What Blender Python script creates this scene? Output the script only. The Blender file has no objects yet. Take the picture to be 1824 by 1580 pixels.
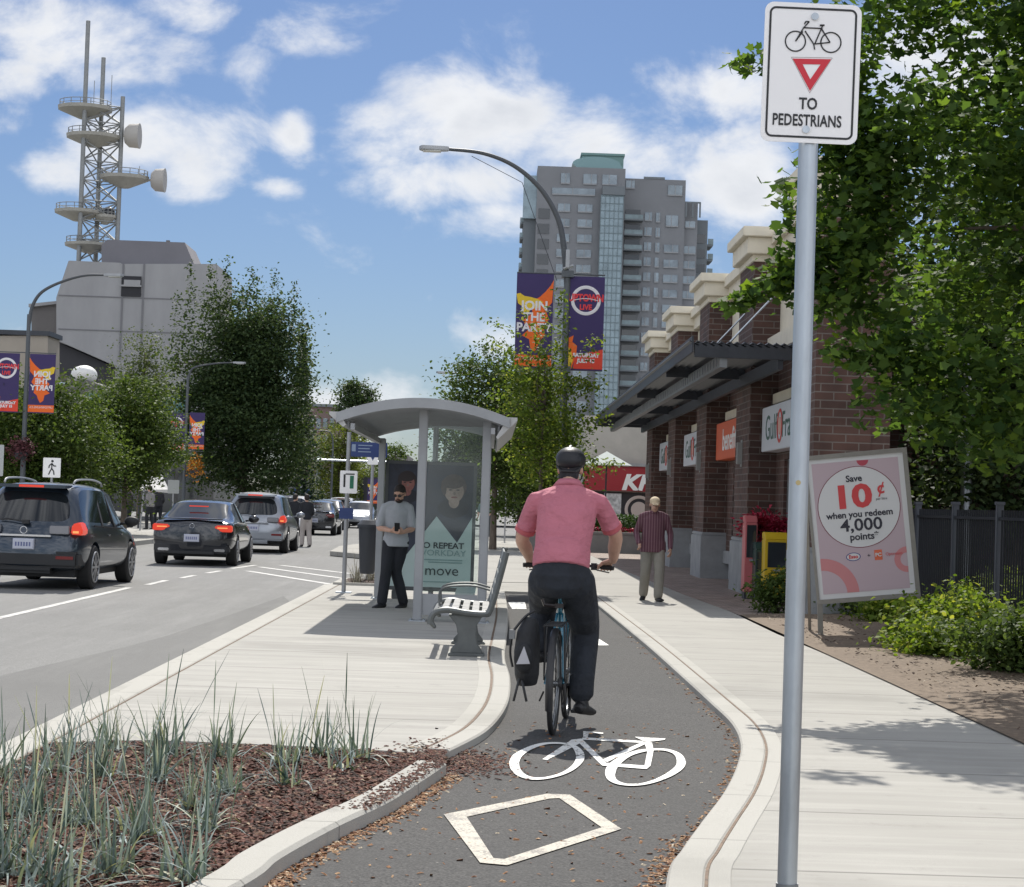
import bpy, bmesh, math, random
import numpy as np
from mathutils import Vector, Matrix, Quaternion
R = math.radians
random.seed(7); rng = np.random.default_rng(7)
S = bpy.context.scene
C = S.collection

# ------------------------------------------------------------ camera
F = 3480.0
cam_d = bpy.data.cameras.new('camera'); cam = bpy.data.objects.new('camera', cam_d); C.objects.link(cam)
S.camera = cam
cam_d.sensor_width = 36.0; cam_d.sensor_fit = 'HORIZONTAL'; cam_d.lens = F * 36.0 / 1824.0
cam_d.clip_start = 0.1; cam_d.clip_end = 6000
ROLL = R(1.9); EYE = 1.5
yc = Vector((-37.0, -104.0, -3480.0)).normalized()
c_ = -(37 * -math.sin(ROLL) * -1 + 104 * math.cos(ROLL)) / 3480.0
zc = Vector((math.sin(ROLL), math.cos(ROLL), c_)); zc = (zc - yc * zc.dot(yc)).normalized()
xc = yc.cross(zc)
Mw = Matrix((xc, yc, zc))                     # rows: world axes in camera space = camera-to-world rotation
cam.matrix_world = Matrix.Translation((0, 0, EYE)) @ Mw.to_4x4()

def ray(u, v):
    return Mw @ Vector((u - 912.0, 790.0 - v, -F))
def G(u, v, z=0.0):                            # survey: where a sight line meets the level z
    d = ray(u, v); t = (z - EYE) / d.z
    return Vector((d.x * t, d.y * t, z))
def D(u, v, y):                                # survey: the point of a sight line at distance y
    d = ray(u, v); t = y / d.y
    return Vector((d.x * t, y, EYE + d.z * t))

# ------------------------------------------------------------ world and sun
SUN_EL = 47.0
W = bpy.data.worlds.new('World'); S.world = W; W.use_nodes = True
nt = W.node_tree; nt.nodes.clear()
def N(t, tree, **kw):
    n = tree.nodes.new(t)
    for k, v in kw.items(): setattr(n, k, v)
    return n
out = N('ShaderNodeOutputWorld', nt); bg = N('ShaderNodeBackground', nt)
sky = N('ShaderNodeTexSky', nt, sky_type='NISHITA', sun_disc=False)
sky.sun_elevation = R(SUN_EL); sky.sun_rotation = 0.0; sky.air_density = 1.0; sky.dust_density = 0.6; sky.ozone_density = 2.0
L = nt.links.new
tc = N('ShaderNodeTexCoord', nt)
sep = N('ShaderNodeSeparateXYZ', nt); L(tc.outputs['Generated'], sep.inputs[0])
def M(op, a, b=None, c=None, tree=nt, clamp=False):
    n = N('ShaderNodeMath', tree, operation=op); n.use_clamp = clamp
    for i, x in enumerate((a, b, c)):
        if x is None: continue
        if isinstance(x, (int, float)): n.inputs[i].default_value = x
        else: tree.links.new(x, n.inputs[i])
    return n.outputs[0]
az = M('ARCTAN2', sep.outputs[0], sep.outputs[1])
el = M('ARCSINE', sep.outputs[2])
comb = N('ShaderNodeCombineXYZ', nt); L(az, comb.inputs[0]); L(el, comb.inputs[1])
n1 = N('ShaderNodeTexNoise', nt); n1.inputs['Scale'].default_value = 13; n1.inputs['Detail'].default_value = 9; n1.inputs['Roughness'].default_value = 0.60
n1.inputs['Distortion'].default_value = 0.25
mp = N('ShaderNodeMapping', nt); mp.inputs['Scale'].default_value = (1, 1.5, 1); L(comb.outputs[0], mp.inputs[0]); L(mp.outputs[0], n1.inputs['Vector'])
n2 = N('ShaderNodeTexNoise', nt); n2.inputs['Scale'].default_value = 26; n2.inputs['Detail'].default_value = 5
L(mp.outputs[0], n2.inputs['Vector'])
blobs = [(110, 70, 250, 95, 1.0), (20, 130, 120, 60, .9), (330, 20, 130, 50, .75), (560, 55, 150, 60, .8), (455, 110, 70, 45, .6), (240, 250, 190, 90, 1.05), (110, 300, 110, 50, .8),
         (330, 320, 90, 60, .9), (870, 200, 180, 105, 1.15), (720, 250, 130, 80, .9), (1060, 250, 190, 85, 1.05), (800, 320, 190, 60, .95), (880, 390, 140, 45, .7),
         (1290, 160, 130, 65, .85), (1340, 310, 120, 110, 1.0), (525, 245, 38, 55, .85), (500, 335, 50, 24, .7), (650, 720, 190, 65, .8), (880, 600, 90, 45, .6), (1640, 200, 260, 200, .9), (20, 220, 90, 50, .6)]
fld = None
for (u, v, rx, ry, wt) in blobs:
    d = ray(u, v).normalized()
    a0 = math.atan2(d.x, d.y); e0 = math.asin(d.z)
    m_ = N('ShaderNodeMapping', nt); m_.vector_type = 'POINT'
    sx = F / rx; sy = F / ry
    m_.inputs['Scale'].default_value = (sx, sy, 0); m_.inputs['Location'].default_value = (-a0 * sx, -e0 * sy, 0)
    L(comb.outputs[0], m_.inputs[0])
    ln = N('ShaderNodeVectorMath', nt, operation='LENGTH'); L(m_.outputs[0], ln.inputs[0])
    mr = N('ShaderNodeMapRange', nt); mr.interpolation_type = 'SMOOTHSTEP'
    mr.inputs[1].default_value = 1.55; mr.inputs[2].default_value = 0.0; mr.inputs[3].default_value = 0; mr.inputs[4].default_value = wt
    L(ln.outputs['Value'], mr.inputs[0])
    fld = mr.outputs[0] if fld is None else M('MAXIMUM', fld, mr.outputs[0])
# outside the surveyed window the same noise makes loose clouds of its own
def ramp(x, a, b):
    r_ = N('ShaderNodeMapRange', nt); r_.interpolation_type = 'SMOOTHSTEP'; r_.inputs[1].default_value = a; r_.inputs[2].default_value = b; L(x, r_.inputs[0]); return r_.outputs[0]
side = ramp(M('ABSOLUTE', az), .28, .75)
hi = ramp(el, .26, .60)
oth = M('MAXIMUM', side, hi)
n3 = N('ShaderNodeTexNoise', nt); n3.inputs['Scale'].default_value = 3.0; n3.inputs['Detail'].default_value = 4; L(tc.outputs['Generated'], n3.inputs['Vector'])
fld = M('MAXIMUM', fld, M('MULTIPLY', oth, M('MULTIPLY', n3.outputs[0], 1.15)))
dens = M('ADD', fld, M('MULTIPLY', M('SUBTRACT', n1.outputs[0], 0.5), 3.0))
mr = N('ShaderNodeMapRange', nt); mr.interpolation_type = 'SMOOTHSTEP'
mr.inputs[1].default_value = 0.18; mr.inputs[2].default_value = 1.05; mr.inputs[3].default_value = 0; mr.inputs[4].default_value = 0.97
L(dens, mr.inputs[0])
shade = N('ShaderNodeMapRange', nt); shade.interpolation_type = 'SMOOTHSTEP'
shade.inputs[1].default_value = 0.42; shade.inputs[2].default_value = 1.15; shade.inputs[3].default_value = 1; shade.inputs[4].default_value = 0
L(M('ADD', M('MULTIPLY', n2.outputs[0], 0.55), M('MULTIPLY', dens, 0.38)), shade.inputs[0])
ccol = N('ShaderNodeMix', nt, data_type='RGBA'); L(shade.outputs[0], ccol.inputs[0])
ccol.inputs[6].default_value = (5.0, 5.25, 5.7, 1); ccol.inputs[7].default_value = (7.1, 7.2, 7.4, 1)
tint = N('ShaderNodeMix', nt, data_type='RGBA', blend_type='MULTIPLY'); tint.inputs[0].default_value = 1
L(sky.outputs[0], tint.inputs[6]); tint.inputs[7].default_value = (0.355, 0.43, 0.565, 1)
mixc = N('ShaderNodeMix', nt, data_type='RGBA'); L(mr.outputs[0], mixc.inputs[0]); L(tint.outputs[2], mixc.inputs[6]); L(ccol.outputs[2], mixc.inputs[7])
# unseen clouds opposite the sun, brightened as added fill for shaded sides
back = N('ShaderNodeMapRange', nt); back.interpolation_type = 'SMOOTHSTEP'; back.inputs[1].default_value = 0.25; back.inputs[2].default_value = -0.5; back.inputs[3].default_value = 1.0; back.inputs[4].default_value = 2.3
L(sep.outputs[1], back.inputs[0])
cb_ = N('ShaderNodeVectorMath', nt, operation='SCALE'); L(ccol.outputs[2], cb_.inputs[0]); L(back.outputs[0], cb_.inputs['Scale']); L(cb_.outputs[0], mixc.inputs[7])
L(mixc.outputs[2], bg.inputs[0]); bg.inputs[1].default_value = 0.10
L(bg.outputs[0], out.inputs[0])
W.cycles.sampling_method = 'MANUAL'; W.cycles.sample_map_resolution = 512

sd = bpy.data.lights.new('sun', 'SUN'); sun = bpy.data.objects.new('sun', sd); C.objects.link(sun)
sd.energy = 4.2; sd.angle = R(0.53); sd.color = (1.0, 0.95, 0.87)
sun.rotation_euler = Vector((0.0, -math.cos(R(SUN_EL)), -math.sin(R(SUN_EL)))).to_track_quat('-Z', 'Y').to_euler()
sun.location = (0, 40, 60)
vs = S.view_settings; vs.view_transform = 'Standard'; vs.look = 'None'; vs.exposure = 0.38; vs.gamma = 1.0; vs.use_curve_mapping = False

# ------------------------------------------------------------ materials
MATS = {}
def mat(name, col, rough=0.7, metal=0.0, var=0.0, vscale=8.0, bump=0.0, bscale=60.0, bdist=0.01, emit=None, estr=0.0, stretch=None, spec=None, coat=0.0, col2=None, detail=6):
    if name in MATS: return MATS[name]
    m = bpy.data.materials.new(name); m.use_nodes = True; t = m.node_tree
    b = t.nodes['Principled BSDF']
    b.inputs['Base Color'].default_value = (*col, 1); b.inputs['Roughness'].default_value = rough; b.inputs['Metallic'].default_value = metal
    if coat: b.inputs['Coat Weight'].default_value = coat; b.inputs['Coat Roughness'].default_value = .05
    if spec is not None: b.inputs['Specular IOR Level'].default_value = spec
    if emit: b.inputs['Emission Color'].default_value = (*emit, 1); b.inputs['Emission Strength'].default_value = estr
    if var or bump:
        co = t.nodes.new('ShaderNodeTexCoord'); mpn = t.nodes.new('ShaderNodeMapping'); t.links.new(co.outputs['Object'], mpn.inputs[0])
        if stretch: mpn.inputs['Scale'].default_value = stretch
    if var:
        n = t.nodes.new('ShaderNodeTexNoise'); n.inputs['Scale'].default_value = vscale; n.inputs['Detail'].default_value = detail; n.inputs['Roughness'].default_value = .62
        t.links.new(mpn.outputs[0], n.inputs['Vector'])
        mx = t.nodes.new('ShaderNodeMix'); mx.data_type = 'RGBA'
        mrn = t.nodes.new('ShaderNodeMapRange'); mrn.inputs[1].default_value = .3; mrn.inputs[2].default_value = .7; t.links.new(n.outputs[0], mrn.inputs[0]); t.links.new(mrn.outputs[0], mx.inputs[0])
        if col2 is None:
            a = tuple(max(0, x * (1 - var)) for x in col); c2 = tuple(min(1, x * (1 + var)) for x in col)
        else: a, c2 = col, col2
        mx.inputs[6].default_value = (*a, 1); mx.inputs[7].default_value = (*c2, 1)
        t.links.new(mx.outputs[2], b.inputs['Base Color'])
    if bump:
        n = t.nodes.new('ShaderNodeTexNoise'); n.inputs['Scale'].default_value = bscale; n.inputs['Detail'].default_value = 4
        t.links.new(mpn.outputs[0], n.inputs['Vector'])
        bp = t.nodes.new('ShaderNodeBump'); bp.inputs['Strength'].default_value = bump; bp.inputs['Distance'].default_value = bdist
        t.links.new(n.outputs[0], bp.inputs['Height']); t.links.new(bp.outputs[0], b.inputs['Normal'])
    MATS[name] = m
    return m

def ground_mat(name, base, dark, light, fine=180.0, bump=0.5, rough=0.9, joints=None, streak=None, specks=0.0, stains=0.25):
    """two scales of noise, speckle, optional saw joints and broom and reflection streaks, all fixed to the ground"""
    m = bpy.data.materials.new(name); m.use_nodes = True; t = m.node_tree; b = t.nodes['Principled BSDF']; b.inputs['Roughness'].default_value = rough
    b.inputs['Specular IOR Level'].default_value = .3
    co = t.nodes.new('ShaderNodeTexCoord')
    def noise(scale, detail=5, st=None, ro=.6):
        mpn = t.nodes.new('ShaderNodeMapping'); t.links.new(co.outputs['Object'], mpn.inputs[0])
        if st: mpn.inputs['Scale'].default_value = st
        n = t.nodes.new('ShaderNodeTexNoise'); n.inputs['Scale'].default_value = scale; n.inputs['Detail'].default_value = detail; n.inputs['Roughness'].default_value = ro
        t.links.new(mpn.outputs[0], n.inputs['Vector']); return n.outputs[0]
    def rng_(x, a, b_, c, d):
        mrn = t.nodes.new('ShaderNodeMapRange'); t.links.new(x, mrn.inputs[0])
        for i, vv in enumerate((a, b_, c, d)): mrn.inputs[i + 1].default_value = vv
        return mrn.outputs[0]
    def mix(f, a, b_, mode='MIX'):
        mx = t.nodes.new('ShaderNodeMix'); mx.data_type = 'RGBA'; mx.blend_type = mode
        if isinstance(f, float): mx.inputs[0].default_value = f
        else: t.links.new(f, mx.inputs[0])
        for i, vv in ((6, a), (7, b_)):
            if isinstance(vv, tuple): mx.inputs[i].default_value = (*vv, 1)
            else: t.links.new(vv, mx.inputs[i])
        return mx.outputs[2]
    fn = noise(fine, 3)
    c = mix(rng_(fn, .32, .68, 0, 1), dark, light)
    c = mix(rng_(noise(fine * .28, 4), .5, .72, 0, .55), c, dark)
    c = mix(rng_(noise(fine * .1, 5), .55, .75, 0, .35), c, light)
    c = mix(rng_(noise(1.1, 6), .3, .7, 0, stains * 2), c, base)
    c = mix(rng_(noise(0.35, 4), .52, .75, 0, stains), c, tuple(x * .62 for x in base))
    c = mix(rng_(noise(3.3, 7, None, .7), .58, .72, 0, stains * .8), c, tuple(x * .7 for x in base))
    if specks:
        v = t.nodes.new('ShaderNodeTexVoronoi'); v.inputs['Scale'].default_value = 7; t.links.new(co.outputs['Object'], v.inputs['Vector'])
        sp = rng_(v.outputs['Distance'], .035, .05, specks, 0); c = mix(sp, c, (.55, .52, .46))
    if streak:
        s = rng_(noise(streak[0], 5, streak[1]), .35, .68, 0, streak[2]); c = mix(s, c, tuple(x * .66 for x in base))
        s = rng_(noise(streak[0] * 2.3, 3, streak[1]), .5, .75, 0, streak[2] * .7); c = mix(s, c, tuple(min(1, x * 1.22) for x in light))
    h = fn
    if joints:
        sp_ = t.nodes.new('ShaderNodeSeparateXYZ'); t.links.new(co.outputs['Object'], sp_.inputs[0])
        for ax, per, off, wd in joints:
            k = M('ABSOLUTE', M('SUBTRACT', M('FLOORED_MODULO', M('ADD', sp_.outputs[ax], off, tree=t), per, tree=t), per / 2, tree=t), tree=t)
            k = rng_(k, wd, wd + .006, .8, 0)
            c = mix(k, c, tuple(x * .45 for x in base))
    t.links.new(c, b.inputs['Base Color'])
    bp = t.nodes.new('ShaderNodeBump'); bp.inputs['Strength'].default_value = bump; bp.inputs['Distance'].default_value = .004
    t.links.new(h, bp.inputs['Height']); t.links.new(bp.outputs[0], b.inputs['Normal'])
    MATS[name] = m
    return m

def brick_mat(name, c1, c2, mortar, bw=.4, rh=.13, ms=.012, mode='XY'):
    m = bpy.data.materials.new(name); m.use_nodes = True; t = m.node_tree; b = t.nodes['Principled BSDF']; b.inputs['Roughness'].default_value = .85
    co = t.nodes.new('ShaderNodeTexCoord'); sp_ = t.nodes.new('ShaderNodeSeparateXYZ'); t.links.new(co.outputs['Object'], sp_.inputs[0])
    cb = t.nodes.new('ShaderNodeCombineXYZ')
    if mode == 'wall':
        t.links.new(M('ADD', sp_.outputs[0], sp_.outputs[1], tree=t), cb.inputs[0]); t.links.new(sp_.outputs[2], cb.inputs[1])
    else:
        t.links.new(sp_.outputs[0], cb.inputs[0]); t.links.new(sp_.outputs[1], cb.inputs[1])
    br = t.nodes.new('ShaderNodeTexBrick'); t.links.new(cb.outputs[0], br.inputs['Vector'])
    br.inputs['Color1'].default_value = (*c1, 1); br.inputs['Color2'].default_value = (*c2, 1); br.inputs['Mortar'].default_value = (*mortar, 1)
    br.inputs['Scale'].default_value = 1; br.inputs['Mortar Size'].default_value = ms; br.inputs['Mortar Smooth'].default_value = .2
    br.inputs['Brick Width'].default_value = bw; br.inputs['Row Height'].default_value = rh
    n = t.nodes.new('ShaderNodeTexNoise'); n.inputs['Scale'].default_value = 2.5; n.inputs['Detail'].default_value = 6; t.links.new(co.outputs['Object'], n.inputs['Vector'])
    mx = t.nodes.new('ShaderNodeMix'); mx.data_type = 'RGBA'; mx.blend_type = 'MULTIPLY'; mx.inputs[0].default_value = .55
    t.links.new(br.outputs[0], mx.inputs[6])
    rr = t.nodes.new('ShaderNodeMapRange'); rr.inputs[1].default_value = .3; rr.inputs[2].default_value = .7; rr.inputs[3].default_value = .5; rr.inputs[4].default_value = 1.4; t.links.new(n.outputs[0], rr.inputs[0])
    t.links.new(rr.outputs[0], mx.inputs[7]); t.links.new(mx.outputs[2], b.inputs['Base Color'])
    bp = t.nodes.new('ShaderNodeBump'); bp.inputs['Strength'].default_value = .4; bp.inputs['Distance'].default_value = .01; bp.invert = True
    t.links.new(br.outputs['Fac'], bp.inputs['Height']); t.links.new(bp.outputs[0], b.inputs['Normal'])
    MATS[name] = m
    return m

def leaf_mat(name, dark, light, trans=0.45, yellow=None):
    m = bpy.data.materials.new(name); m.use_nodes = True; t = m.node_tree; t.nodes.clear()
    o = t.nodes.new('ShaderNodeOutputMaterial'); b = t.nodes.new('ShaderNodeBsdfPrincipled'); b.inputs['Roughness'].default_value = .6; b.inputs['Specular IOR Level'].default_value = .12
    tr = t.nodes.new('ShaderNodeBsdfTranslucent'); ms = t.nodes.new('ShaderNodeMixShader'); ms.inputs[0].default_value = trans
    g = t.nodes.new('ShaderNodeNewGeometry'); rp = t.nodes.new('ShaderNodeValToRGB')
    rp.color_ramp.elements[0].color = (*dark, 1); rp.color_ramp.elements[1].color = (*light, 1); rp.color_ramp.elements[1].position = .85
    if yellow:
        e = rp.color_ramp.elements.new(.97); e.color = (*yellow, 1)
    t.links.new(g.outputs['Random Per Island'], rp.inputs[0]); t.links.new(rp.outputs[0], b.inputs['Base Color'])
    mx = t.nodes.new('ShaderNodeMix'); mx.data_type = 'RGBA'; mx.blend_type = 'MULTIPLY'; mx.inputs[0].default_value = 1; t.links.new(rp.outputs[0], mx.inputs[6]); mx.inputs[7].default_value = (1.5, 1.5, .6, 1)
    t.links.new(mx.outputs[2], tr.inputs[0]); t.links.new(b.outputs[0], ms.inputs[1]); t.links.new(tr.outputs[0], ms.inputs[2]); t.links.new(ms.outputs[0], o.inputs[0])
    MATS[name] = m
    return m

# ------------------------------------------------------------ mesh helpers
class MB:
    def __init__(s): s.v = []; s.f = []; s.mi = []; s.cur = 0
    def add(s, vs_, fs):
        o = len(s.v); s.v += [tuple(p) for p in vs_]; s.f += [tuple(i + o for i in f) for f in fs]; s.mi += [s.cur] * len(fs); return s
    def box(s, x0, x1, y0, y1, z0, z1, M_=None):
        p = [Vector((x, y, z)) for z in (z0, z1) for y in (y0, y1) for x in (x0, x1)]
        if M_: p = [M_ @ q for q in p]
        return s.add(p, [(0, 2, 3, 1), (4, 5, 7, 6), (0, 1, 5, 4), (2, 6, 7, 3), (0, 4, 6, 2), (1, 3, 7, 5)])
    def bar(s, a, b, w, h=None, up=(0, 0, 1)):
        a = Vector(a); b = Vector(b); h = h or w; d = (b - a)
        ln = d.length; d.normalize(); up = Vector(up)
        if abs(d.dot(up)) > .99: up = Vector((0, 1, 0))
        sx = d.cross(up).normalized(); sz = sx.cross(d).normalized()
        m = Matrix((sx, d, sz)).transposed().to_4x4(); m.translation = a
        return s.box(-w / 2, w / 2, 0, ln, -h / 2, h / 2, m)
    def tube(s, pts, rad, n=8, cap=True, ry=None, up=None):
        """tapered tube through pts; rad a number or list; ry the second radius (list or number)"""
        pts = [Vector(p) for p in pts]; k = len(pts)
        if isinstance(rad, (int, float)): rad = [rad] * k
        if ry is None: ry = rad
        elif isinstance(ry, (int, float)): ry = [ry] * k
        rings = []; pu = None
        for i in range(k):
            d = (pts[min(i + 1, k - 1)] - pts[max(i - 1, 0)]).normalized()
            if up is not None: u0 = Vector(up)
            else: u0 = pu if pu is not None else (Vector((0, 0, 1)) if abs(d.z) < .9 else Vector((0, 1, 0)))
            sx = d.cross(u0)
            if sx.length < 1e-4: sx = d.cross(Vector((1, 0, .01)))
            sx.normalize(); sy = sx.cross(d).normalized(); pu = sy
            rings.append([pts[i] + sx * math.cos(a) * rad[i] + sy * math.sin(a) * ry[i] for a in [2 * math.pi * j / n for j in range(n)]])
        vs_ = [p for r in rings for p in r]; fs = []
        for i in range(k - 1):
            for j in range(n): fs.append((i * n + j, i * n + (j + 1) % n, (i + 1) * n + (j + 1) % n, (i + 1) * n + j))
        if cap: fs.append(tuple(reversed(range(n)))); fs.append(tuple(range((k - 1) * n, k * n)))
        return s.add(vs_, fs)
    def ell(s, c, r, n=12, m=8, M_=None):
        c = Vector(c); vs_ = [Vector((0, 0, -1))]; 
        for i in range(1, m):
            t = -math.pi / 2 + math.pi * i / m
            for j in range(n):
                a = 2 * math.pi * j / n; vs_.append(Vector((math.cos(t) * math.cos(a), math.cos(t) * math.sin(a), math.sin(t))))
        vs_.append(Vector((0, 0, 1))); q = []
        for p in vs_:
            w = Vector((p.x * r[0], p.y * r[1], p.z * r[2]))
            if M_: w = M_ @ w
            q.append(w + c)
        fs = [(0, 1 + (j + 1) % n, 1 + j) for j in range(n)]
        for i in range(m - 2):
            for j in range(n): fs.append((1 + i * n + j, 1 + i * n + (j + 1) % n, 1 + (i + 1) * n + (j + 1) % n, 1 + (i + 1) * n + j))
        e = len(vs_) - 1; b = 1 + (m - 2) * n
        fs += [(b + j, b + (j + 1) % n, e) for j in range(n)]
        return s.add(q, fs)
    def cap(s, a, b, ra, rb, n=12, ry=None, up=None):
        """capsule between joints, for bodies"""
        a = Vector(a); b = Vector(b); d = (b - a); l = d.length; d.normalize()
        pts = []; rr = []
        for t in (-.96, -.7, -.35): pts.append(a + d * ra * t); rr.append(ra * math.sqrt(1 - t * t))
        for t in (0, .25, .5, .75, 1): pts.append(a + d * l * t); rr.append(ra + (rb - ra) * t)
        for t in (.35, .7, .96): pts.append(b + d * rb * t); rr.append(rb * math.sqrt(1 - t * t))
        return s.tube(pts, rr, n, ry=[r * (ry or 1) for r in rr], up=up)
    def prism(s, poly, z0, z1, M_=None, tri=True):
        """extrude a 2D outline (x,y) from z0 to z1"""
        n = len(poly)
        area = sum(poly[i][0] * poly[(i + 1) % n][1] - poly[(i + 1) % n][0] * poly[i][1] for i in range(n))
        if area < 0: poly = list(reversed(poly))
        p = [Vector((x, y, z0)) for x, y in poly] + [Vector((x, y, z1)) for x, y in poly]
        if M_: p = [M_ @ q for q in p]
        fs = [tuple(range(n, 2 * n)), tuple(reversed(range(n)))] + [(i, (i + 1) % n, n + (i + 1) % n, n + i) for i in range(n)]
        return s.add(p, fs)
    def disc(s, c, r, axis='y', n=24, t=.01, r2=None):
        c = Vector(c); d = {'x': Vector((1, 0, 0)), 'y': Vector((0, 1, 0)), 'z': Vector((0, 0, 1))}[axis] * t / 2
        return s.tube([c - d, c + d], [r, r2 or r], n)
    def ring(s, c, R_, r, axis='x', n=40, k=8, flat=1.0):
        c = Vector(c); ax = {'x': (Vector((0, 1, 0)), Vector((0, 0, 1)), Vector((1, 0, 0))), 'y': (Vector((1, 0, 0)), Vector((0, 0, 1)), Vector((0, 1, 0))), 'z': (Vector((1, 0, 0)), Vector((0, 1, 0)), Vector((0, 0, 1)))}[axis]
        vs_ = []; fs = []
        for i in range(n):
            a = 2 * math.pi * i / n; o = ax[0] * math.cos(a) + ax[1] * math.sin(a)
            for j in range(k):
                b = 2 * math.pi * j / k; vs_.append(c + o * (R_ + r * math.cos(b)) + ax[2] * r * flat * math.sin(b))
        for i in range(n):
            for j in range(k): fs.append((i * k + j, ((i + 1) % n) * k + j, ((i + 1) % n) * k + (j + 1) % k, i * k + (j + 1) % k))
        return s.add(vs_, fs)
    def mesh(s, name, smooth=False):
        me = bpy.data.meshes.new(name); me.from_pydata(s.v, [], s.f)
        if smooth: me.polygons.foreach_set('use_smooth', [True] * len(me.polygons))
        me.polygons.foreach_set('material_index', s.mi)
        me.update(); return me
    def build(s, name, m, parent=None, smooth=False, loc=None, fix=True, bevel=0):
        me = s.mesh(name, smooth)
        for x in (m if isinstance(m, (list, tuple)) else [m]): me.materials.append(x)
        if fix or bevel:
            bm = bmesh.new(); bm.from_mesh(me)
            if fix: bmesh.ops.recalc_face_normals(bm, faces=bm.faces)
            if bevel:
                bmesh.ops.bevel(bm, geom=[e for e in bm.edges if len(e.link_faces) == 2 and e.calc_face_angle(0) > .6], offset=bevel, segments=2, affect='EDGES', clamp_overlap=True)
            bm.to_mesh(me); bm.free()
        o = bpy.data.objects.new(name, me); C.objects.link(o)
        if smooth and smooth != 'all':
            me.polygons.foreach_set('use_smooth', [True] * len(me.polygons))
            try: me.set_sharp_from_angle(angle=R(40))
            except Exception: pass
        if loc is not None: o.location = loc
        if parent is not None: o.parent = parent
        return o

def tag(o, label=None, cat=None, group=None, kind=None):
    if label: o['label'] = label
    if cat: o['category'] = cat
    if group: o['group'] = group
    if kind: o['kind'] = kind
    return o
def thing(name, label, cat, loc=(0, 0, 0), rz=0.0, group=None):
    o = bpy.data.objects.new(name, None); C.objects.link(o); o.empty_display_size = .2
    o.location = loc; o.rotation_euler = (0, 0, rz); return tag(o, label, cat, group)
def copy_tree(o, parent=None):
    c = o.copy(); C.objects.link(c)
    if parent is not None: c.parent = parent
    for ch in list(o.children): copy_tree(ch, c)
    return c
def solidify(mb, name, m, parent, voxel=.008, smooth_it=3, sm=True, factor=.6):
    """fuse overlapping volumes into one continuous skin"""
    me = mb.mesh(name); o = bpy.data.objects.new('tmp', me); C.objects.link(o)
    md = o.modifiers.new('r', 'REMESH'); md.mode = 'VOXEL'; md.voxel_size = voxel
    if smooth_it:
        ms = o.modifiers.new('s', 'SMOOTH'); ms.factor = factor; ms.iterations = smooth_it
    dg = bpy.context.evaluated_depsgraph_get(); ev = o.evaluated_get(dg)
    nm = bpy.data.meshes.new_from_object(ev); nm.name = name
    bpy.data.objects.remove(o); bpy.data.meshes.remove(me)
    nm.materials.clear(); nm.materials.append(m)
    nm.polygons.foreach_set('use_smooth', [True] * len(nm.polygons))
    r = bpy.data.objects.new(name, nm); C.objects.link(r)
    if parent is not None: r.parent = parent
    return r
def text(s, name, m, parent, loc, size, align='CENTER', ext=.002, bold=0.0, shear=0.0, sx=1.0, rot=(R(90), 0, 0), space=1.0, Mx=None, mirror=False):
    cu = bpy.data.curves.new(name, 'FONT'); cu.body = s; cu.size = size; cu.align_x = align; cu.align_y = 'CENTER'
    cu.extrude = ext; cu.offset = bold; cu.shear = shear; cu.space_character = space; cu.resolution_u = 3
    o = bpy.data.objects.new('tmp', cu); C.objects.link(o)
    dg = bpy.context.evaluated_depsgraph_get(); me = bpy.data.meshes.new_from_object(o.evaluated_get(dg)); me.name = name
    bpy.data.objects.remove(o)
    me.transform(Matrix.Diagonal((-sx if mirror else sx, 1, 1, 1)))
    me.materials.clear(); me.materials.append(m)
    r = bpy.data.objects.new(name, me); C.objects.link(r)
    if Mx is not None: r.matrix_basis = Mx
    else: r.location = loc; r.rotation_euler = rot
    if parent is not None: r.parent = parent
    return r
def catmull(P, n=6):
    P = [Vector(p) for p in P]; o = []
    for i in range(len(P) - 1):
        a = P[max(i - 1, 0)]; b = P[i]; c = P[i + 1]; d = P[min(i + 2, len(P) - 1)]
        for k in range(n):
            t = k / n; o.append(.5 * ((2 * b) + (c - a) * t + (2 * a - 5 * b + 4 * c - d) * t * t + (3 * b - a - 3 * c + d) * t ** 3))
    o.append(P[-1]); return o
def offset_curve(P, d):
    o = []
    for i, p in enumerate(P):
        t = (P[min(i + 1, len(P) - 1)] - P[max(i - 1, 0)]); t.z = 0; t.normalize()
        o.append(p + Vector((t.y, -t.x, 0)) * d)
    return o

def worn_mat(name, col, under, lo=.60, hi=.66, scale=55, scale2=6):
    m = mat(name, col, .6, var=.08, vscale=9); t = m.node_tree; b = t.nodes['Principled BSDF']; src = b.inputs['Base Color'].links[0].from_socket
    co = t.nodes.new('ShaderNodeTexCoord'); a = t.nodes.new('ShaderNodeTexNoise'); a.inputs['Scale'].default_value = scale; a.inputs['Detail'].default_value = 3; t.links.new(co.outputs['Object'], a.inputs['Vector'])
    c = t.nodes.new('ShaderNodeTexNoise'); c.inputs['Scale'].default_value = scale2; c.inputs['Detail'].default_value = 5; t.links.new(co.outputs['Object'], c.inputs['Vector'])
    f = M('ADD', M('MULTIPLY', a.outputs[0], .55, tree=t), M('MULTIPLY', c.outputs[0], .45, tree=t), tree=t)
    r = t.nodes.new('ShaderNodeMapRange'); r.inputs[1].default_value = lo; r.inputs[2].default_value = hi; t.links.new(f, r.inputs[0])
    x = t.nodes.new('ShaderNodeMix'); x.data_type = 'RGBA'; t.links.new(r.outputs[0], x.inputs[0]); t.links.new(src, x.inputs[6]); x.inputs[7].default_value = (*under, 1); t.links.new(x.outputs[2], b.inputs['Base Color'])
    return m
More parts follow.
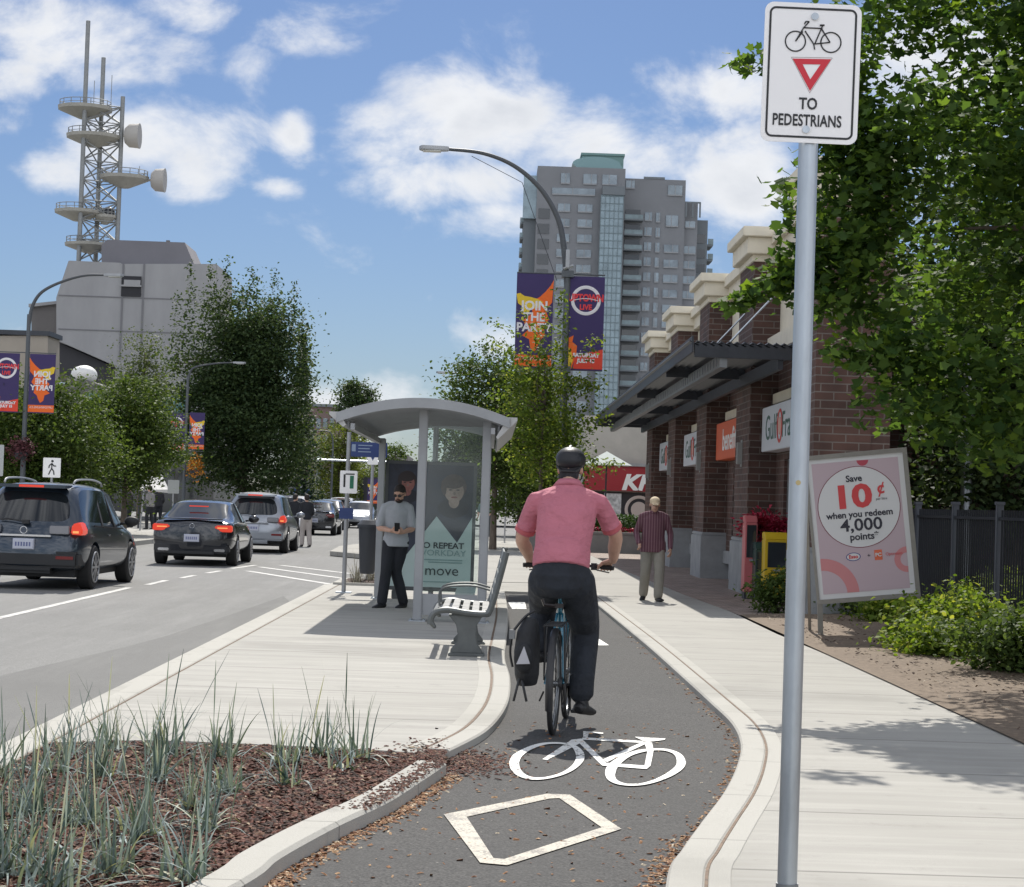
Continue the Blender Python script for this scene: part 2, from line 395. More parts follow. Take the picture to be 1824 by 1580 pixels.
# colours
white = mat('white_paint', (.78, .78, .76), .5); black = mat('black_plastic', (.018, .018, .02), .45)
galv = mat('galvanised_steel', (.42, .46, .5), .38, .85, var=.18, vscale=9, stretch=(1, 1, .25), bump=.08, bscale=30)
alum = mat('grey_aluminium', (.36, .37, .38), .42, .55, var=.08, vscale=5)
dkmetal = mat('charcoal_metal', (.05, .055, .065), .5, .3, var=.15, vscale=4)
rubber = mat('rubber', (.02, .02, .021), .8); glassd = mat('dark_glass', (.012, .015, .018), .06, 0, spec=.6)
skin = mat('skin', (.50, .30, .22), .55, var=.1, vscale=12)
# ------------------------------------------------------------ ground
asph = ground_mat('road_asphalt', (.20, .20, .195), (.13, .13, .128), (.30, .30, .29), fine=70, bump=.8, stains=.3, streak=(1.2, (1.6, .12, 1), .25))
lane = ground_mat('bike_lane_asphalt', (.066, .066, .065), (.030, .030, .031), (.125, .122, .118), fine=75, bump=1.2, stains=.3, specks=.35)
conc = ground_mat('broomed_concrete', (.385, .375, .345), (.34, .33, .30), (.46, .45, .42), fine=150, bump=.35, joints=[(1, 1.83, .35, .011)], streak=(1.6, (.22, 2.4, 1), .5), stains=.8)  # streaks stand for broom finish and its reflections, both put into the colour
conc2 = ground_mat('sidewalk_concrete', (.37, .36, .33), (.33, .32, .29), (.45, .44, .41), fine=150, bump=.35, joints=[(1, 1.62, .7, .010)], streak=(1.5, (.25, 2.2, 1), .35), stains=.8)
kerbm = ground_mat('kerb_concrete', (.42, .41, .375), (.36, .35, .32), (.50, .49, .45), fine=110, bump=.7, stains=.85, joints=[(1, 1.4, .2, .004)])
soilm = ground_mat('dry_soil', (.17, .13, .095), (.10, .075, .055), (.27, .21, .155), fine=26, bump=1.6, stains=.5)
mulchm = ground_mat('mulch_base', (.045, .026, .019), (.02, .012, .01), (.085, .045, .032), fine=60, bump=2)
paver = brick_mat('brick_pavers', (.27, .20, .17), (.33, .27, .23), (.12, .11, .10), .2, .1, .006, mode='XY')
paint = worn_mat('road_paint', (.74, .74, .71), (.10, .10, .10), .555, .60)
paintold = worn_mat('worn_road_paint', (.42, .385, .31), (.15, .135, .115), .475, .57, 70, 9)
paintroad = worn_mat('faded_lane_paint', (.46, .46, .44), (.2, .2, .2), .50, .60, 40, 4)

RZ, LZ = -0.14, -0.05
def sheet(name, pts, z, m, thick=0.0, div=None):
    mb = MB(); poly = [(p[0], p[1]) for p in pts]
    if thick: mb.prism(poly, z - thick, z)
    else: mb.add([(x, y, z) for x, y in poly], [tuple(range(len(poly)))])
    o = mb.build(name, m, None)
    bm = bmesh.new(); bm.from_mesh(o.data)
    bmesh.ops.triangulate(bm, faces=[f for f in bm.faces if len(f.verts) > 4])
    for f in bm.faces:
        if abs(f.normal.z) > .9 and not thick and f.normal.z < 0: f.normal_flip()
    bm.to_mesh(o.data); bm.free()
    return tag(o, kind='structure')
sheet('road', [(-900, -60), (900, -60), (900, 3000), (-900, 3000)], RZ, asph)

# kerb lines of the bike lane
Rk = [G(u, v, LZ) for u, v in [(1040, 1062), (1085, 1100), (1150, 1155), (1210, 1210), (1265, 1262), (1303, 1300), (1319, 1338), (1312, 1378), (1290, 1425), (1250, 1480), (1215, 1530), (1188, 1580)]]
Rk = [Vector((Rk[0].x + .1, 40, 0)), Vector((Rk[0].x, 37, 0))] + Rk + [Vector((.62, 6.4, 0)), Vector((.55, 4, 0)), Vector((.5, -6, 0))]
Rc = [p.copy() for p in catmull([Vector((p.x, p.y, 0)) for p in Rk], 6)]
Lk = [G(u, v, LZ) for u, v in [(905, 1100), (902, 1145), (899, 1180), (908, 1215), (907, 1252), (893, 1285), (862, 1318), (800, 1352)]]
Lk = [Vector((Lk[0].x + .0, 33.2, 0))] + [Vector((p.x, p.y, 0)) for p in Lk]
Lc = catmull(Lk, 6)
Bk = [G(u, v, 0) for u, v in [(795, 1366), (745, 1400), (690, 1435), (600, 1478), (500, 1534), (430, 1585)]]
Bk = [Vector((p.x, p.y, 0)) for p in Bk] + [Vector((-1.35, 5.4, 0)), Vector((-1.75, 3.0, 0)), Vector((-1.9, -6, 0))]
Bc = catmull(Bk, 6)

def strip(name, Cv, w0, w1, z0, z1, m, bev=.012):
    """a kerb running along Cv, from offset w0 to w1 sideways, top rounded"""
    A = offset_curve(Cv, w0); B = offset_curve(Cv, w1); mb = MB(); n = len(Cv); vs_ = []; fs = []
    for a, b in zip(A, B):
        d = (b - a).normalized() * bev
        vs_ += [(a.x, a.y, z0), (a.x, a.y, z1 - bev), (a.x + d.x, a.y + d.y, z1), (b.x - d.x, b.y - d.y, z1), (b.x, b.y, z1 - bev), (b.x, b.y, z0)]
    for i in range(n - 1):
        for k in range(5): fs.append((i * 6 + k, i * 6 + k + 1, (i + 1) * 6 + k + 1, (i + 1) * 6 + k))
    fs += [tuple(range(6)), tuple(reversed(range((n - 1) * 6, n * 6)))]
    mb.add(vs_, fs); o = mb.build(name, m); return tag(o, kind='structure')
# offset sign: curves run towards the camera; +d is to the left of travel = world +x
sgn = 1 if offset_curve(Rc, 1.0)[20].x > Rc[20].x else -1
strip('kerb', Rc, 0.0, sgn * .155, -.12, .006, kerbm)
seal = mat('joint_sealant', (.14, .09, .055), .8, var=.5, vscale=20)
strip('kerb_joint', offset_curve(Rc, sgn * .153), 0, sgn * .014, -.1, .0035, seal, .001)
strip('kerb_apron', Rc, sgn * .168, sgn * .26, -.12, .0045, kerbm, .003)
strip('kerb', Lc, 0.0, -sgn * .15, -.12, .008, kerbm)
strip('kerb_joint', offset_curve(Lc, -sgn * .148), 0, -sgn * .02, -.1, .004, seal, .001)
strip('kerb_apron', Lc, -sgn * .168, -sgn * .27, -.12, .0045, kerbm, .003)
strip('kerb', Bc, 0.0, -sgn * .18, -.12, .03, kerbm, .018)

Lpoly = [(p.x, p.y) for p in offset_curve(Lc, -sgn * .1)]
Rpoly = [(p.x, p.y) for p in offset_curve(Rc, sgn * .1)]
mfront = [G(u, v, 0) for u, v in [(800, 1347), (760, 1342), (640, 1334), (450, 1325), (270, 1318), (90, 1322)]]
KX = -2.72
PT = 33.3
# island: platform slab with a kerb on the road side
plat = [(-.9, PT)] + Lpoly[1:] + [(p.x, p.y) for p in mfront[1:]] + [(KX + .02, mfront[-1].y - .15), (KX + .02, PT)]
plat[0] = (Lpoly[0][0], PT)
sheet('bus_platform', plat, 0.0, conc, .13)
kl = [Vector((KX, y, 0)) for y in (PT + 3, 30, 25, 20, 16, 13, 11, 9, 6, 2, -6)]
strip('kerb', kl, 0.0, sgn * .17, RZ - .05, .007, kerbm)
strip('kerb_joint', offset_curve(kl, sgn * .17), 0, sgn * .012, -.1, .004, seal, .001)
strip('gutter', kl, 0.0, -sgn * .32, RZ - .05, RZ + .012, kerbm, .004)
# planting bed
bed = [(KX + .16, mfront[-1].y)] + [(p.x, p.y) for p in reversed(mfront)] + [(p.x, p.y) for p in offset_curve(Bc, -sgn * .12)] + [(KX + .16, -6)]
sheet('planting_bed', bed, -.02, mulchm, .1)
# bike lane
bl = [(p.x, p.y) for p in Lc] + [(p.x, p.y) for p in Bc] + [(.6, -6)] + [(p.x + .02, p.y) for p in reversed(Rc)]
sheet('bike_lane', bl, LZ, lane)
# sidewalk, pavers, plaza, soil
sw = list(Rpoly) + [(3.62, -6), (3.68, 13), (3.62, 20), (3.55, 24), (3.58, 29), (3.40, 34), (3.1, 48), (3.0, 62), (1.1, 62), (1.1, 40)]
sheet('sidewalk', sw, 0.0, conc2, .13)
sheet('plaza', [(1.1, 37.2), (1.1, 62), (30, 62), (30, 76), (-3.2, 76), (-4.6, 60), (-4.4, 54), (-2.2, 50), (-.9, 42), (-.62, 36.5)], -.004, conc2, .12)
sheet('crosswalk_apron', [(KX + .3, 36.4), (-.62, 36.5), (1.1, 37.2), (1.1, 33.35), (-.02, 33.35), (KX + .3, 33.4)], -.012, conc2, .1)
sheet('brick_paving', [(3.58, 29), (3.40, 34), (3.1, 48), (3.0, 62), (5.3, 62), (5.3, 27.9), (3.6, 27.9)], .004, paver, .1)
# soil bed with an uneven surface
def bumpy(name, x0, x1, y0, y1, nx, ny, z, amp, m, edge=None, seed=3):
    r = np.random.default_rng(seed); mb = MB(); vs_ = []; fs = []
    for j in range(ny + 1):
        for i in range(nx + 1):
            x = x0 + (x1 - x0) * i / nx; y = y0 + (y1 - y0) * j / ny
            e = min(1, i / 3.0)
            vs_.append((x, y, z + e * amp * (math.sin(x * 3.1 + y * 1.3) + math.sin(x * 1.2 - y * 2.6) + r.normal() * .5) + e * .03))
    for j in range(ny):
        for i in range(nx): a = j * (nx + 1) + i; fs.append((a, a + 1, a + nx + 2, a + nx + 1))
    mb.add(vs_, fs); o = mb.build(name, m, smooth='all'); return tag(o, kind='structure')
bumpy('soil_bed', 3.6, 16, -6, 27.9, 60, 150, .012, .012, soilm)
sheet('yard', [(16, -60), (200, -60), (200, 62), (5.3, 62), (5.3, 27.9), (16, 27.9)], .0, soilm)
# left sidewalk
sheet('sidewalk', [(-10.6, -20), (-10.6, 300), (-18, 300), (-18, -20)], 0.0, conc2, .13)
strip('kerb', [Vector((-10.6, y, 0)) for y in (300, 120, 80, 60, 40, 20, 0)], 0, -sgn * -.16, RZ - .02, .006, kerbm)
# distant planter behind the shelter
sheet('planting_bed', [(-2.55, 33.45), (-.75, 33.45), (-.75, 35.6), (-2.55, 35.6)], .03, mulchm, .1)
for a, b in (((-2.6, 33.4), (-.7, 33.4)), ((-.7, 33.4), (-.7, 35.7))):
    mb = MB(); mb.box(min(a[0], b[0]) - .05, max(a[0], b[0]) + .05, min(a[1], b[1]) - .05, max(a[1], b[1]) + .05, -.1, .045); tag(mb.build('kerb', kerbm), kind='structure')

# ------------------------------------------------------------ painted marks
def flat_marks(name, polys, z, m, label, cat='road marking', kind=None):
    mb = MB()
    for i, p in enumerate(polys): mb.add([(q[0], q[1], z + min(i, 9) * .0004) for q in p], [tuple(range(len(p)))])
    o = mb.build(name, m)
    bm = bmesh.new(); bm.from_mesh(o.data); bmesh.ops.triangulate(bm, faces=bm.faces)
    for f in bm.faces:
        if f.normal.z < 0: f.normal_flip()
    bm.to_mesh(o.data); bm.free()
    return tag(o, label, cat)
cz = lambda x, y: G(880 + x * 360 / 1824, 1280 + y * 280 / 1419, LZ)
def ringpoly(outer, inner):
    O = catmull([cz(*p) for p in outer + [outer[0]]], 5)[:-1]; I = catmull([cz(*p) for p in inner + [inner[0]]], 5)[:-1]
    n = len(O); return [[O[i], O[(i + 1) % n], I[(i + 1) % n], I[i]] for i in range(n)]
w1 = ringpoly([(135, 400), (165, 345), (240, 295), (345, 250), (470, 225), (620, 226), (740, 255), (805, 310), (815, 370), (775, 430), (690, 490), (570, 535), (440, 560), (320, 560), (210, 525), (150, 465)],
              [(225, 410), (245, 360), (300, 310), (380, 270), (480, 242), (600, 240), (690, 260), (730, 310), (738, 370), (705, 430), (640, 480), (560, 515), (450, 540), (350, 540), (275, 510), (235, 460)])
w2 = ringpoly([(1002, 520), (1010, 460), (1060, 400), (1160, 340), (1290, 295), (1430, 280), (1570, 285), (1680, 325), (1728, 390), (1715, 450), (1640, 510), (1520, 565), (1380, 605), (1240, 618), (1110, 603), (1030, 565)],
              [(1090, 520), (1110, 460), (1150, 410), (1230, 350), (1330, 315), (1440, 297), (1550, 302), (1625, 335), (1648, 390), (1635, 440), (1570, 495), (1470, 550), (1350, 590), (1240, 600), (1160, 590), (1105, 560)])
fr = [[(435, 372), (480, 380), (800, 215), (790, 185), (700, 195)], [(740, 198), (800, 196), (1010, 400), (980, 430), (965, 420)], [(800, 175), (1350, 208), (1345, 226), (790, 196)],
      [(805, 120), (985, 132), (985, 144), (855, 136), (845, 180), (805, 178)], [(985, 375), (1330, 222), (1390, 225), (1020, 400)], [(980, 405), (1150, 418), (1340, 436), (1395, 230), (1350, 215), (1420, 215), (1440, 300), (1410, 435), (1375, 465), (1170, 450), (975, 432)],
      [(1275, 172), (1548, 188), (1540, 200), (1440, 213), (1350, 210), (1275, 176)]]
fr[5] = [(980, 405), (1360, 432), (1380, 464), (975, 432)]
fr.append([(1350, 215), (1425, 215), (1440, 300), (1412, 435), (1378, 464), (1358, 434), (1384, 300)])
flat_marks('bicycle_symbol', [[cz(*p) for p in f] for f in fr] + w1 + w2, LZ + .004, paint, 'white bicycle symbol painted on the bike lane behind the cyclist')
dm = lambda x, y: G(640 + x * 800 / 1824, 1100 + y * 480 / 1094, LZ)
O = [dm(*p) for p in [(342, 802), (760, 718), (855, 722), (1065, 862), (600, 1010), (490, 1000)]]
I = [dm(*p) for p in [(435, 812), (770, 738), (812, 736), (985, 856), (588, 985), (545, 982)]]
flat_marks('lane_diamond', [[O[i], O[(i + 1) % 6], I[(i + 1) % 6], I[i]] for i in range(6)], LZ + .004, paintold, 'worn cream diamond painted on the bike lane in the foreground')
flat_marks('yield_marking', [[G(1063, 1136, LZ), G(1085, 1150, LZ), G(1040, 1150, LZ)]], LZ + .004, paint, 'small white yield triangle painted on the bike lane right of the cyclist')
flat_marks('crossing_marking', [[G(905, 1073, LZ), G(935, 1073, LZ), G(938, 1085, LZ), G(912, 1085, LZ)]], LZ + .004, paint, 'white crossing block on the bike lane beyond the bench')
def line(u0, v0, u1, v1, wd):
    a = G(u0, v0, RZ); b = G(u1, v1, RZ); d = (b - a).normalized(); n = Vector((d.y, -d.x, 0)) * wd / 2
    return [a + n, b + n, b - n, a - n]
flat_marks('lane_line', [line(-120, 1129, 230, 1047, .12)], RZ + .004, paintroad, 'long faded white lane line on the road beside the grey SUV')
for i, (a, b) in enumerate([((262, 1042), (296, 1034)), ((322, 1030), (347, 1025)), ((369, 1021), (393, 1017)), ((412, 1013), (455, 1007))]):
    flat_marks('lane_dash', [line(*a, *b, .12)], RZ + .004, paintroad, ['nearest white lane dash beside the end of the long lane line', 'second white lane dash from the long line on the road', 'third white lane dash from the long line on the road', 'farthest and longest white lane dash on the road'][i])
for i, (a, b) in enumerate([((440, 1017), (590, 1041)), ((462, 1010), (615, 1031)), ((500, 1007), (625, 1022))]):
    flat_marks('crossing_line', [line(*a, *b, .16)], RZ + .004, paintroad, ['nearest slanting white crossing line before the bus platform', 'middle slanting white crossing line before the bus platform', 'farthest slanting white crossing line before the bus platform'][i])

# ------------------------------------------------------------ mulch, litter
def scatter_mesh(name, pts, size, m, label, cat, flatness=.35, elong=2.2, seed=1, up=.4):
    r = np.random.default_rng(seed); n = len(pts); P = np.array(pts)
    a = r.uniform(0, 2 * np.pi, n); t1 = r.normal(0, up, n); s = size * r.uniform(.45, 1.4, n)
    dx = np.stack([np.cos(a), np.sin(a), t1 * .6], 1); dy = np.stack([-np.sin(a), np.cos(a), r.normal(0, up, n)], 1)
    dx *= (s * elong / 2)[:, None]; dy *= (s / 2)[:, None]; up_ = np.zeros((n, 3)); up_[:, 2] = s * flatness
    V = np.stack([P - dx - dy * .7, P + dx * .8 - dy, P + dx + dy * .6, P - dx * .7 + dy, P + up_], 1).reshape(-1, 3)
    base = np.arange(n)[:, None] * 5
    Fs = np.concatenate([base + np.array([[0, 1, 4]]), base + np.array([[1, 2, 4]]), base + np.array([[2, 3, 4]]), base + np.array([[3, 0, 4]])], 0)
    me = bpy.data.meshes.new(name); me.from_pydata(V.tolist(), [], Fs.tolist()); me.materials.append(m)
    o = bpy.data.objects.new(name, me); C.objects.link(o); tag(o, label, cat, kind='stuff'); return o
def inside(x, y, poly):
    c = False; n = len(poly); j = n - 1
    for i in range(n):
        xi, yi = poly[i]; xj, yj = poly[j]
        if (yi > y) != (yj > y) and x < (xj - xi) * (y - yi) / (yj - yi) + xi: c = not c
        j = i
    return c
def island_mat(name, cols, rough=.85):
    m = bpy.data.materials.new(name); m.use_nodes = True; t = m.node_tree; b = t.nodes['Principled BSDF']; b.inputs['Roughness'].default_value = rough
    g = t.nodes.new('ShaderNodeNewGeometry'); rp = t.nodes.new('ShaderNodeValToRGB'); rp.color_ramp.interpolation = 'CONSTANT'
    e = rp.color_ramp.elements
    while len(e) < len(cols): e.new(.5)
    for i, (p, c) in enumerate(cols): e[i].position = p; e[i].color = (*c, 1)
    t.links.new(g.outputs['Random Per Island'], rp.inputs[0]); t.links.new(rp.outputs[0], b.inputs['Base Color']); MATS[name] = m; return m
chipm = island_mat('bark_chips', [(0, (.04, .02, .014)), (.3, (.095, .036, .024)), (.6, (.15, .055, .036)), (.85, (.2, .11, .07)), (.965, (.36, .27, .18))])
pts = []
while len(pts) < 26000:
    y = 5.6 + 6.2 * random.random() ** 1.2; x = random.uniform(KX + .1, 0.3)
    if inside(x, y, bed): pts.append((x, y, .0 - .012 + random.random() * .012))
scatter_mesh('mulch', pts, .017, chipm, 'dark red bark mulch covering the planting bed', 'mulch')
spill = []
g1 = G(800, 1358, LZ)
for _ in range(1500):
    a = random.gauss(0, .17); b = random.gauss(0, .34); x = g1.x + .05 + a; y = g1.y + b * .9
    z = LZ + .004 if x > g1.x - .02 else .004
    spill.append((x, y, z))
scatter_mesh('mulch_spill', spill, .013, chipm, 'loose bark chips spilled onto the bike lane between the kerbs', 'mulch', seed=4)
kc = [(p.x - abs(random.gauss(.05, .05)), p.y + random.uniform(-.1, .1), .032) for p in Bc if p.y > 9.3 for _ in range(45)]
scatter_mesh('mulch_crumbs', kc, .011, chipm, 'small bark crumbs lying on top of the planting bed kerb end', 'mulch', seed=14)
patch = [G(-260, 1268, RZ), G(0, 1204, RZ), G(215, 1155, RZ), G(300, 1132, RZ), G(420, 1092, RZ), G(505, 1062, RZ)]
sheet('road_patch', [(KX - .3, 30), (KX - .3, 3), (-7, 3)] + [(p.x, p.y) for p in patch], RZ + .003, ground_mat('patch_asphalt', (.165, .165, .16), (.11, .11, .11), (.23, .23, .22), fine=110, bump=.6, stains=.3, streak=(1.0, (1.6, .15, 1), .3)))
litm = island_mat('dry_leaf_bits', [(0, (.18, .08, .04)), (.35, (.30, .15, .07)), (.7, (.42, .26, .14)), (.92, (.6, .5, .36))])
lit = []
for i, p in enumerate(Rc):
    if 7 < p.y < 24:
        for _ in range(int(26 if p.y < 9.2 else 8)):
            lit.append((p.x - abs(random.gauss(0, .06 if p.y < 9.2 else .035)) - .008, p.y + random.uniform(-.12, .12), LZ + .003))
for i, p in enumerate(Bc):
    if 5 < p.y < 12:
        for _ in range(38): lit.append((p.x + abs(random.gauss(0, .045)) + .008, p.y + random.uniform(-.1, .1), LZ + .003))
for _ in range(700):
    y = random.uniform(6.5, 14); x = random.uniform(-.7, 1.5)
    if inside(x, y, bl): lit.append((x, y, LZ + .003))
scatter_mesh('leaf_litter', lit, .012, litm, 'orange brown leaf litter gathered along the bike lane kerbs', 'leaf litter', seed=5)
pb = [(random.uniform(3.7, 6), random.uniform(12, 27.5), .05 + random.random() * .02) for _ in range(1500)]
scatter_mesh('soil_debris', pb, .018, island_mat('soil_bits', [(0, (.09, .06, .045)), (.5, (.19, .14, .1)), (.9, (.42, .36, .28))]), 'bits of dry bark and leaf lying on the soil bed', 'debris', seed=6)

# ------------------------------------------------------------ plants
def grass_tuft(name, x, y, z, h, n, spread, m, label, group, seed, width=.0115, cat='ornamental grass', droop=1.0):
    r = random.Random(seed); mb = MB()
    for i in range(n):
        a = r.uniform(0, 2 * math.pi); lean = abs(r.gauss(0, .22)) + .05; ln = h * r.uniform(.5, 1.1)
        if r.random() < .5: lean = r.uniform(.5, 1.35); ln *= 1.1
        bx = r.gauss(0, spread * .3); by = r.gauss(0, spread * .3)
        k = 7; wd = width * r.uniform(.6, 1.5); ca, sa = math.cos(a), math.sin(a); tw = r.uniform(-.7, .7)
        P = []; th = lean; px, pz = 0., 0.; bend = droop * r.uniform(.4, 1.6) * lean * 1.5
        for j in range(k + 1):
            P.append((px, pz)); th += bend / k * (j / k) * 2
            px += math.sin(th) * ln / k; pz += math.cos(th) * ln / k
        vs_ = []
        for j, (q, zz) in enumerate(P):
            w = wd * (1 - (j / k) ** 1.6) * .5 + .0004; nx, ny = -math.sin(a + tw), math.cos(a + tw)
            cx, cy = bx + ca * q, by + sa * q
            vs_ += [(cx - nx * w, cy - ny * w, max(zz, .004)), (cx + nx * w, cy + ny * w, max(zz, .004))]
        mb.add(vs_, [(2 * j, 2 * j + 1, 2 * j + 3, 2 * j + 2) for j in range(k)])
    for i in range(max(2, n // 14)):
        a = r.uniform(0, 2 * math.pi); le = r.uniform(.05, .45); ln = h * r.uniform(1.2, 1.65); k = 5; ca, sa = math.cos(a), math.sin(a); bx, by = r.gauss(0, spread * .3), r.gauss(0, spread * .3); vs_ = []
        for j in range(k + 1):
            t = j / k; q = math.sin(le) * ln * t + le * .10 * t * t; w = .0022 * (1 - t * .6) + (.0022 if .55 < t < .9 else 0)
            vs_ += [(bx + ca * q + sa * w, by + sa * q - ca * w, max(.004, math.cos(le) * ln * t)), (bx + ca * q - sa * w, by + sa * q + ca * w, max(.004, math.cos(le) * ln * t))]
        mb.add(vs_, [(2 * j, 2 * j + 1, 2 * j + 3, 2 * j + 2) for j in range(k)])
    o = mb.build(name, m, loc=(x, y, z), smooth='all', fix=False); return tag(o, label, cat, group)
bgm = leaf_mat('blue_grass', (.045, .08, .075), (.36, .43, .42), .15, (.50, .50, .36))
tufts = [(20, 1560, .50, 90), (95, 1590, .46, 80), (190, 1560, .44, 80), (330, 1570, .42, 70), (-30, 1470, .45, 80), (60, 1450, .42, 80), (150, 1470, .38, 80), (250, 1490, .42, 80), (370, 1480, .34, 60),
         (-10, 1385, .42, 70), (90, 1375, .40, 70), (180, 1385, .44, 90), (280, 1390, .36, 80), (400, 1412, .34, 70), (130, 1345, .36, 60), (290, 1345, .46, 90), (200, 1335, .40, 60), (400, 1350, .40, 80), (505, 1360, .36, 70), (570, 1345, .40, 60), (630, 1352, .52, 55), (510, 1400, .30, 45), (345, 1440, .36, 60), (610, 1370, .26, 30)]
look = ['pale', 'dense', 'loose', 'arching', 'upright', 'tall']
for i, (u, v, h, n) in enumerate(tufts):
    p = G(u, v, -.01); row = 'front row of the bed' if v > 1540 else 'second row of the bed' if v > 1430 else 'middle of the bed' if v > 1380 else 'back row against the concrete platform'
    if v < 1400: n = int(n * .8)
    rk = sorted([t for t in tufts if (('front row of the bed' if t[1] > 1540 else 'second row of the bed' if t[1] > 1430 else 'middle of the bed' if t[1] > 1380 else 'back row against the concrete platform') == row)])
    k = rk.index((u, v, h, n0)) if (n0 := tufts[i][3]) else 0
    words = ['leftmost', 'second from left', 'third from left', 'fourth from left', 'fifth from left', 'sixth from left', 'seventh from left', 'eighth from left', 'ninth from left', 'tenth from left']
    grass_tuft('ornamental_grass', p.x, p.y, -.012, h * .86, int(n * .72), .16, bgm, 'blue green grass tuft, %s in the %s' % (words[k], row), 'blue grass tufts in the mulch bed', 50 + i)
for i, (x, y) in enumerate([(-2.3, 33.9), (-1.9, 34.2), (-1.55, 33.8), (-1.2, 34.3), (-2.1, 35.0)]):
    grass_tuft('ornamental_grass', x, y, .03, .42, 50, .2, mat('dry_grass', (.28, .26, .19), .8), 'dry pale grass tuft behind the bus shelter, %s' % ['at the left end of the planter', 'second from the left', 'in the middle of the planter', 'nearest the ad panel', 'in the back row of the planter'][i], 'grass tufts in the planter behind the shelter', 90 + i, width=.014)

def leaf_cloud(pts, size, seed, star=False, droop=.3):
    """leaf sized faces at the given points"""
    r = np.random.default_rng(seed); n = len(pts); P = np.asarray(pts, float)
    d = r.normal(size=(n, 3)); d[:, 2] = d[:, 2] * .5 - droop; d /= np.linalg.norm(d, axis=1)[:, None]
    nn = r.normal(size=(n, 3)); nn[:, 2] = abs(nn[:, 2]) + .8; s = np.cross(d, nn); s /= np.linalg.norm(s, axis=1)[:, None] + 1e-9
    up = np.cross(s, d); sz = size * r.uniform(.55, 1.25, n)[:, None]
    if star:
        shape = [(0, 0, 0), (.42, .05, .05), (.38, .3, 0), (.62, .55, .1), (.30, .62, 0), (0, 1.05, .08), (-.30, .62, 0), (-.62, .55, .1), (-.38, .3, 0), (-.42, .05, .05)]
    else:
        shape = [(0, 0, 0), (.30, .35, .08), (.22, .75, .02), (0, 1.0, -.05), (-.22, .75, .02), (-.30, .35, .08)]
    k = len(shape)
    V = np.stack([P + s * a * sz + d * b * sz + up * c * sz for a, b, c in shape], 1).reshape(-1, 3)
    return V, k
def leaves_obj(name, pts, size, m, parent, seed, star=False, droop=.3):
    V, k = leaf_cloud(pts, size, seed, star, droop); n = len(pts)
    me = bpy.data.meshes.new(name); me.vertices.add(n * k); me.vertices.foreach_set('co', V.ravel().astype(np.float32))
    me.loops.add(n * k); me.loops.foreach_set('vertex_index', np.arange(n * k, dtype=np.int32))
    me.polygons.add(n); me.polygons.foreach_set('loop_start', np.arange(0, n * k, k, dtype=np.int32)); me.polygons.foreach_set('loop_total', np.full(n, k, dtype=np.int32))
    me.update(calc_edges=True); me.validate(); me.materials.append(m)
    o = bpy.data.objects.new(name, me); C.objects.link(o)
    if parent is not None: o.parent = parent
    return o
def crown_points(cx, cy, cz_, rx, ry, rz, nclump, per, seed, cr=.5, shell=.45, profile=None):
    """clump centres spread through an uneven crown, then leaf points about them"""
    r = np.random.default_rng(seed); cl = []
    ph = r.uniform(0, 6.28, 6)
    while len(cl) < nclump:
        d = r.normal(size=3); d /= np.linalg.norm(d); q = r.uniform(shell, 1) ** .6
        a = math.atan2(d[1], d[0])
        lump = 1 + .16 * math.sin(2 * a + ph[0]) + .12 * math.sin(5 * a + ph[1] + 3 * d[2]) + .14 * math.sin(4 * d[2] + ph[2])
        w = 1.0
        if profile: w = profile(d[2])
        cl.append((cx + d[0] * rx * q * lump * w, cy + d[1] * ry * q * lump * w, cz_ + d[2] * rz * q * (1 + .1 * math.sin(3 * a + ph[3]))))
    cl = np.array(cl); P = []
    for c in cl:
        s = cr * r.uniform(.55, 1.35); k = int(per * r.uniform(.5, 1.5))
        g = r.normal(size=(k, 3)) * [s, s, s * .55]
        P.append(c + g)
    return np.concatenate(P), cl
barkm = mat('bark', (.13, .105, .085), .9, var=.4, vscale=14, bump=.8, bscale=30, stretch=(1, 1, .3))
def tree(name, label, x, y, h, rx, zlo, nclump, per, lsize, lm, seed, trunk_r=.12, cr=.45, star=False, profile=None, shell=.3, group=None, z0=0, ry=None, nb=14, cat='tree', lean=(0, 0), extra=None, droop=.3):
    t = thing(name, label, cat, (x, y, z0), group=group)
    czz = (h + zlo) / 2; rz = (h - zlo) / 2
    P, cl = crown_points(lean[0], lean[1], czz, rx, ry or rx, rz, nclump, per, seed, cr, shell, profile)
    if extra is not None: P = np.concatenate([P, extra])
    leaves_obj('crown', P, lsize, lm, t, seed + 1, star, droop)
    rr = random.Random(seed); mb = MB()
    T = [Vector((0, 0, -.15)), Vector((lean[0] * .1, lean[1] * .1, zlo * .6)), Vector((lean[0] * .5, lean[1] * .5, zlo + (h - zlo) * .35)), Vector((lean[0], lean[1], h * .9))]
    Tc = catmull(T, 5); k = len(Tc)
    mb.tube(Tc, [trunk_r * (1.15 - 1.0 * i / k) for i in range(k)], 8)
    idx = rr.sample(range(len(cl)), min(nb, len(cl)))
    for i in idx:
        c = Vector(cl[i]); zz = max(zlo * .7, min(c.z - .25 * math.hypot(c.x, c.y), h * .7)); s = Vector((lean[0] * zz / h, lean[1] * zz / h, zz))
        mid = s.lerp(c, .5) + Vector((rr.gauss(0, .1), rr.gauss(0, .1), .12 * (c - s).length))
        mb.tube(catmull([s, mid, c], 3), [trunk_r * q for q in (.42, .36, .3, .25, .2, .12, .07)], 6)
    mb.build('trunk', barkm, t, smooth='all')
    return t
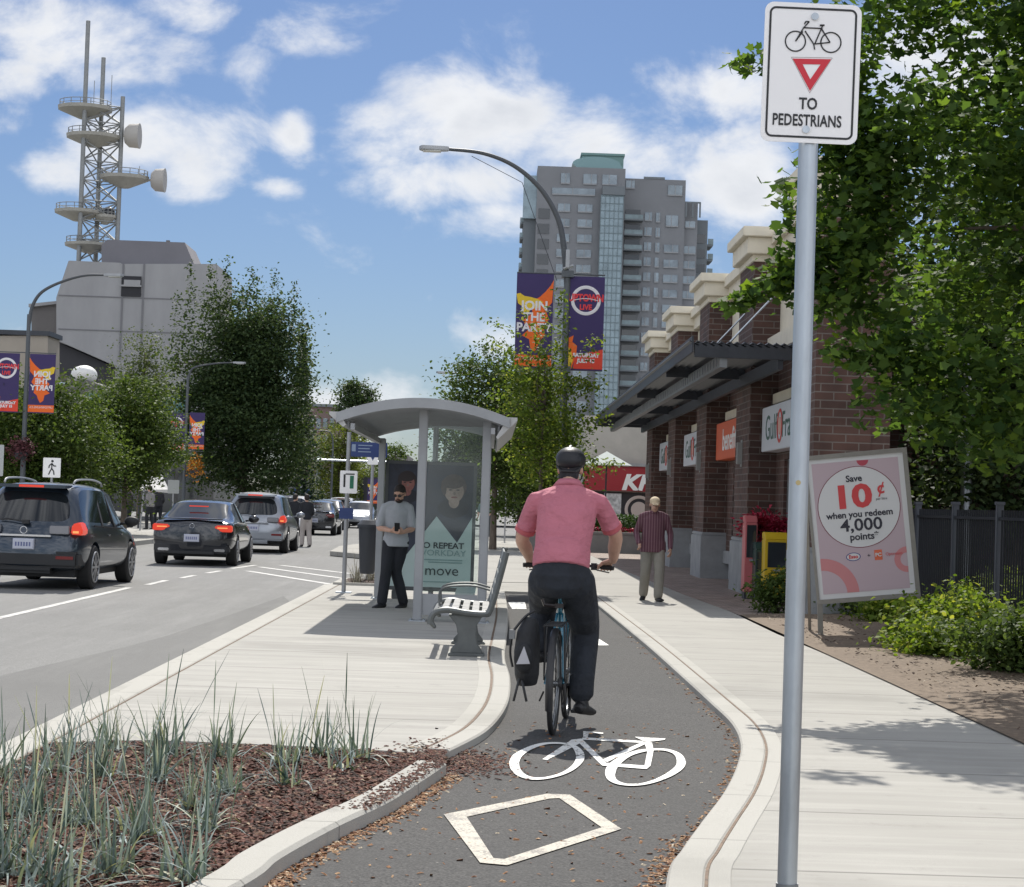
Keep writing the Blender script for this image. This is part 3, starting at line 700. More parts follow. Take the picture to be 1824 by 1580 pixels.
# ------------------------------------------------------------ brick shop building on the right
brick = brick_mat('dark_brick', (.105, .054, .042), (.064, .036, .030), (.15, .125, .11), .38, .12, .010, 'wall')
cream = mat('cream_stucco', (.74, .68, .55), .85, var=.06, vscale=3)
basec = mat('pillar_base_concrete', (.27, .28, .29), .85, var=.15, vscale=3)
winfr = mat('window_frame', (.30, .32, .33), .4, .5)
winglass = mat('shop_glass', (.03, .036, .042), .08, spec=.7)
XP, XW = 4.6, 5.1
shop = thing('brick_shop_building', 'dark brick shop building with cream cornices and grey pillar bases on the right', 'building', (XW, 30, 0))
def sp(name, m, mb, parent=shop, **k):
    o = mb.build(name, m, None, **k); o.parent = parent; o.matrix_parent_inverse = parent.matrix_basis.inverted() if parent is shop else Matrix.Identity(4)
    return o
pil = [28.0, 35.1, 42.25, 49.4, 56.5]; PL = 1.95
mb = MB(); mb.box(XW + .3, XW + .6, 28.02, 66, 0, 6.2); mb.box(XW + .6, 19, 39.0, 66, 0, 6.25); sp('wall', brick, mb)
mb = MB(); mb.box(XW + .64, 19.1, 38.9, 66.1, 6.252, 6.5); sp('roof_cornice', cream, mb)
for i, y in enumerate(pil):
    mb = MB(); mb.box(XP, XW + .32, y, y + PL, .95, 6.0); p = sp('pillar', brick, mb)
    mb = MB(); mb.box(XP - .05, XW + .34, y - .05, y + PL + .05, -.05, .93); mb.box(XP - .03, XW + .34, y - .03, y + PL + .03, .93, 1.0); sp('pillar_base', basec, mb, p, bevel=.015)
    mb = MB(); mb.box(XP - .03, XW + .3, y - .03, y + PL + .03, 5.99, 6.12); mb.box(XP - .14, XW + .5, y - .14, y + PL + .14, 6.12, 6.42); mb.box(XP - .24, XW + .6, y - .24, y + PL + .24, 6.42, 6.60)
    sp('cornice', cream, mb, p, bevel=.012)
lampm = mat('wall_lamp', (.35, .35, .34), .4, .4)
for i in range(4):
    a = pil[i] + PL; b = pil[i + 1]; 
    # bay between pillars
    mb = MB(); mb.box(XW, XW + .3, a, b, 4.62, 5.98); sp('stucco_panel', cream, mb)
    mb = MB(); mb.box(XW - .12, XW + .3, a, b, 6.02, 6.3); mb.box(XW - .22, XW + .3, a, b, 6.3, 6.5); sp('parapet_cornice', cream, mb)
    mb = MB(); mb.box(XW - .22, XW - .003, a + .003, b - .003, 4.3, 4.6); mb.box(XW - .14, XW - .003, a + .003, b - .003, 4.18, 4.3); sp('moulding', cream, mb)
    mb = MB(); mb.box(XW, XW + .3, a, b, 3.45, 4.62); mb.box(XW, XW + .3, a, a + 1.0, .4, 3.45); mb.box(XW, XW + .3, b - 1.0, b, .4, 3.45); mb.box(XW, XW + .3, a + 1, b - 1, 2.42, 3.45); sp('bay_wall', brick, mb)
    mb = MB(); mb.box(XW - .1, XW - .003, a + .35, b - .05, 3.42, 3.6); sp('sign_ledge', cream, mb)
    mb = MB(); mb.box(XW - .06, XW + .3, a, b, .35, .62); mb.box(XW + .06, XW + .3, a, b, -.05, .35); sp('sill', basec, mb)
    f = MB(); g = MB(); tr = MB()
    y0, y1 = a + 1.0, b - 1.0
    for yy in (y0, (y0 + y1) / 2, y1): f.box(XW + .06, XW + .14, yy - .035, yy + .035, .62, 2.42)
    for zz in (.65, 1.98, 2.39): f.box(XW + .063, XW + .137, y0 - .03, y1 + .03, zz - .03, zz + .03)
    w = sp('window', winfr, f)
    for k in (0, 1):
        m0 = y0 + .04 + k * (y1 - y0) / 2; m1 = m0 + (y1 - y0) / 2 - .08
        gg = MB(); gg.box(XW + .09, XW + .11, m0, m1, .68, 1.95); sp('pane', winglass, gg, w)
    tr.box(XW + .09, XW + .11, y0 + .04, y1 - .04, 2.01, 2.36); sp('transom_panel', mat('transom_red', (.42, .12, .08), .4), tr, w)
    mb = MB(); mb.box(XP - .09, XP - .012, pil[i + 1] + .9, pil[i + 1] + 1.05, 2.35, 2.75); mb.box(XP - .012, XP - .001, pil[i + 1] + .86, pil[i + 1] + 1.09, 2.3, 2.8)
    lp = mb.build('wall_lamp', lampm, bevel=.01); tag(lp, ['grey wall lamp on the brick pillar nearest the large Gulf sign', 'grey wall lamp on the brick pillar beside the orange sign', 'grey wall lamp on the brick pillar between the two small white signs', 'grey wall lamp on the farthest brick pillar'][i], 'wall lamp', 'wall lamps on the brick pillars')
# canopy
AW = thing('canopy', 'long dark grey metal louvre canopy over the shop fronts', 'canopy', (XW, 31, 3.8))
def apart(name, m, mb, parent=AW, **k):
    o = mb.build(name, m, None, **k); o.parent = parent
    if parent is AW: o.matrix_parent_inverse = parent.matrix_basis.inverted()
    return o
alm = mat('canopy_beam', (.25, .26, .27), .45, .5, var=.15, vscale=6)
mb = MB(); mb.bar((3.62, 31, 3.86), (3.62, 59.5, 3.86), .12, .2)
for y in np.arange(31.4, 59.4, .42): mb.box(3.548, 3.57, y, y + .3, 3.8, 3.93)
apart('front_beam', alm, mb)
for y in (31.0, 36.0, 43.2, 50.3, 57.4, 59.4): mb = MB(); mb.bar((3.15, y, 4.02), (XW - .002, y, 4.02), .1, .22); apart('cross_beam', dkmetal, mb)
mb = MB(); mb.bar((XP - .07, 31, 3.86), (XP - .07, 59.5, 3.86), .08, .2); apart('wall_beam', dkmetal, mb)
mb = MB()
m_ = 0
x = 3.14
while x < XW - .1:
    p0 = (x, 30.95, 4.13); p1 = (x, 59.5, 4.13)
    mb.bar(p0, p1, .17, .02, up=(.5, 0, 1)); x += .125
apart('louvres', dkmetal, mb)
mb = MB(); mb.box(3.10, 3.13, 30.93, 59.52, 3.98, 4.24); apart('fascia', dkmetal, mb)
for y in (31.2, 36.2, 43.3, 50.4, 57.5):
    mb = MB(); mb.tube([(3.66, y, 4.1), (XP, y, 5.15)], .018, 6); apart('tie_rod', galv, mb)
# signs
orange = mat('orange_panel', (.62, .10, .025), .5); wpanel = mat('white_panel', (.62, .64, .68), .4)
txtg = mat('sign_green_text', (.03, .10, .07), .5); redm = mat('sign_red', (.55, .04, .03), .5)
def wall_sign(y0, y1, kind, label):
    t = thing('shop_sign', label, 'shop sign', (XW - .3, y1, 2.55))
    XS = XW - .3
    mb = MB(); mb.box(XS, XW - .004, y0, y1, 2.55, 3.33); p = mb.build('panel', orange if kind == 'o' else wpanel, bevel=.01); p.parent = t; p.matrix_parent_inverse = t.matrix_basis.inverted()
    rot = Matrix.Rotation(R(-90), 4, 'Z') @ Matrix.Rotation(R(90), 4, 'X')
    def tx(s, y, z, size, m, **k):
        o = text(s, 'lettering', m, None, None, size, Mx=Matrix.Translation((XS - .003, y, z)) @ rot, **k); o.parent = t; o.matrix_parent_inverse = t.matrix_basis.inverted(); return o
    if kind == 'o': tx('benefit', (y0 + y1) / 2, 2.93, .62, white, bold=.012, sx=1.35)
    else:
        tx('Gulf', y1 - 1.15, 2.93, .62, txtg, sx=1.3); tx('Fraser', y0 + 1.25, 2.93, .62, txtg, sx=1.2)
        mb = MB(); yc_ = (y0 + y1) / 2 + .12; mb.ring((XS - .006, yc_, 2.94), .26, .03, 'x', 32, 6, .3); o = mb.build('emblem', redm); o.parent = t; o.matrix_parent_inverse = t.matrix_basis.inverted()
        mb = MB(); mb.disc((XS - .006, yc_, 2.94), .15, 'x', 24, .012); o = mb.build('emblem', mat('emblem_pink', (.7, .4, .33), .5)); o.parent = t; o.matrix_parent_inverse = t.matrix_basis.inverted()
wall_sign(30.3, 34.9, 'w', 'large white shop sign reading Gulf and Fraser beside the steel post')
wall_sign(37.4, 42.0, 'o', 'orange shop sign with white lettering under the canopy')
wall_sign(44.5, 49.1, 'w', 'white shop sign with red emblem just left of the orange sign')
wall_sign(51.6, 56.2, 'w', 'farthest white shop sign beside the last brick pillars')

# ------------------------------------------------------------ fried chicken restaurant beyond
KY = 74.0
kf = thing('restaurant', 'red fronted fast food restaurant reading KFC beyond the brick building', 'restaurant', (6, KY, 0))
def kp(name, m, mb, parent=None, **k):
    o = mb.build(name, m, None, **k); q = parent or kf; o.parent = q
    if q is kf: o.matrix_parent_inverse = q.matrix_basis.inverted()
    return o
kred = mat('restaurant_red', (.30, .022, .03), .45); greyst = mat('beige_render', (.42, .40, .36), .85, var=.08, vscale=2)
a = D(1040, 828, KY); b = D(1148, 876, KY)
kw = MB(); kw.box(a.x, 16, KY + .1, KY + 14, 0, 4.9); kp('wall', greyst, kw)
mb = MB(); mb.box(a.x, 12, KY - .12, KY + .097, b.z, a.z); kp('fascia', kred, mb)
mb = MB(); mb.box(a.x - .05, a.x, KY - .16, KY + .097, b.z - .05, a.z + .1); mb.box(a.x + .3, 12.1, KY - .2, KY - .12, a.z, a.z + .12); kp('trim', alum, mb)
rt = D(1107, 860, KY - .14)
o = text('KFC', 'lettering', white, None, None, .80, 'LEFT', ext=.02, bold=.035, shear=.25, sx=1.15, Mx=Matrix.Translation((rt.x, KY - .14, rt.z)) @ Matrix.Rotation(R(90), 4, 'X')); o.parent = kf; o.matrix_parent_inverse = kf.matrix_basis.inverted()
mb = MB(); mb.box(a.x + .2, 12, KY + .05, KY + .099, .7, b.z - .05); w = kp('window', winglass, mb)
q = D(1090, 900, KY); mb = MB(); mb.box(q.x - .3, q.x + .35, KY + .02, KY + .045, q.z - .45, q.z + .45); kp('poster', mat('poster_grey', (.5, .5, .5), .5, var=.5, vscale=6), mb)
q = D(1138, 908, KY); mb = MB(); mb.ring((q.x, KY + .03, q.z), .48, .06, 'y', 30, 6, .3); mb.disc((q.x, KY + .035, q.z), .3, 'y', 30, .02); kp('round_decal', mat('decal_pale', (.5, .42, .38), .5), mb)
ub = thing('patio_umbrella', 'pale square patio umbrella in front of the restaurant', 'umbrella', (D(1078, 900, 70).x, 70, 0))
mb = MB(); mb.add([(-.85, -.85, 2.95), (.85, -.85, 2.95), (.85, .85, 2.95), (-.85, .85, 2.95), (0, 0, 3.45), (0, 0, 3.4)], [(0, 1, 4), (1, 2, 4), (2, 3, 4), (3, 0, 4), (1, 0, 5), (2, 1, 5), (3, 2, 5), (0, 3, 5)]); mb.build('canopy', mat('umbrella_cloth', (.5, .55, .52), .8), ub, fix=False)
mb = MB(); mb.tube([(0, 0, 0), (0, 0, 3.4)], .03, 8); mb.disc((0, 0, .05), .3, 'z', 16, .1); mb.build('pole', dkmetal, ub)
pw = D(1040, 952, 62); mb = MB(); mb.box(.95, 5.9, 62, 62.5, -.02, pw.z + .02); mb.box(.93, 5.92, 61.97, 62.53, pw.z + .02, pw.z + .1); tag(mb.build('planter_wall', mat('planter_concrete', (.24, .23, .22), .85, var=.15, vscale=2), bevel=.015), 'low grey concrete planter wall in front of the restaurant', 'planter wall')
hedgem = leaf_mat('hedge_leaves', (.015, .04, .012), (.06, .12, .03), .25)
hp = [(random.uniform(1.4, 5.8), random.uniform(62.7, 64.2), pw.z + .05 + random.random() * .62) for _ in range(9000)]
hd = leaves_obj('hedge', np.array(hp), .09, hedgem, None, 3); tag(hd, 'clipped green hedge in the planter before the restaurant', 'hedge')
fl = [(random.uniform(3.0, 4.6) if random.random() < .5 else random.uniform(4.4, 5.8), random.uniform(62.5, 62.7), pw.z + .1 + random.random() * .15) for _ in range(350)]
tag(leaves_obj('flowers', np.array(fl), .09, mat('red_petals', (.55, .03, .08), .6), None, 8), 'red and pink flowers along the planter wall edge', 'flowers', kind='stuff')

# ------------------------------------------------------------ apartment tower
TY = 360.0; sT = TY / F
tw = thing('apartment_tower', 'tall grey apartment tower with a glass stair column and curved green roof', 'apartment tower', (D(1095, 895, TY).x, TY, 0))
tx0 = tw.location.x
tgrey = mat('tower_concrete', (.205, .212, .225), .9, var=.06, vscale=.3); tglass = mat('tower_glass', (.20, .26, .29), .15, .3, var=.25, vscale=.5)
tdark = mat('tower_dark_grey', (.165, .185, .20), .9); twin = mat('tower_window', (.20, .24, .27), .12, .2, var=.35, vscale=.35); tgreen = mat('copper_green', (.18, .29, .30), .4, .3)  # tdark: plain darker grey for returns, balconies and trim
def X(u, v=600): return (D(u, v, TY).x - tx0)
def Zz(v, u=1095): return D(u, v, TY).z
def tp(name, m, mb, parent=tw, **k): return mb.build(name, m, parent, **k)
# depth in local y, front at 0, body 20 m deep
mb = MB(); mb.box(X(948), X(1105), 0, 22, 0, Zz(300)); tp('left_wing', tgrey, mb)
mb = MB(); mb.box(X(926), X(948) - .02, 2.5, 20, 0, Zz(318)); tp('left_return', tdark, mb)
mb = MB(); mb.box(X(1105), X(1216), 3, 24, 0, Zz(312)); tp('right_wing', tgrey, mb)
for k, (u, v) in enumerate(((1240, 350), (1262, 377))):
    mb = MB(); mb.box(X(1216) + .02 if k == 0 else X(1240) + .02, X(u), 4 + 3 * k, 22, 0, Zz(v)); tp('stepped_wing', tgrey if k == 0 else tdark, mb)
mb = MB(); mb.box(X(1062), X(1102), -1.6, -.02, 0, Zz(350)); ss = tp('glass_stair', tglass, mb)
mb = MB()
for v in np.arange(352, 900, 13.2): mb.box(X(1062) - .03, X(1102) + .03, -1.66, -1.61, Zz(v) - .09, Zz(v) + .09)
for u in (1062, 1070, 1078, 1086, 1094, 1102): mb.box(X(u) - .06, X(u) + .06, -1.7, -1.605, 0, Zz(350))
mb.build('mullion', mat('tower_mullion', (.14, .19, .21), .5), ss)
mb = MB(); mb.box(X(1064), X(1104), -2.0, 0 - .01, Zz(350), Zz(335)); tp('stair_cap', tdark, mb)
# curved penthouse
mb = MB(); cx_ = X(1064, 290); r_ = (X(1108) - X(1021)) / 2; pr = [(X(1022), Zz(298))] + [(cx_ - r_ * math.cos(t), Zz(298) + 1.0 + 1.4 * math.sin(t)) for t in np.linspace(.0, math.pi, 12)] + [(X(1106), Zz(298))]
mb.prism(pr, -14, -3, Matrix.Rotation(R(90), 4, 'X')); tp('penthouse', tgreen, mb, smooth=False)
mb = MB(); mb.box(X(1028), X(1103), 3.6, 12, Zz(292), Zz(272)); mb.box(X(1026), X(1105), 3.3, 12.4, Zz(272), Zz(268)); tp('penthouse_top', mat('penthouse_green', (.14, .25, .24), .5), mb)
mb = MB()
for (u0, u1, v0, v1) in ((1140, 1178, 308, 312), (1216, 1244, 350, 353)):
    mb.box(X(u0), X(u1), 2.9, 3.1, Zz(v1), Zz(v0)); 
for u in (1218, 1230, 1243): mb.bar((X(u), 3.0, Zz(378)), (X(u), 3.0, Zz(351)), .3)
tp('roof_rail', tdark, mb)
fl_h = 27.0
wins = []
for i in range(17):
    v = 372 + 27 * i
    if v > 760: break
    for (u0, u1) in ((986, 1008), (1022, 1048)): wins.append((u0, u1, v - 6, v + 8, -.06))
    if v > 400:
        wins.append((1180, 1206, v + 26 * 0 + 3, v + 17, 2.94)); wins.append((1217, 1238, v + 3, v + 17, 3.94))
    wins.append((1144, 1157, v, v + 15, 2.94)); wins.append((1164, 1172, v, v + 17, 2.94))
for (u0, u1) in ((990, 1006), (1030, 1054), (1064, 1090), (1098, 1124)):
    wins.append((u0, u1, 312, 330, -.06) if u1 < 1106 else (u0 + 10, u1, 316, 330, 2.94))
wins += [(1184, 1210, 322, 340, 2.94), (1182, 1204, 376, 396, 2.94), (1218, 1236, 384, 396, 3.94), (975, 1052, 338, 350, -.06)]
rw = random.Random(5)
for i, (u0, u1, v0, v1, y) in enumerate(wins):
    if i >= 96: break
    mb = MB(); mb.box(X(u0), X(u1), y - .12, y + .03, Zz(v1), Zz(v0)); w = mb.build('window', twin, tw)
    w2_ = MB(); mid = (X(u0) + X(u1)) / 2 + rw.uniform(-.3, .3); w2_.box(mid - .06, mid + .06, y - .18, y - .121, Zz(v1), Zz(v0)); w2_.box(X(u0), X(u1), y - .17, y - .121, Zz(v1) - .1, Zz(v1) + .14); w2_.build('frame', mat('tower_frame', (.28, .29, .3), .6), w)
# balconies: right of the stair, left edge, right edge
bal = []
balg = mat('balcony_glass', (.16, .22, .24), .2, var=.3, vscale=.6)
for i in range(15):
    v = 368 + 27 * i
    if v > 740: break
    for (u0, u1, y0, y1) in ((1106, 1140, .6, 3.0),):
        mb = MB(); mb.box(X(u0), X(u1), y0, y1 - .01, Zz(v + 21) - .15, Zz(v + 21) + .15); b = mb.build('balcony', tdark, tw)
        mb = MB(); mb.box(X(u0) + .1, X(u1) - .1, y0 + .05, y0 + .12, Zz(v + 21) + .15, Zz(v + 12)); mb.build('railing', balg, b)
        mb = MB(); mb.box(X(u0 + 3), X(u1 - 4), 2.9, 2.99, Zz(v + 19), Zz(v)); mb.build('door', winglass, b)
    if i < 13:
        mb = MB(); mb.box(X(921), X(926) - .01, 3, 9, Zz(v + 31) - .2, Zz(v + 31) + .2); b = mb.build('balcony', tdark, tw)
        mb = MB(); mb.box(X(920) , X(921) - .02, 3, 9, Zz(v + 31) - .1, Zz(v + 21)); mb.box(X(921), X(926) - .01, 2.9, 2.97, Zz(v + 31) + .2, Zz(v + 21)); mb.build('railing', balg, b)
        mb = MB(); mb.box(X(952), X(972), -.1, -.02, Zz(v + 26), Zz(v + 8)); mb.build('recess', winglass, b)
    if 0 < i < 9:
        mb = MB(); mb.box(X(1262) + .02, X(1273), 8, 14, Zz(v + 26) - .2, Zz(v + 26) + .2); b = mb.build('balcony', tdark, tw)
        mb = MB(); mb.box(X(1264), X(1273), 7.9, 7.97, Zz(v + 26) + .2, Zz(v + 14)); mb.box(X(1273) + .02, X(1274), 8, 14, Zz(v + 26), Zz(v + 14)); mb.build('railing', balg, b)
        mb = MB(); mb.box(X(1243), X(1258), 6.9, 6.98, Zz(v + 24), Zz(v + 8)); mb.build('recess', winglass, b)
mb = MB(); mb.box(X(924), X(948), 1.6, 2.48, Zz(392), Zz(315)); tp('glass_bay', tglass, mb)

# ------------------------------------------------------------ telecom building and lattice tower
BY = 118.0
tel = thing('concrete_building', 'windowless grey concrete telecom building with an overhanging underside', 'building', (D(225, 890, BY).x, BY, 0))
bx0 = tel.location.x
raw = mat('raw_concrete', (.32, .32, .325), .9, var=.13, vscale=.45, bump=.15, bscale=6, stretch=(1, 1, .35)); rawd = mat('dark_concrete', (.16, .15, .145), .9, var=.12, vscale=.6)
def BX(u, v, y=BY): return D(u, v, y).x - bx0
def BZ(u, v, y=BY): return D(u, v, y).z
def bpoly(px, y0, y1, y=BY):
    mb = MB(); pts_ = [(BX(u, v, y), BZ(u, v, y)) for u, v in px]
    mb.prism(pts_, -(y1), -(y0), Matrix.Rotation(R(90), 4, 'X')); return mb
bpoly([(122, 464), (215, 468), (215, 470), (386, 470), (386, 880), (205, 880), (205, 652), (100, 606), (100, 530)], 0, 7).build('wall', raw, tel, bevel=.03)
bpoly([(172, 430), (182, 421), (322, 426), (341, 470), (341, 476), (172, 472)], 1.5, 6).build('penthouse', mat('penthouse_grey', (.19, .187, .205), .9, var=.08, vscale=.5), tel)
mb = MB(); mb.box(BX(276, 420), BX(282, 420), 4, 4.3, BZ(276, 424), BZ(276, 412)); mb.build('vent', rawd, tel)
mb = MB(); mb.box(BX(217, 500), BX(252, 500), -.1, -.012, BZ(230, 528), BZ(230, 492)); w = mb.build('opening', mat('recess_shade', (.03, .03, .035), .8), tel)  # dark panel on the wall face, coloured as the shade inside an opening
mb = MB(); mb.box(BX(222, 500), BX(251, 500), -.2, -.101, BZ(230, 508), BZ(230, 499)); mb.box(BX(216, 500), BX(253, 500), -.22, -.1, BZ(230, 511), BZ(230, 508)); mb.build('louvre', raw, w)
mb = MB()
for u in (215, 252): mb.box(BX(u, 600) - .05, BX(u, 600) + .05, -.05, -.012, BZ(u, 640), BZ(u, 470))
for v in (530, 590): mb.box(BX(104, v), BX(349, v), -.04, -.013, BZ(225, v) - .03, BZ(225, v) + .03)
mb.build('panel_joint', mat('joint_grey', (.19, .19, .20), .9), tel)
bpoly([(95, 606), (205, 655), (205, 700), (95, 660)], .5, 6.8).build('soffit_shade', mat('soffit_shade_dark', (.05, .05, .055), .9), tel)  # dark block put in for the natural shade under the overhang
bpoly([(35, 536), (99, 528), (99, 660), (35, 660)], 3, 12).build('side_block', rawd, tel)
bpoly([(32, 533), (101, 526), (101, 531), (32, 539)], 2.7, 12.3).build('side_cap', raw, tel)

steel = mat('tower_steel', (.27, .28, .28), .6, .4, var=.1, vscale=2)
lt = thing('telecom_mast', 'tall steel lattice telecom mast with round platforms and dish antennas', 'telecom mast', (D(178, 470, BY + 5).x, BY + 5, D(178, 470, BY + 5).z - .3))
LYY = BY + 5; l0 = lt.location
def P_(u, v, dy=0): p = D(u, v, LYY); return Vector((p.x - l0.x, dy, p.z - l0.z))
legs = [((146, 470), (157, 44), -1.0, .15), ((163, 468), (176, 95), 1.2, .15), ((209, 425), (216, 172), 0.0, .15)]
for (a, b, dy, r) in legs:
    mb = MB(); A = P_(*a, dy); B = P_(*b, dy); B.x = A.x + (B.z - A.z) * 0; A.z = -.5; mb.tube([A, B], [r, r * .92], 10); mb.build('leg', steel, lt, smooth=True)
LX = [(P_(*a, dy).x, dy) for (a, b, dy, r) in legs]
mb = MB()
hts = [P_(180, v).z for v in (468, 430, 395, 360, 325, 290, 255, 220, 190)]
for i in range(len(hts) - 1):
    for k in range(3):
        p, q = LX[k], LX[(k + 1) % 3]
        if i >= 6 and k == 0: pass
        mb.tube([(p[0], p[1], hts[i]), (q[0], q[1], hts[i + 1])], .05, 5); mb.tube([(q[0], q[1], hts[i]), (p[0], p[1], hts[i + 1])], .05, 5)
        mb.tube([(p[0], p[1], hts[i + 1]), (q[0], q[1], hts[i + 1])], .04, 5)
mb.build('bracing', steel, lt)
for (uc, v, hw, dp) in ((152, 193, 49, 20), (167, 243, 49, 20), (222, 316, 44, 20), (140, 377, 43, 18), (160, 436, 45, 16), (188, 385, 20, 16)):
    c = P_(uc, v); w = hw / F * LYY; hgt = dp / F * LYY
    mb = MB(); n = 16
    mb.tube([(c.x, 0, c.z + .1 * hgt), (c.x, 0, c.z - .2 * hgt), (c.x, 0, c.z - .95 * hgt)], [w, w * .98, w * .22], n, ry=[w * .9, w * .88, w * .2], up=(0, 1, 0)); p = mb.build('platform', mat('platform_steel', (.36, .35, .31), .7, var=.1, vscale=2), lt)
    mb = MB()
    for k in range(n):
        a = 2 * math.pi * k / n; e = 2 * math.pi * (k + 1) / n
        x1, y1, x2, y2 = c.x + w * .93 * math.cos(a), w * .84 * math.sin(a), c.x + w * .93 * math.cos(e), w * .84 * math.sin(e)
        mb.tube([(x1, y1, c.z), (x1, y1, c.z + .42)], .025, 4); mb.tube([(x1, y1, c.z + .42), (x2, y2, c.z + .42)], .025, 4); mb.tube([(x1, y1, c.z + .2), (x2, y2, c.z + .2)], .018, 4)
    mb.build('railing', steel, p)
for (uc, v, hw, hh) in ((236, 242, 13, 22), (282, 321, 12, 21)):
    c = P_(uc, v); w = hw / F * LYY; hgt = hh / F * LYY
    mb = MB(); mb.tube([(c.x - w, .0, c.z), (c.x - w * .4, 0, c.z), (c.x + w * .75, 0, c.z), (c.x + w, 0, c.z)], [hgt * .62, hgt * .95, hgt, hgt * 1.04], 20); mb.tube([(c.x - w, 0, c.z), (c.x - w * 2.6, 0, c.z - .1)], .08, 6); mb.build('dish_antenna', mat('antenna_grey', (.42, .40, .37), .6), lt, smooth=True)
for (u, v0, v1) in ((146, 190, 112), (194, 190, 130), (245, 312, 293), (163, 190, 140)):
    mb = MB(); A = P_(u, v0, .6); B = P_(u, v1, .6); B.x = A.x; mb.tube([A, B], .022, 5); mb.build('whip_antenna', steel, lt)
mb = MB(); c = P_(190, 380, .5)
mb.ell(c, (.45, .3, .5), 12, 8); mb.build('drum_antenna', dkmetal, lt, smooth=True)

# other left side buildings
def simple_building(name, label, px, y, depth, m, extra=None, cat='building'):
    t = thing(name, label, cat, (D(sum(p[0] for p in px) / len(px), 880, y).x, y, 0)); x0_ = t.location.x
    mb = MB(); pts_ = [(D(u, v, y).x - x0_, max(0, D(u, v, y).z)) for u, v in px]; mb.prism(pts_, -depth, 0, Matrix.Rotation(R(90), 4, 'X')); mb.build('wall', m, t)
    if extra: extra(t, x0_)
    return t
tan = mat('tan_render', (.36, .32, .27), .9, var=.08, vscale=.6)
def ex1(t, x0_):
    y = 92; mb = MB(); mb.box(D(-60, 600, y).x - x0_, D(86, 600, y).x - x0_ + .1, -.12, 2.6, D(40, 597, y).z, D(40, 597, y).z + .22); mb.build('parapet', dkmetal, t)
    mb = MB(); mb.box(D(-60, 700, y).x - x0_, D(84, 700, y).x - x0_, -.3, -.01, 2.6, 3.4); mb.build('sign_band', tan, t)
    for k in range(5):
        xx = D(-50 + k * 27, 800, y).x - x0_; mb = MB(); mb.box(xx, xx + .55, -.06, -.005, .5, 2.4); mb.build('window', winglass, t)
simple_building('shop_building', 'tan flat roofed shop building behind the left banners', [(-90, 598), (85, 598), (85, 905), (-90, 905)], 92, 2.5, tan, ex1)
def ex2(t, x0_):
    y = 100; a_ = D(150, 668, y); b_ = D(204, 703, y)
    for k in range(7):
        mb = MB(); u = 154 + k * 26; A = D(u, 674 + k * 5, y); B = D(u + 22, 735, y); mb.box(A.x - x0_, B.x - x0_, -.06, -.005, 4.6, 6.4); mb.build('window', mat('teal_glass', (.12, .26, .28), .15), t)
    for k in range(6):
        A = D(110 + k * 42, 800, y); mb = MB(); mb.box(A.x - x0_, A.x - x0_ + 1.0, -.06, -.005, .4, 2.6); mb.build('window', winglass, t)
simple_building('shop_building', 'grey street front building with a band of teal windows behind the left trees', [(86, 690), (150, 675), (380, 760), (380, 905), (86, 905)], 100, 12, mat('storefront_grey', (.14, .14, .14), .8, var=.2, vscale=.7), ex2)
dm_ = thing('dome_awning', 'small white dome on the roof above the left trees', 'dome', tuple(D(150, 668, 101)))
mb = MB(); mb.ell((0, 0, 0), (.68, .68, .5), 20, 10); mb.build('dome', white, dm_, smooth='all')
aw = thing('shop_awning', 'white sloping awning over the shop front behind the dark sedan', 'awning', (D(275, 880, 78).x, 78, 0)); A = D(252, 850, 78); B = D(303, 872, 78)
mb = MB(); mb.add([(A.x - aw.location.x, 1.2, A.z), (A.x - aw.location.x + .6, 1.2, A.z + .15), (B.x - aw.location.x, -.3, B.z), (A.x - aw.location.x, -.3, B.z - .05), (A.x - aw.location.x, 1.2, A.z - .05), (B.x - aw.location.x, -.3, B.z - .14)], [(0, 1, 2, 3), (4, 3, 5), (3, 2, 5)]); mb.build('cloth', mat('awning_cloth', (.5, .5, .48), .8), aw, fix=False)
mb = MB(); mb.tube([(A.x - aw.location.x, -.3, 0), (A.x - aw.location.x, -.3, B.z)], .04, 6); mb.build('post', dkmetal, aw)
def ex3(t, x0_):
    y = 135; A = D(524, 871, y); B = D(556, 893, y); mb = MB(); mb.box(A.x - x0_, B.x - x0_, -.15, -.01, B.z, A.z); mb.build('sign', mat('blue_sign', (.03, .09, .33), .5), t)
    mb = MB(); mb.box(D(482, 898, y).x - x0_, D(640, 898, y).x - x0_, -.08, -.01, .1, 1.2); mb.build('window', winglass, t)
simple_building('store', 'low grey store with a blue sign at the far end of the street', [(470, 852), (575, 856), (645, 880), (645, 912), (470, 912)], 135, 15, mat('store_grey', (.33, .34, .35), .85), ex3, 'store')
brn = mat('brown_brick', (.17, .12, .11), .9, var=.12, vscale=.5)
def ex4(t, x0_):
    y = 210
    for r_i in range(4):
        for k in range(4):
            A = D(552 + k * 12, 745 + r_i * 30, y); mb = MB(); mb.box(A.x - x0_, A.x - x0_ + .45, -.08, -.01, A.z - 1.1, A.z); mb.build('window', twin, t)
    A = D(545, 722, y); B = D(600, 735, y); mb = MB(); mb.box(A.x - x0_ - .2, B.x - x0_ + .2, -.3, 10, A.z - .1, A.z + .2); mb.build('roof', tdark, t)
simple_building('apartment_block', 'brown apartment block peeking out right of the tall dark tree', [(540, 724), (600, 722), (600, 910), (540, 910)], 210, 12, brn, ex4, 'apartment block')
simple_building('flat_building', 'small flat roofed building seen beneath the bus shelter roof', [(690, 812), (727, 812), (727, 912), (690, 912)], 160, 10, rawd, lambda t, x0_: MB().box(-1.2, 1.2, -.15, -.01, 3.2, 4.2).build('sign_band', tdark, t))
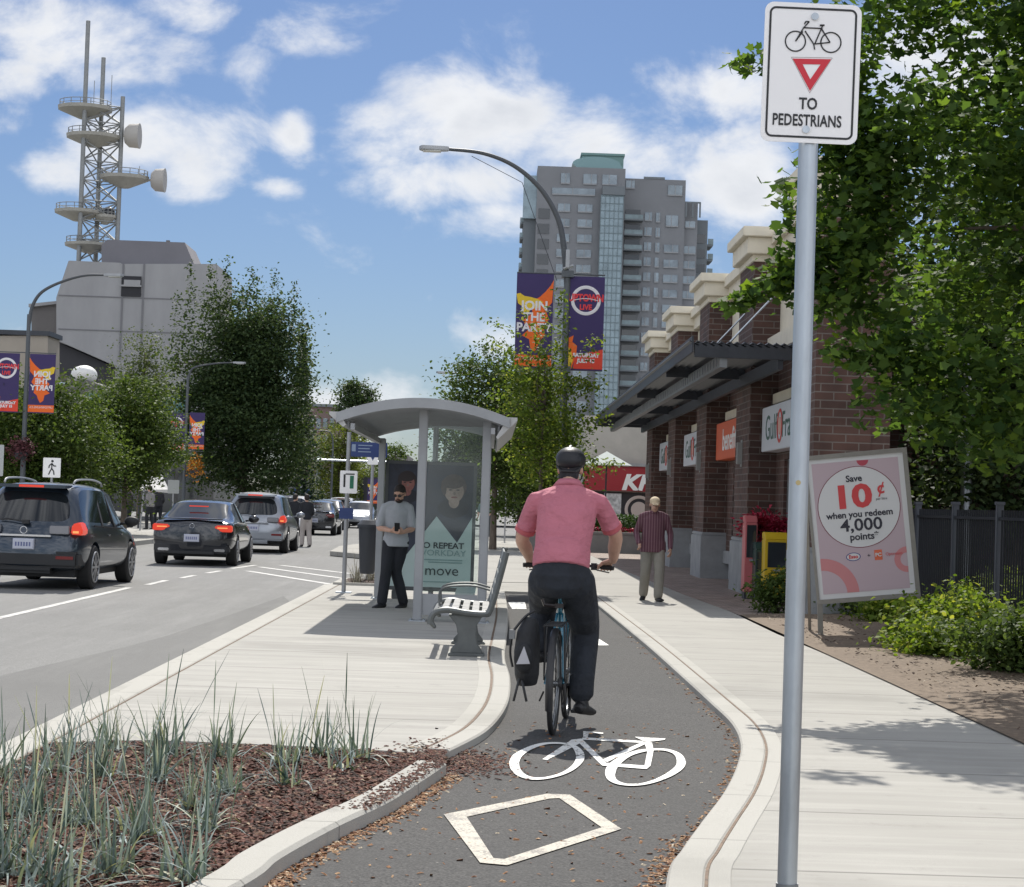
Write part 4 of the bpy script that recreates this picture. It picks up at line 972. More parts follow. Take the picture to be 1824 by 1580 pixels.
simple_building('dark_building', 'dark shaded street front between the shelter and the restaurant', [(640, 850), (1035, 850), (1035, 908), (640, 908)], 128, 10, mat('far_shade_dark', (.05, .05, .055), .9), lambda t, x0_: MB().box(-6, 6, -.2, -.01, 2.2, 2.7).build('sign_band', rawd, t))  # near-black wall colour stands in for the shade among the trees
# ------------------------------------------------------------ trees
lm_maple = leaf_mat('maple_leaves', (.032, .07, .022), (.10, .165, .045), .52, (.13, .20, .03))
lm_olive = leaf_mat('olive_leaves', (.03, .055, .018), (.085, .125, .035), .35)
lm_dark = leaf_mat('dark_leaves', (.022, .045, .02), (.075, .11, .048), .32)
lm_mid = leaf_mat('street_leaves', (.03, .06, .018), (.11, .155, .042), .35)
lm_light = leaf_mat('ginkgo_leaves', (.06, .10, .02), (.15, .21, .045), .45, (.28, .30, .07))
lm_willow = leaf_mat('willow_leaves', (.07, .10, .025), (.17, .20, .05), .4)
lm_con = leaf_mat('conifer_needles', (.018, .04, .025), (.05, .08, .045), .15)
def dx(u, v, y): return D(u, v, y).x
# big maple, right, its trunk outside the frame
mx_, my_ = 6.45, 17.5
ext = []
rr = np.random.default_rng(21)
def branch(u0, v0, u1, v1, y, n, s):
    for i in range(n):
        t = rr.random(); p = D(u0 + (u1 - u0) * t, v0 + (v1 - v0) * t, y); g_ = np.clip(rr.normal(size=3), -1.7, 1.7); ext.append((p.x - mx_ + g_[0] * s, p.y - my_ + g_[1] * s * 1.5, p.z + g_[2] * s * .7))
branch(1430, 480, 1290, 550, 16.5, 200, .06); branch(1450, 450, 1360, 510, 16.5, 200, .12)
branch(1380, 105, 1320, 110, 16, 90, .07); branch(1460, 560, 1400, 330, 16.5, 260, .13)
branch(1640, 640, 1490, 625, 16, 240, .09); branch(1824, 800, 1560, 690, 16, 900, .2); branch(1824, 700, 1600, 600, 16, 900, .22)
branch(1540, 330, 1480, 130, 16.5, 800, .16); branch(1560, 620, 1480, 430, 16.5, 600, .2); branch(1545, 40, 1440, 300, 16.5, 260, .12)
branch(1700, 30, 1530, 20, 17, 900, .3); branch(1610, 250, 1480, 520, 16.5, 1600, .25); branch(1560, 160, 1510, 420, 16.8, 900, .22)
mp_t = tree('maple_tree', 'large leafy maple tree overhanging the sidewalk on the right', mx_ + 0, my_, 8.6, 2.75, 2.4, 430, 165, .088, lm_maple, 11, .16, .36, True, shell=.1, ry=3.6, nb=40, extra=np.array(ext), lean=(0, 0))
# background trees right of the brick building
tree('evergreen_tree', 'dark evergreen tree standing between the brick building and the fence', 8.2, 30.5, 6.5, 1.6, .2, 150, 130, .14, lm_dark, 31, .15, .4, shell=.1, profile=lambda z: 1.0)
tree('evergreen_tree', 'dark shrubby tree behind the right end of the metal fence', 11.2, 30.5, 7.5, 2.2, .2, 170, 130, .16, lm_dark, 32, .15, .5, shell=.1)
tree('evergreen_tree', 'dark tree filling the gap behind the maple at the right edge', 9.8, 36, 9.5, 2.6, .3, 170, 120, .18, lm_dark, 33, .15, .6, shell=.1)
# ginkgo by the street lamp
gy = 34.5; gx = dx(962, 900, gy)
ext = []
def b2(u0, v0, u1, v1, n, s):
    for i in range(n):
        t = rr.random(); p = D(u0 + (u1 - u0) * t, v0 + (v1 - v0) * t, gy); ext.append((p.x - gx + rr.normal() * s, rr.normal() * s * 1.2, p.z + rr.normal() * s))
b2(925, 600, 860, 565, 60, .05); b2(925, 640, 865, 600, 110, .07); b2(960, 600, 925, 550, 45, .05); b2(1000, 640, 1000, 520, 190, .06); b2(1040, 640, 1065, 600, 90, .07); b2(930, 620, 900, 700, 160, .1)
b2(1000, 700, 1070, 680, 150, .09); b2(1000, 780, 1080, 740, 200, .1); b2(960, 640, 975, 545, 90, .05); b2(1020, 830, 1105, 825, 130, .07); b2(950, 640, 1010, 620, 160, .1)
tree('ginkgo_tree', 'young light green tree growing in front of the banner lamp post', gx, gy, 4.45, .82, 1.75, 120, 60, .075, lm_light, 41, .05, .2, shell=.1, extra=np.array(ext), nb=30, profile=lambda z: 1.0 - .35 * max(0, z))
# trees behind the shelter
tree('street_tree', 'full green street tree behind the bus shelter roof on the right', dx(880, 900, 62), 62, 6.7, 1.75, 1.5, 150, 120, .13, lm_olive, 43, .12, .38, shell=.1)
tree('street_tree', 'rounded green tree behind the young light green tree', dx(955, 900, 66), 66, 5.0, 1.3, 1.2, 120, 140, .14, lm_olive, 44, .12, .38, shell=.1)
tree('street_tree', 'dark green tree low behind the shelter right post', dx(835, 900, 84), 84, 5.2, 1.5, 1.2, 90, 110, .15, lm_dark, 45, .12, .4, shell=.1)
tree('street_tree', 'dark green tree behind the no turn sign', dx(925, 900, 96), 96, 5.0, 2.4, .6, 110, 110, .17, lm_dark, 46, .12, .5, shell=.1)
tree('street_tree', 'dark green tree behind the cyclist helmet', dx(1000, 900, 92), 92, 4.8, 1.9, .6, 90, 110, .17, lm_dark, 47, .12, .5, shell=.1)
tree('street_tree', 'dark tree behind the near post of the bus shelter', dx(780, 900, 118), 118, 3.6, 2.8, .5, 90, 110, .2, lm_dark, 48, .12, .5, shell=.1)
# left side
tree('street_tree', 'broad light green tree behind the grey SUV at the left edge', dx(60, 880, 58), 58, 4.9, 2.4, 1.0, 260, 150, .12, lm_mid, 51, .12, .38, shell=.1)
tree('street_tree', 'light green tree behind the left pair of banners, second from the left', dx(222, 880, 66), 66, 5.4, 1.9, 1.2, 220, 150, .12, lm_mid, 52, .12, .38, shell=.1)
tree('street_tree', 'light green tree touching the left edge of the picture', dx(-60, 880, 62), 62, 4.2, 1.7, 1.0, 90, 110, .12, lm_mid, 53, .12, .38, shell=.1)
tree('street_tree', 'taller feathery tree rising against the concrete building', dx(248, 880, 92), 92, 8.9, 1.9, 2.2, 170, 75, .14, leaf_mat('feathery_leaves', (.05, .075, .035), (.11, .14, .06), .35), 54, .12, .45, shell=.1, profile=lambda z: 1 - .35 * max(0, z))
# the tall dark tree: several upright crowns in one
bx_ = dx(432, 880, 88)
ext = []
for (u, v, h_, s) in ((340, 470, 150, .22), (378, 462, 150, .22), (405, 456, 150, .2), (450, 478, 120, .28), (492, 480, 150, .3), (525, 500, 150, .25), (315, 520, 150, .25), (545, 570, 120, .25), (430, 510, 150, .3)):
    for _ in range(330):
        t = rr.random() ** .8; p = D(u + rr.normal() * 3, v + t * h_, 88); w = s * (.25 + t); ext.append((p.x - bx_ + rr.normal() * w, rr.normal() * w, p.z + rr.normal() * .12))
tree('tall_tree', 'very tall dark green tree in front of the concrete building', bx_, 88, 11.0, 3.0, .9, 520, 150, .16, lm_dark, 61, .3, .5, shell=.05, extra=np.array(ext), nb=30, profile=lambda z: 1.0 if z < .3 else 1 - .25 * (z - .3))
sx_ = dx(530, 880, 98)
ext = []
for i in range(9000):
    t = rr.random() ** .7; z = 9.6 - 9.0 * t; rad = .12 + 1.55 * t; a = rr.uniform(0, 6.28); lay = abs(math.sin(z * 4.2)); q = rr.uniform(.2, 1) * rad * (.55 + .45 * lay)
    ext.append((math.cos(a) * q, math.sin(a) * q, z - .25 * q))
tree('spruce_tree', 'spruce with spiky side branches right behind the very tall dark tree', sx_, 98, 9.6, .4, 1, 10, 60, .17, lm_con, 62, .14, .2, extra=np.array(ext), nb=4)
ext = []
wx = dx(600, 880, 128)
for k in range(150):
    a = rr.uniform(0, 6.28); q = rr.uniform(.2, 1.9); z0_ = rr.uniform(2.6, 6.2) * (1 - .08 * q)
    for _ in range(70):
        t = rr.random(); ext.append((math.cos(a) * q + rr.normal() * .08, math.sin(a) * q + rr.normal() * .08, max(.6, z0_ - t * 2.8)))
tree('willow_tree', 'drooping yellow green willow at the end of the street', wx, 128, 6.4, 1.7, 3.2, 60, 80, .16, lm_willow, 63, .18, .4, extra=np.array(ext))
tree('willow_tree', 'smaller yellow green tree right of the drooping willow', dx(648, 880, 150), 150, 4.6, 1.3, .8, 60, 90, .18, lm_willow, 64, .12, .4)
tree('poplar_tree', 'distant narrow tree top standing above the shelter roof edge', dx(632, 880, 170), 170, 12.1, 1.45, 6.0, 80, 110, .24, lm_dark, 65, .2, .5)
tree('street_tree', 'pale tree glimpsed beneath the shelter roof', dx(702, 880, 145), 145, 5.6, 1.4, 1.2, 60, 80, .2, lm_mid, 66, .12, .45)
# shrubs by the fence
def shrub(label, x, y, rx, h, n, seed, m, size=.07, cat='shrub'):
    t = thing('shrub', label, cat, (x, y, 0), group='shrubs on the soil bed'); P, cl = crown_points(0, 0, h * .5, rx, rx, h * .52, n, 60, seed, .13, .2)
    P[:, 2] = np.abs(P[:, 2]); leaves_obj('leaves', P, size, m, t, seed); mb = MB()
    for i in range(10):
        c = cl[i]; mb.tube([(0, 0, 0), (c[0] * .5, c[1] * .5, c[2] * .6), tuple(c)], [.012, .009, .004], 5)
    mb.build('stems', barkm, t)
lsh = leaf_mat('shrub_leaves', (.06, .11, .018), (.20, .27, .05), .45, (.36, .38, .09)); lsh2 = leaf_mat('shrub_leaves_dark', (.04, .07, .02), (.11, .16, .05), .35)
def at(u, v): return G(u, v, 0)
for (u, v, rx, h, n, m, lb) in [(1385, 1092, .34, .62, 40, lsh2, 'leafy green shrub left of the steel post by the newspaper boxes'), (1530, 1100, .5, .42, 60, lsh2, 'low dark green shrub beneath the big pink board'), (1590, 1112, .42, .38, 50, lsh, 'low light green shrub beneath the right corner of the pink board'), (1640, 1080, .5, .75, 60, lsh2, 'taller shrub right of the pink board by the fence'),
    (1700, 1160, .72, .62, 120, lsh, 'bright yellow green shrub in front of the metal fence'), (1790, 1140, .7, .8, 120, lsh, 'bright green shrub at the right edge against the fence'), (1660, 1172, .40, .36, 60, lsh, 'small bright green shrub at the left end of the bright row'), (1810, 1205, .55, .6, 90, lsh2, 'shaded shrub at the right edge of the soil bed'), (1750, 1095, .55, .6, 70, lsh, 'light green shrub tight against the fence pickets')]:
    p = at(u, v); shrub(lb, p.x, p.y, rx, h, n, int(u), m)
# ------------------------------------------------------------ fence
fe = thing('metal_fence', 'black metal picket fence along the planting bed on the right', 'fence', (6.0, 20, 0))
fm = mat('fence_metal', (.009, .011, .016), .85)
FX = 6.0
def FZ(y): return 1.64
posts = [29.6, 27.4, 25.2, 23.0, 20.8, 18.6]
for y in posts:
    mb = MB(); mb.box(-.04, .04, y - .04 - 20, y + .04 - 20, 0, 1.66); mb.box(-.052, .052, y - .052 - 20, y + .052 - 20, 1.66, 1.70); mb.build('post', mat('fence_post', (.06, .068, .085), .5, .1), fe, bevel=.004)
mb = MB()
for z in (1.5, .25): mb.box(-.02, .02, -1.4, 9.6, z - .018, z + .018)
mb.build('rail', fm, fe)
pk = []
for a, b in zip(posts[1:], posts[:-1]):
    mb = MB(); y = a + .1
    while y < b - .05:
        mb.box(-.01, .01, y - 20 - .01, y - 20 + .01, .08, 1.6); y += .11
    mb.build('picket_panel', fm, fe)
mb = MB(); gp = D(1722, 850, 30).x
gpole = thing('grey_pole', 'plain grey pole standing behind the metal fence', 'pole', (gp, 30, 0)); mb.tube([(0, 0, 0), (0, 0, 4.5)], .09, 10); mb.build('shaft', galv, gpole, smooth=True); mb = MB(); mb.disc((0, 0, .03), .14, 'z', 14, .06); mb.build('base', galv, gpole)

# ------------------------------------------------------------ street lamps with banners
navy = mat('banner_navy', (.045, .030, .115), .75); borange = mat('banner_orange', (.80, .14, .015), .7); byel = mat('banner_yellow', (.72, .50, .03), .7); bred = mat('banner_red', (.72, .06, .03), .7)
bwhite = mat('banner_white', (.72, .70, .72), .7); blet = mat('banner_lettering_red', (.70, .05, .06), .7)
polem = mat('lamp_pole', (.10, .11, .12), .5, .4)
def splat(mb, pts, y):
    n = len(pts); c = (sum(p[0] for p in pts) / n, sum(p[1] for p in pts) / n)
    mb.add([(p[0], y, p[1]) for p in pts] + [(c[0], y, c[1])], [(i, (i + 1) % n, n) for i in range(n)])
def jag(cx, cz_, rx, rz, n, seed, j=.35):
    r = random.Random(seed); return [(cx + rx * math.cos(a) * (1 + r.uniform(-j, j)), cz_ + rz * math.sin(a) * (1 + r.uniform(-j, j))) for a in [2 * math.pi * k / n for k in range(n)]]
def banner(label, W_, H_, kind, mirror=False, group=None):
    """origin: top centre; hangs down; front towards -y"""
    t = thing('banner', label, 'banner', group=group)
    mb = MB(); nx, nz = 6, 14; vs_ = []
    for j in range(nz + 1):
        for i in range(nx + 1): vs_.append((-W_ / 2 + W_ * i / nx, .012 * math.sin(3 * j / nz * 2 + i * .8), -H_ * j / nz))
    mb.box(-W_ / 2, W_ / 2, -.006, .006, -H_, 0); mb.build('cloth', navy, t)
    w, h = W_, H_
    s = -1 if mirror else 1
    f = lambda P: [(s * p[0] * w, -p[1] * h) for p in P]
    if kind == 'party':
        mb = MB(); splat(mb, f([(.5, .06), (.42, .12), (.28, .19), (.12, .25), (-.1, .29), (-.05, .42), (-.3, .5), (-.15, .6), (-.32, .66), (-.12, .7), (-.08, .79), (.04, .83), (.12, .77), (.18, .7), (.3, .66), (.26, .55), (.4, .48), (.3, .38), (.47, .3)]), -.009); mb.build('orange_splash', borange, t)
        mb = MB(); splat(mb, f([(-.5, .22), (-.4, .21), (-.28, .24), (-.1, .25), (.1, .27), (.22, .3), (.12, .36), (-.1, .38), (-.2, .44), (-.35, .43), (-.3, .36), (-.45, .32)]), -.0105); mb.build('yellow_splash', byel, t)
        for i, (s_, z, sz) in enumerate((('JOIN', .345, .135), ('THE', .465, .125), ('PARTY', .575, .125))): text(s_, 'lettering', bwhite, t, (s * (.0) * w, -.0115, -z * h), sz * h * 1.0, bold=.008, sx=1.0, mirror=mirror, ext=.001)
        mb = MB(); mb.box(-w / 2, w / 2, -.009, -.0065, -.985 * h, -.865 * h); mb.build('orange_band', borange, t)
        text('UPTOWNLIVE.CA', 'lettering', bwhite, t, (0, -.011, -.905 * h), .05 * h, mirror=mirror, ext=.001)
    else:
        cz0 = -.255 * h; mb = MB(); mb.ring((0, -.010, cz0), .36 * w, .045 * w, 'y', 36, 6, .12); mb.build('ring', bwhite, t)
        text('UPTOWN', 'lettering', blet, t, (0, -.016, cz0 + .06 * w), .27 * w, bold=.008, sx=.80, mirror=mirror, ext=.001)
        text('LIVE', 'lettering', blet, t, (0, -.014, cz0 - .19 * w), .2 * w, bold=.006, sx=.9, mirror=mirror, ext=.001)
        mb = MB(); mb.tube([(x_ * w, -.013, cz0 - .02 * w + .07 * w * math.cos(x_ * 4)) for x_ in np.linspace(-.33, .33, 9)], .012 * w, 5); mb.build('swoosh', bwhite, t)
        mb = MB(); splat(mb, f([(-.5, .60), (-.44, .66), (-.3, .63), (-.33, .70), (-.2, .74), (-.22, .84), (-.34, .99), (-.5, .985)]), -.009); mb.build('orange_splash', borange, t)
        mb = MB(); splat(mb, f([(-.5, .74), (-.42, .76), (-.34, .82), (-.3, .9), (-.4, .985), (-.5, .985)]), -.0105); mb.build('yellow_splash', byel, t)
        mb = MB(); splat(mb, f([(-.25, .86), (-.05, .83), (.2, .80), (.5, .77), (.5, .985), (-.3, .985)]), -.0095); mb.build('red_splash', bred, t)
        text('SATURDAY', 'lettering', bwhite, t, (.05 * w, -.012, -.84 * h), .14 * w, bold=.006, mirror=mirror, ext=.001); text('JULY 15', 'lettering', bwhite, t, (.05 * w, -.012, -.90 * h), .14 * w, bold=.006, mirror=mirror, ext=.001)
    return t
def lamp(label, x, y, arm_pts, pole_top, r=.085, heads=True, grp='street lamps along the road'):
    t = thing('street_lamp', label, 'street lamp', (x, y, 0), group=grp)
    mb = MB(); mb.tube([(0, 0, 0), (0, 0, pole_top)], [r, r * .72], 12); mb.build('pole', polem, t, smooth=True)
    mb = MB(); mb.disc((0, 0, .15), r * 1.9, 'z', 14, .3, r * 1.5); mb.build('base', polem, t)
    A = [Vector(p) for p in arm_pts]; mb = MB(); C_ = catmull(A, 6); mb.tube(C_, [r * .7 - (r * .35) * i / len(C_) for i in range(len(C_))], 10); mb.build('arm', mat('lamp_arm', (.075, .082, .09), .5, .2), t, smooth=True)
    e = A[-1]; d = (A[-1] - A[-2]); d.normalize(); s = 1 if d.x > 0 else -1
    mb = MB(); mb.prism([(0, -.05), (s * .1, -.09), (s * .5, -.13), (s * .56, 0), (s * .5, .13), (s * .1, .09), (0, .05)], -.035, .045, Matrix.Translation(e)); h_ = mb.build('lamp_head', alum, t, bevel=.012)
    mb = MB(); mb.box(min(s * .15, s * .48), max(s * .15, s * .48), -.09, .09, -.055, -.036, Matrix.Translation(e)); mb.build('lens', mat('lamp_lens', (.5, .5, .45), .2), h_)
    return t
LY = 36.0
lb_ = D(998, 895, LY); lx = lb_.x
def LP(u, v): p = D(u, v, LY); return (p.x - lx, 0, p.z)
ptop = D(1003, 490, LY).z
lamp('tall curved street lamp with two banners rising above the young tree', lx, LY, [(0, 0, ptop - .2), LP(1003, 430), LP(992, 385), LP(962, 335), LP(915, 295), LP(860, 273), LP(800, 266)], ptop)
bw = 66 / F * LY; bh = 168 / F * LY
tp_ = D(955, 488, LY).z
def arm_pair(x, y, z, w, h, grp_lbl):
    for s in (1, -1): pass
b = banner('large banner reading JOIN THE PARTY left of the tall lamp post', bw, bh, 'party', group='banners on the tall lamp'); b.location = (D(954, 490, LY).x, LY - .02, tp_)
b = banner('large banner with the round UPTOWN LIVE emblem right of the tall lamp post', bw, bh, 'uptown', group='banners on the tall lamp'); b.location = (D(1045, 490, LY).x, LY - .02, tp_ - .02)
ba = thing('banner_bracket', 'grey banner bracket arms clamped to the tall lamp post', 'bracket', (lx, LY, tp_)); mb = MB()
xl = D(921, 490, LY).x - lx; xr = D(1078, 492, LY).x - lx
for z in (.015, -bh - .015): mb.tube([(xl, 0, z), (xr, 0, z)], .016, 6); mb.box(-.11, .11, -.1, .1, z - .06, z + .06)
mb.build('arms', polem, ba)
mb = MB(); mb.box(-.05, .02, -.16, -.09, .12, .45); mb.tube([(-.08, -.1, .1), (.1, -.14, .16)], .03, 6); mb.build('clamp', alum, ba)
mb = MB(); mb.tube([LP(992, 500), LP(930, 325), LP(840, 278)], .006, 4); cb = mb.build('cable', dkmetal, loc=(lx, LY, 0)); cb.data.transform(Matrix.Identity(4)); tag(cb, 'thin cable strung below the arm of the tall lamp', 'cable')
def left_lamp(label, upole, vtop, y, arm, bl, br, bw_, bh_, names, sign=True):
    base = D(upole, vtop, y); x = base.x; 
    t = lamp(label, x, y, [(0, 0, base.z - .3)] + [(D(u, v, y).x - x, 0, D(u, v, y).z) for u, v in arm], base.z, .08)
    for (u, v, kind), nm in zip((bl, br), names):
        if kind is None: continue
        b = banner(nm, bw_ / F * y, bh_ / F * y, kind, mirror=(kind == 'party'), group='banners on the left lamps'); p = D(u, v, y); b.location = (p.x, y - .02, p.z)
    k = thing('banner_bracket', 'dark banner bracket arms on the ' + label.split(' carrying')[0].split(' standing')[0], 'bracket', (x, y, D(upole, bl[1], y).z)); mb = MB()
    for z in (.012, -bh_ / F * y - .012): mb.tube([(D(bl[0] - bw_ / 2, bl[1], y).x - x, 0, z), (D(br[0] + bw_ / 2, bl[1], y).x - x, 0, z)], .016, 6)
    mb.build('arms', polem, k)
    return x
l1 = left_lamp('street lamp at the left edge carrying two banners', 52, 560, 55, [(58, 545), (75, 520), (110, 502), (150, 491), (185, 490)], (13, 629, 'uptown'), (77, 631, 'party'), 46, 105,
          ('dark banner with round emblem at the left edge of the picture', 'orange splashed banner right of the leftmost lamp pole'))
l2 = left_lamp('street lamp standing in front of the very tall dark tree', 335, 670, 84, [(340, 660), (355, 652), (390, 647), (415, 646)], (316, 737, 'uptown'), (352, 735, 'party'), 27, 66,
          ('small banner left of the lamp pole by the tall dark tree', 'small orange banner right of the lamp pole by the tall dark tree'))
l3 = left_lamp('thin street lamp behind the shelter roof on the right', 879, 720, 84, [(875, 700), (860, 682), (835, 668), (800, 664)], (866, 790, 'uptown'), (898, 788, 'party'), 24, 36,
          ('small banner half hidden left of the thin lamp pole', 'small bright orange banner right of the thin lamp pole'))
lamp('far street lamp with its arm over the willow', dx(590, 880, 125), 125, [(0, 0, D(590, 790, 125).z), (-.2, 0, D(580, 770, 125).z), (-1.0, 0, D(560, 767, 125).z)], D(590, 790, 125).z, .08)
b = banner('tiny orange banner seen left of the shelter post', .62, 1.4, 'party', group='banners on the left lamps'); p = D(665, 853, 110); b.location = (p.x, 110, p.z)
hb = thing('hanging_basket', 'round flower basket hanging on the leftmost lamp pole', 'flower basket', (l1, 54.7, D(38, 800, 55).z))
leaves_obj('plants', np.random.default_rng(4).normal(size=(900, 3)) * [.16, .16, .15], .09, mat('basket_plants', (.10, .03, .035), .8), hb, 5); mb = MB(); mb.ell((0, 0, -.15), (.2, .2, .15), 14, 8); mb.build('basket', dkmetal, hb)
hb = thing('hanging_basket', 'orange flowering basket hanging under the banners by the tall dark tree', 'flower basket', (dx(347, 830, 83.5), 83.5, D(347, 832, 84).z))
leaves_obj('plants', np.random.default_rng(5).normal(size=(500, 3)) * [.16, .16, .22], .12, mat('basket_flowers', (.55, .22, .02), .8), hb, 6); mb = MB(); mb.ell((0, 0, -.2), (.2, .2, .15), 14, 8); mb.build('basket', dkmetal, hb)
# ------------------------------------------------------------ steel post and cycle sign
SY = 6.0
px0 = D(1421, 915, SY).x
post = thing('sign_post', 'round galvanised steel post in the foreground right', 'sign post', (px0, SY, 0))
mb = MB(); mb.tube([(0, 0, .02), (0, 0, D(1440, 200, SY).z)], .0302, 28); mb.build('tube', galv, post, smooth=True)
mb = MB(); mb.tube([(0, 0, -.1), (0, 0, D(1405, 1573, SY).z)], .0345, 28); mb.build('sleeve', mat('sleeve_steel', (.22, .23, .24), .5, .7), post, smooth=True)
mb = MB(); mb.disc((-.006, -.0305, D(1421, 860, SY).z), .008, 'y', 12, .004); mb.build('rivet', mat('brass', (.45, .36, .18), .4, .6), post)
sc = D(1445, 130, SY - .04); sg = thing('cycle_sign', 'white road sign with bicycle and yield symbol reading TO PEDESTRIANS', 'road sign', (sc.x, SY - .036, sc.z))
sg.rotation_euler = (0, R(.6), 0)
def rrect(w, h, r, n=6):
    P = []
    for cx_, cy_, a0 in ((w / 2 - r, h / 2 - r, 0), (-w / 2 + r, h / 2 - r, 90), (-w / 2 + r, -h / 2 + r, 180), (w / 2 - r, -h / 2 + r, 270)):
        for k in range(n + 1): a = R(a0 + 90 * k / n); P.append((cx_ + r * math.cos(a), cy_ + r * math.sin(a)))
    return P
RX = Matrix.Rotation(R(90), 4, 'X')
sheetm = mat('sign_sheeting', (.90, .89, .89), .32, spec=.6); signblk = mat('sign_black', (.012, .012, .014), .4); signred = mat('sign_yield_red', (.62, .015, .035), .4)
mb = MB(); mb.prism(rrect(.298, .432, .028), 0, .003, RX); mb.build('plate', sheetm, sg)
def frame_ring(mb, w, h, r, t, y):
    A = rrect(w, h, r); B = rrect(w - 2 * t, h - 2 * t, max(r - t, .002)); n = len(A)
    mb.add([(a[0], y, a[1]) for a in A] + [(b[0], y, b[1]) for b in B], [(i, (i + 1) % n, n + (i + 1) % n, n + i) for i in range(n)])
mb = MB(); frame_ring(mb, .270, .404, .02, .0065, -.0042); mb.build('border', signblk, sg, fix=False)
# bicycle on the sign; 1 unit of the enlarged crop = mm scale
def sq(x, y): return ((x - 522) / 540 * .298 / 1.0, -.0046, -(y - 412) / 540 * .298)
mb = MB()
def st(P, w=.0021): 
    P = [sq(*p) for p in P]
    for a, b in zip(P, P[1:]): mb.tube([a, b], w / 1.0, 6)
for cx_, cy_ in ((427, 238), (625, 236)): 
    c = sq(cx_, cy_); mb.ring(c, 56 / 540 * .298, .0021, 'y', 36, 6, .5)
st([(427, 238), (470, 160), (500, 125), (480, 125), (474, 140)]); st([(470, 160), (575, 160)]); st([(478, 178), (530, 250)]); st([(575, 145), (535, 250)]); st([(572, 165), (620, 236), (540, 248)]); st([(560, 143), (585, 141)], .0028); st([(530, 250), (536, 280)]); st([(428, 238), (466, 182)])
mb.build('bicycle_symbol', signblk, sg)
mb = MB(); A = [sq(415, 336), sq(630, 330), sq(519, 513)]; B = [sq(472, 365), sq(572, 362), sq(518, 448)]
A_ = [(p[0], -.0044, p[2]) for p in A]; B_ = [(p[0], -.0044, p[2]) for p in B]
mb.add(A_ + B_, [(0, 1, 4, 3), (1, 2, 5, 4), (2, 0, 3, 5)]); mb.build('yield_triangle', signred, sg, fix=False)
mb = MB(); A2 = [sq(408, 328), sq(637, 322), sq(518, 524)]; 
for i in range(3): a, b = A2[i], A2[(i + 1) % 3]; mb.tube([(a[0], -.0036, a[2]), (b[0], -.0036, b[2])], .0006, 5)
mb.build('triangle_outline', mat('outline_grey', (.3, .2, .2), .5), sg)
text('TO', 'lettering', signblk, sg, (sq(512, 588)[0], -.0045, sq(512, 588)[2]), .050, bold=.0011, sx=.80, ext=.0004)
text('PEDESTRIANS', 'lettering', signblk, sg, (sq(508, 682)[0], -.0045, sq(508, 682)[2]), .050, bold=.0011, sx=.68, ext=.0004, space=1.04)
for (x_, y_) in ((530, 95), (505, 730)):
    c = sq(x_, y_); mb = MB(); mb.disc((c[0], -.006, c[2]), .0115, 'y', 20, .006, .0105); mb.build('bolt', galv, sg)

# ------------------------------------------------------------ bus shelter
sh = thing('bus_shelter', 'grey bus shelter with curved roof and glass end panel on the platform', 'bus shelter', (-.85, 24.2, 0))
def SV(u, v, y): p = D(u, v, y); return (p.x + .85, y - 24.2, p.z)
glass = bpy.data.materials.new('clear_glass'); glass.use_nodes = True; gt = glass.node_tree; gt.nodes.clear()
go = gt.nodes.new('ShaderNodeOutputMaterial'); g1_ = gt.nodes.new('ShaderNodeBsdfTransparent'); g2_ = gt.nodes.new('ShaderNodeBsdfGlossy'); g3_ = gt.nodes.new('ShaderNodeMixShader'); g4_ = gt.nodes.new('ShaderNodeBsdfDiffuse'); g5_ = gt.nodes.new('ShaderNodeMixShader')
g1_.inputs[0].default_value = (.90, .95, .94, 1); g2_.inputs['Roughness'].default_value = .03; g4_.inputs[0].default_value = (.6, .65, .65, 1); g5_.inputs[0].default_value = .008; g3_.inputs[0].default_value = .022
gt.links.new(g1_.outputs[0], g5_.inputs[1]); gt.links.new(g4_.outputs[0], g5_.inputs[2]); gt.links.new(g5_.outputs[0], g3_.inputs[1]); gt.links.new(g2_.outputs[0], g3_.inputs[2]); gt.links.new(g3_.outputs[0], go.inputs[0])
shm = mat('shelter_aluminium', (.33, .34, .355), .45, .35, var=.08, vscale=3); roofm = mat('shelter_roof', (.62, .63, .64), .6, .0, var=.06, vscale=2)
def spost(x, y, z, w=.055, d=.055, nm='post'):
    mb = MB(); mb.box(x - w, x + w, y - d, y + d, .012, z); p = mb.build(nm, shm, sh, bevel=.012); mb = MB(); mb.box(x - w * 1.9, x + w * 1.9, y - d * 1.9, y + d * 1.9, 0, .014); [mb.disc((x + a * w * 1.5, y + b * w * 1.5, .02), .012, 'z', 8, .02) for a in (1, -1) for b in (1, -1)]; mb.build('base_plate', galv, p)
x1 = SV(743, 1100, 24.2)[0]; xr_ = x1 + .79
spost(x1, 0, 2.62); spost(xr_, .0, 2.5); spost(xr_, 5.3, 2.45); spost(SV(690, 1060, 29.5)[0] - .14, 5.1, 2.4, .05, .05)
mb = MB(); mb.tube([(x1, 5.3, 0), (x1, 5.3, 2.6)], .04, 10); mb.build('rear_post', shm, sh)
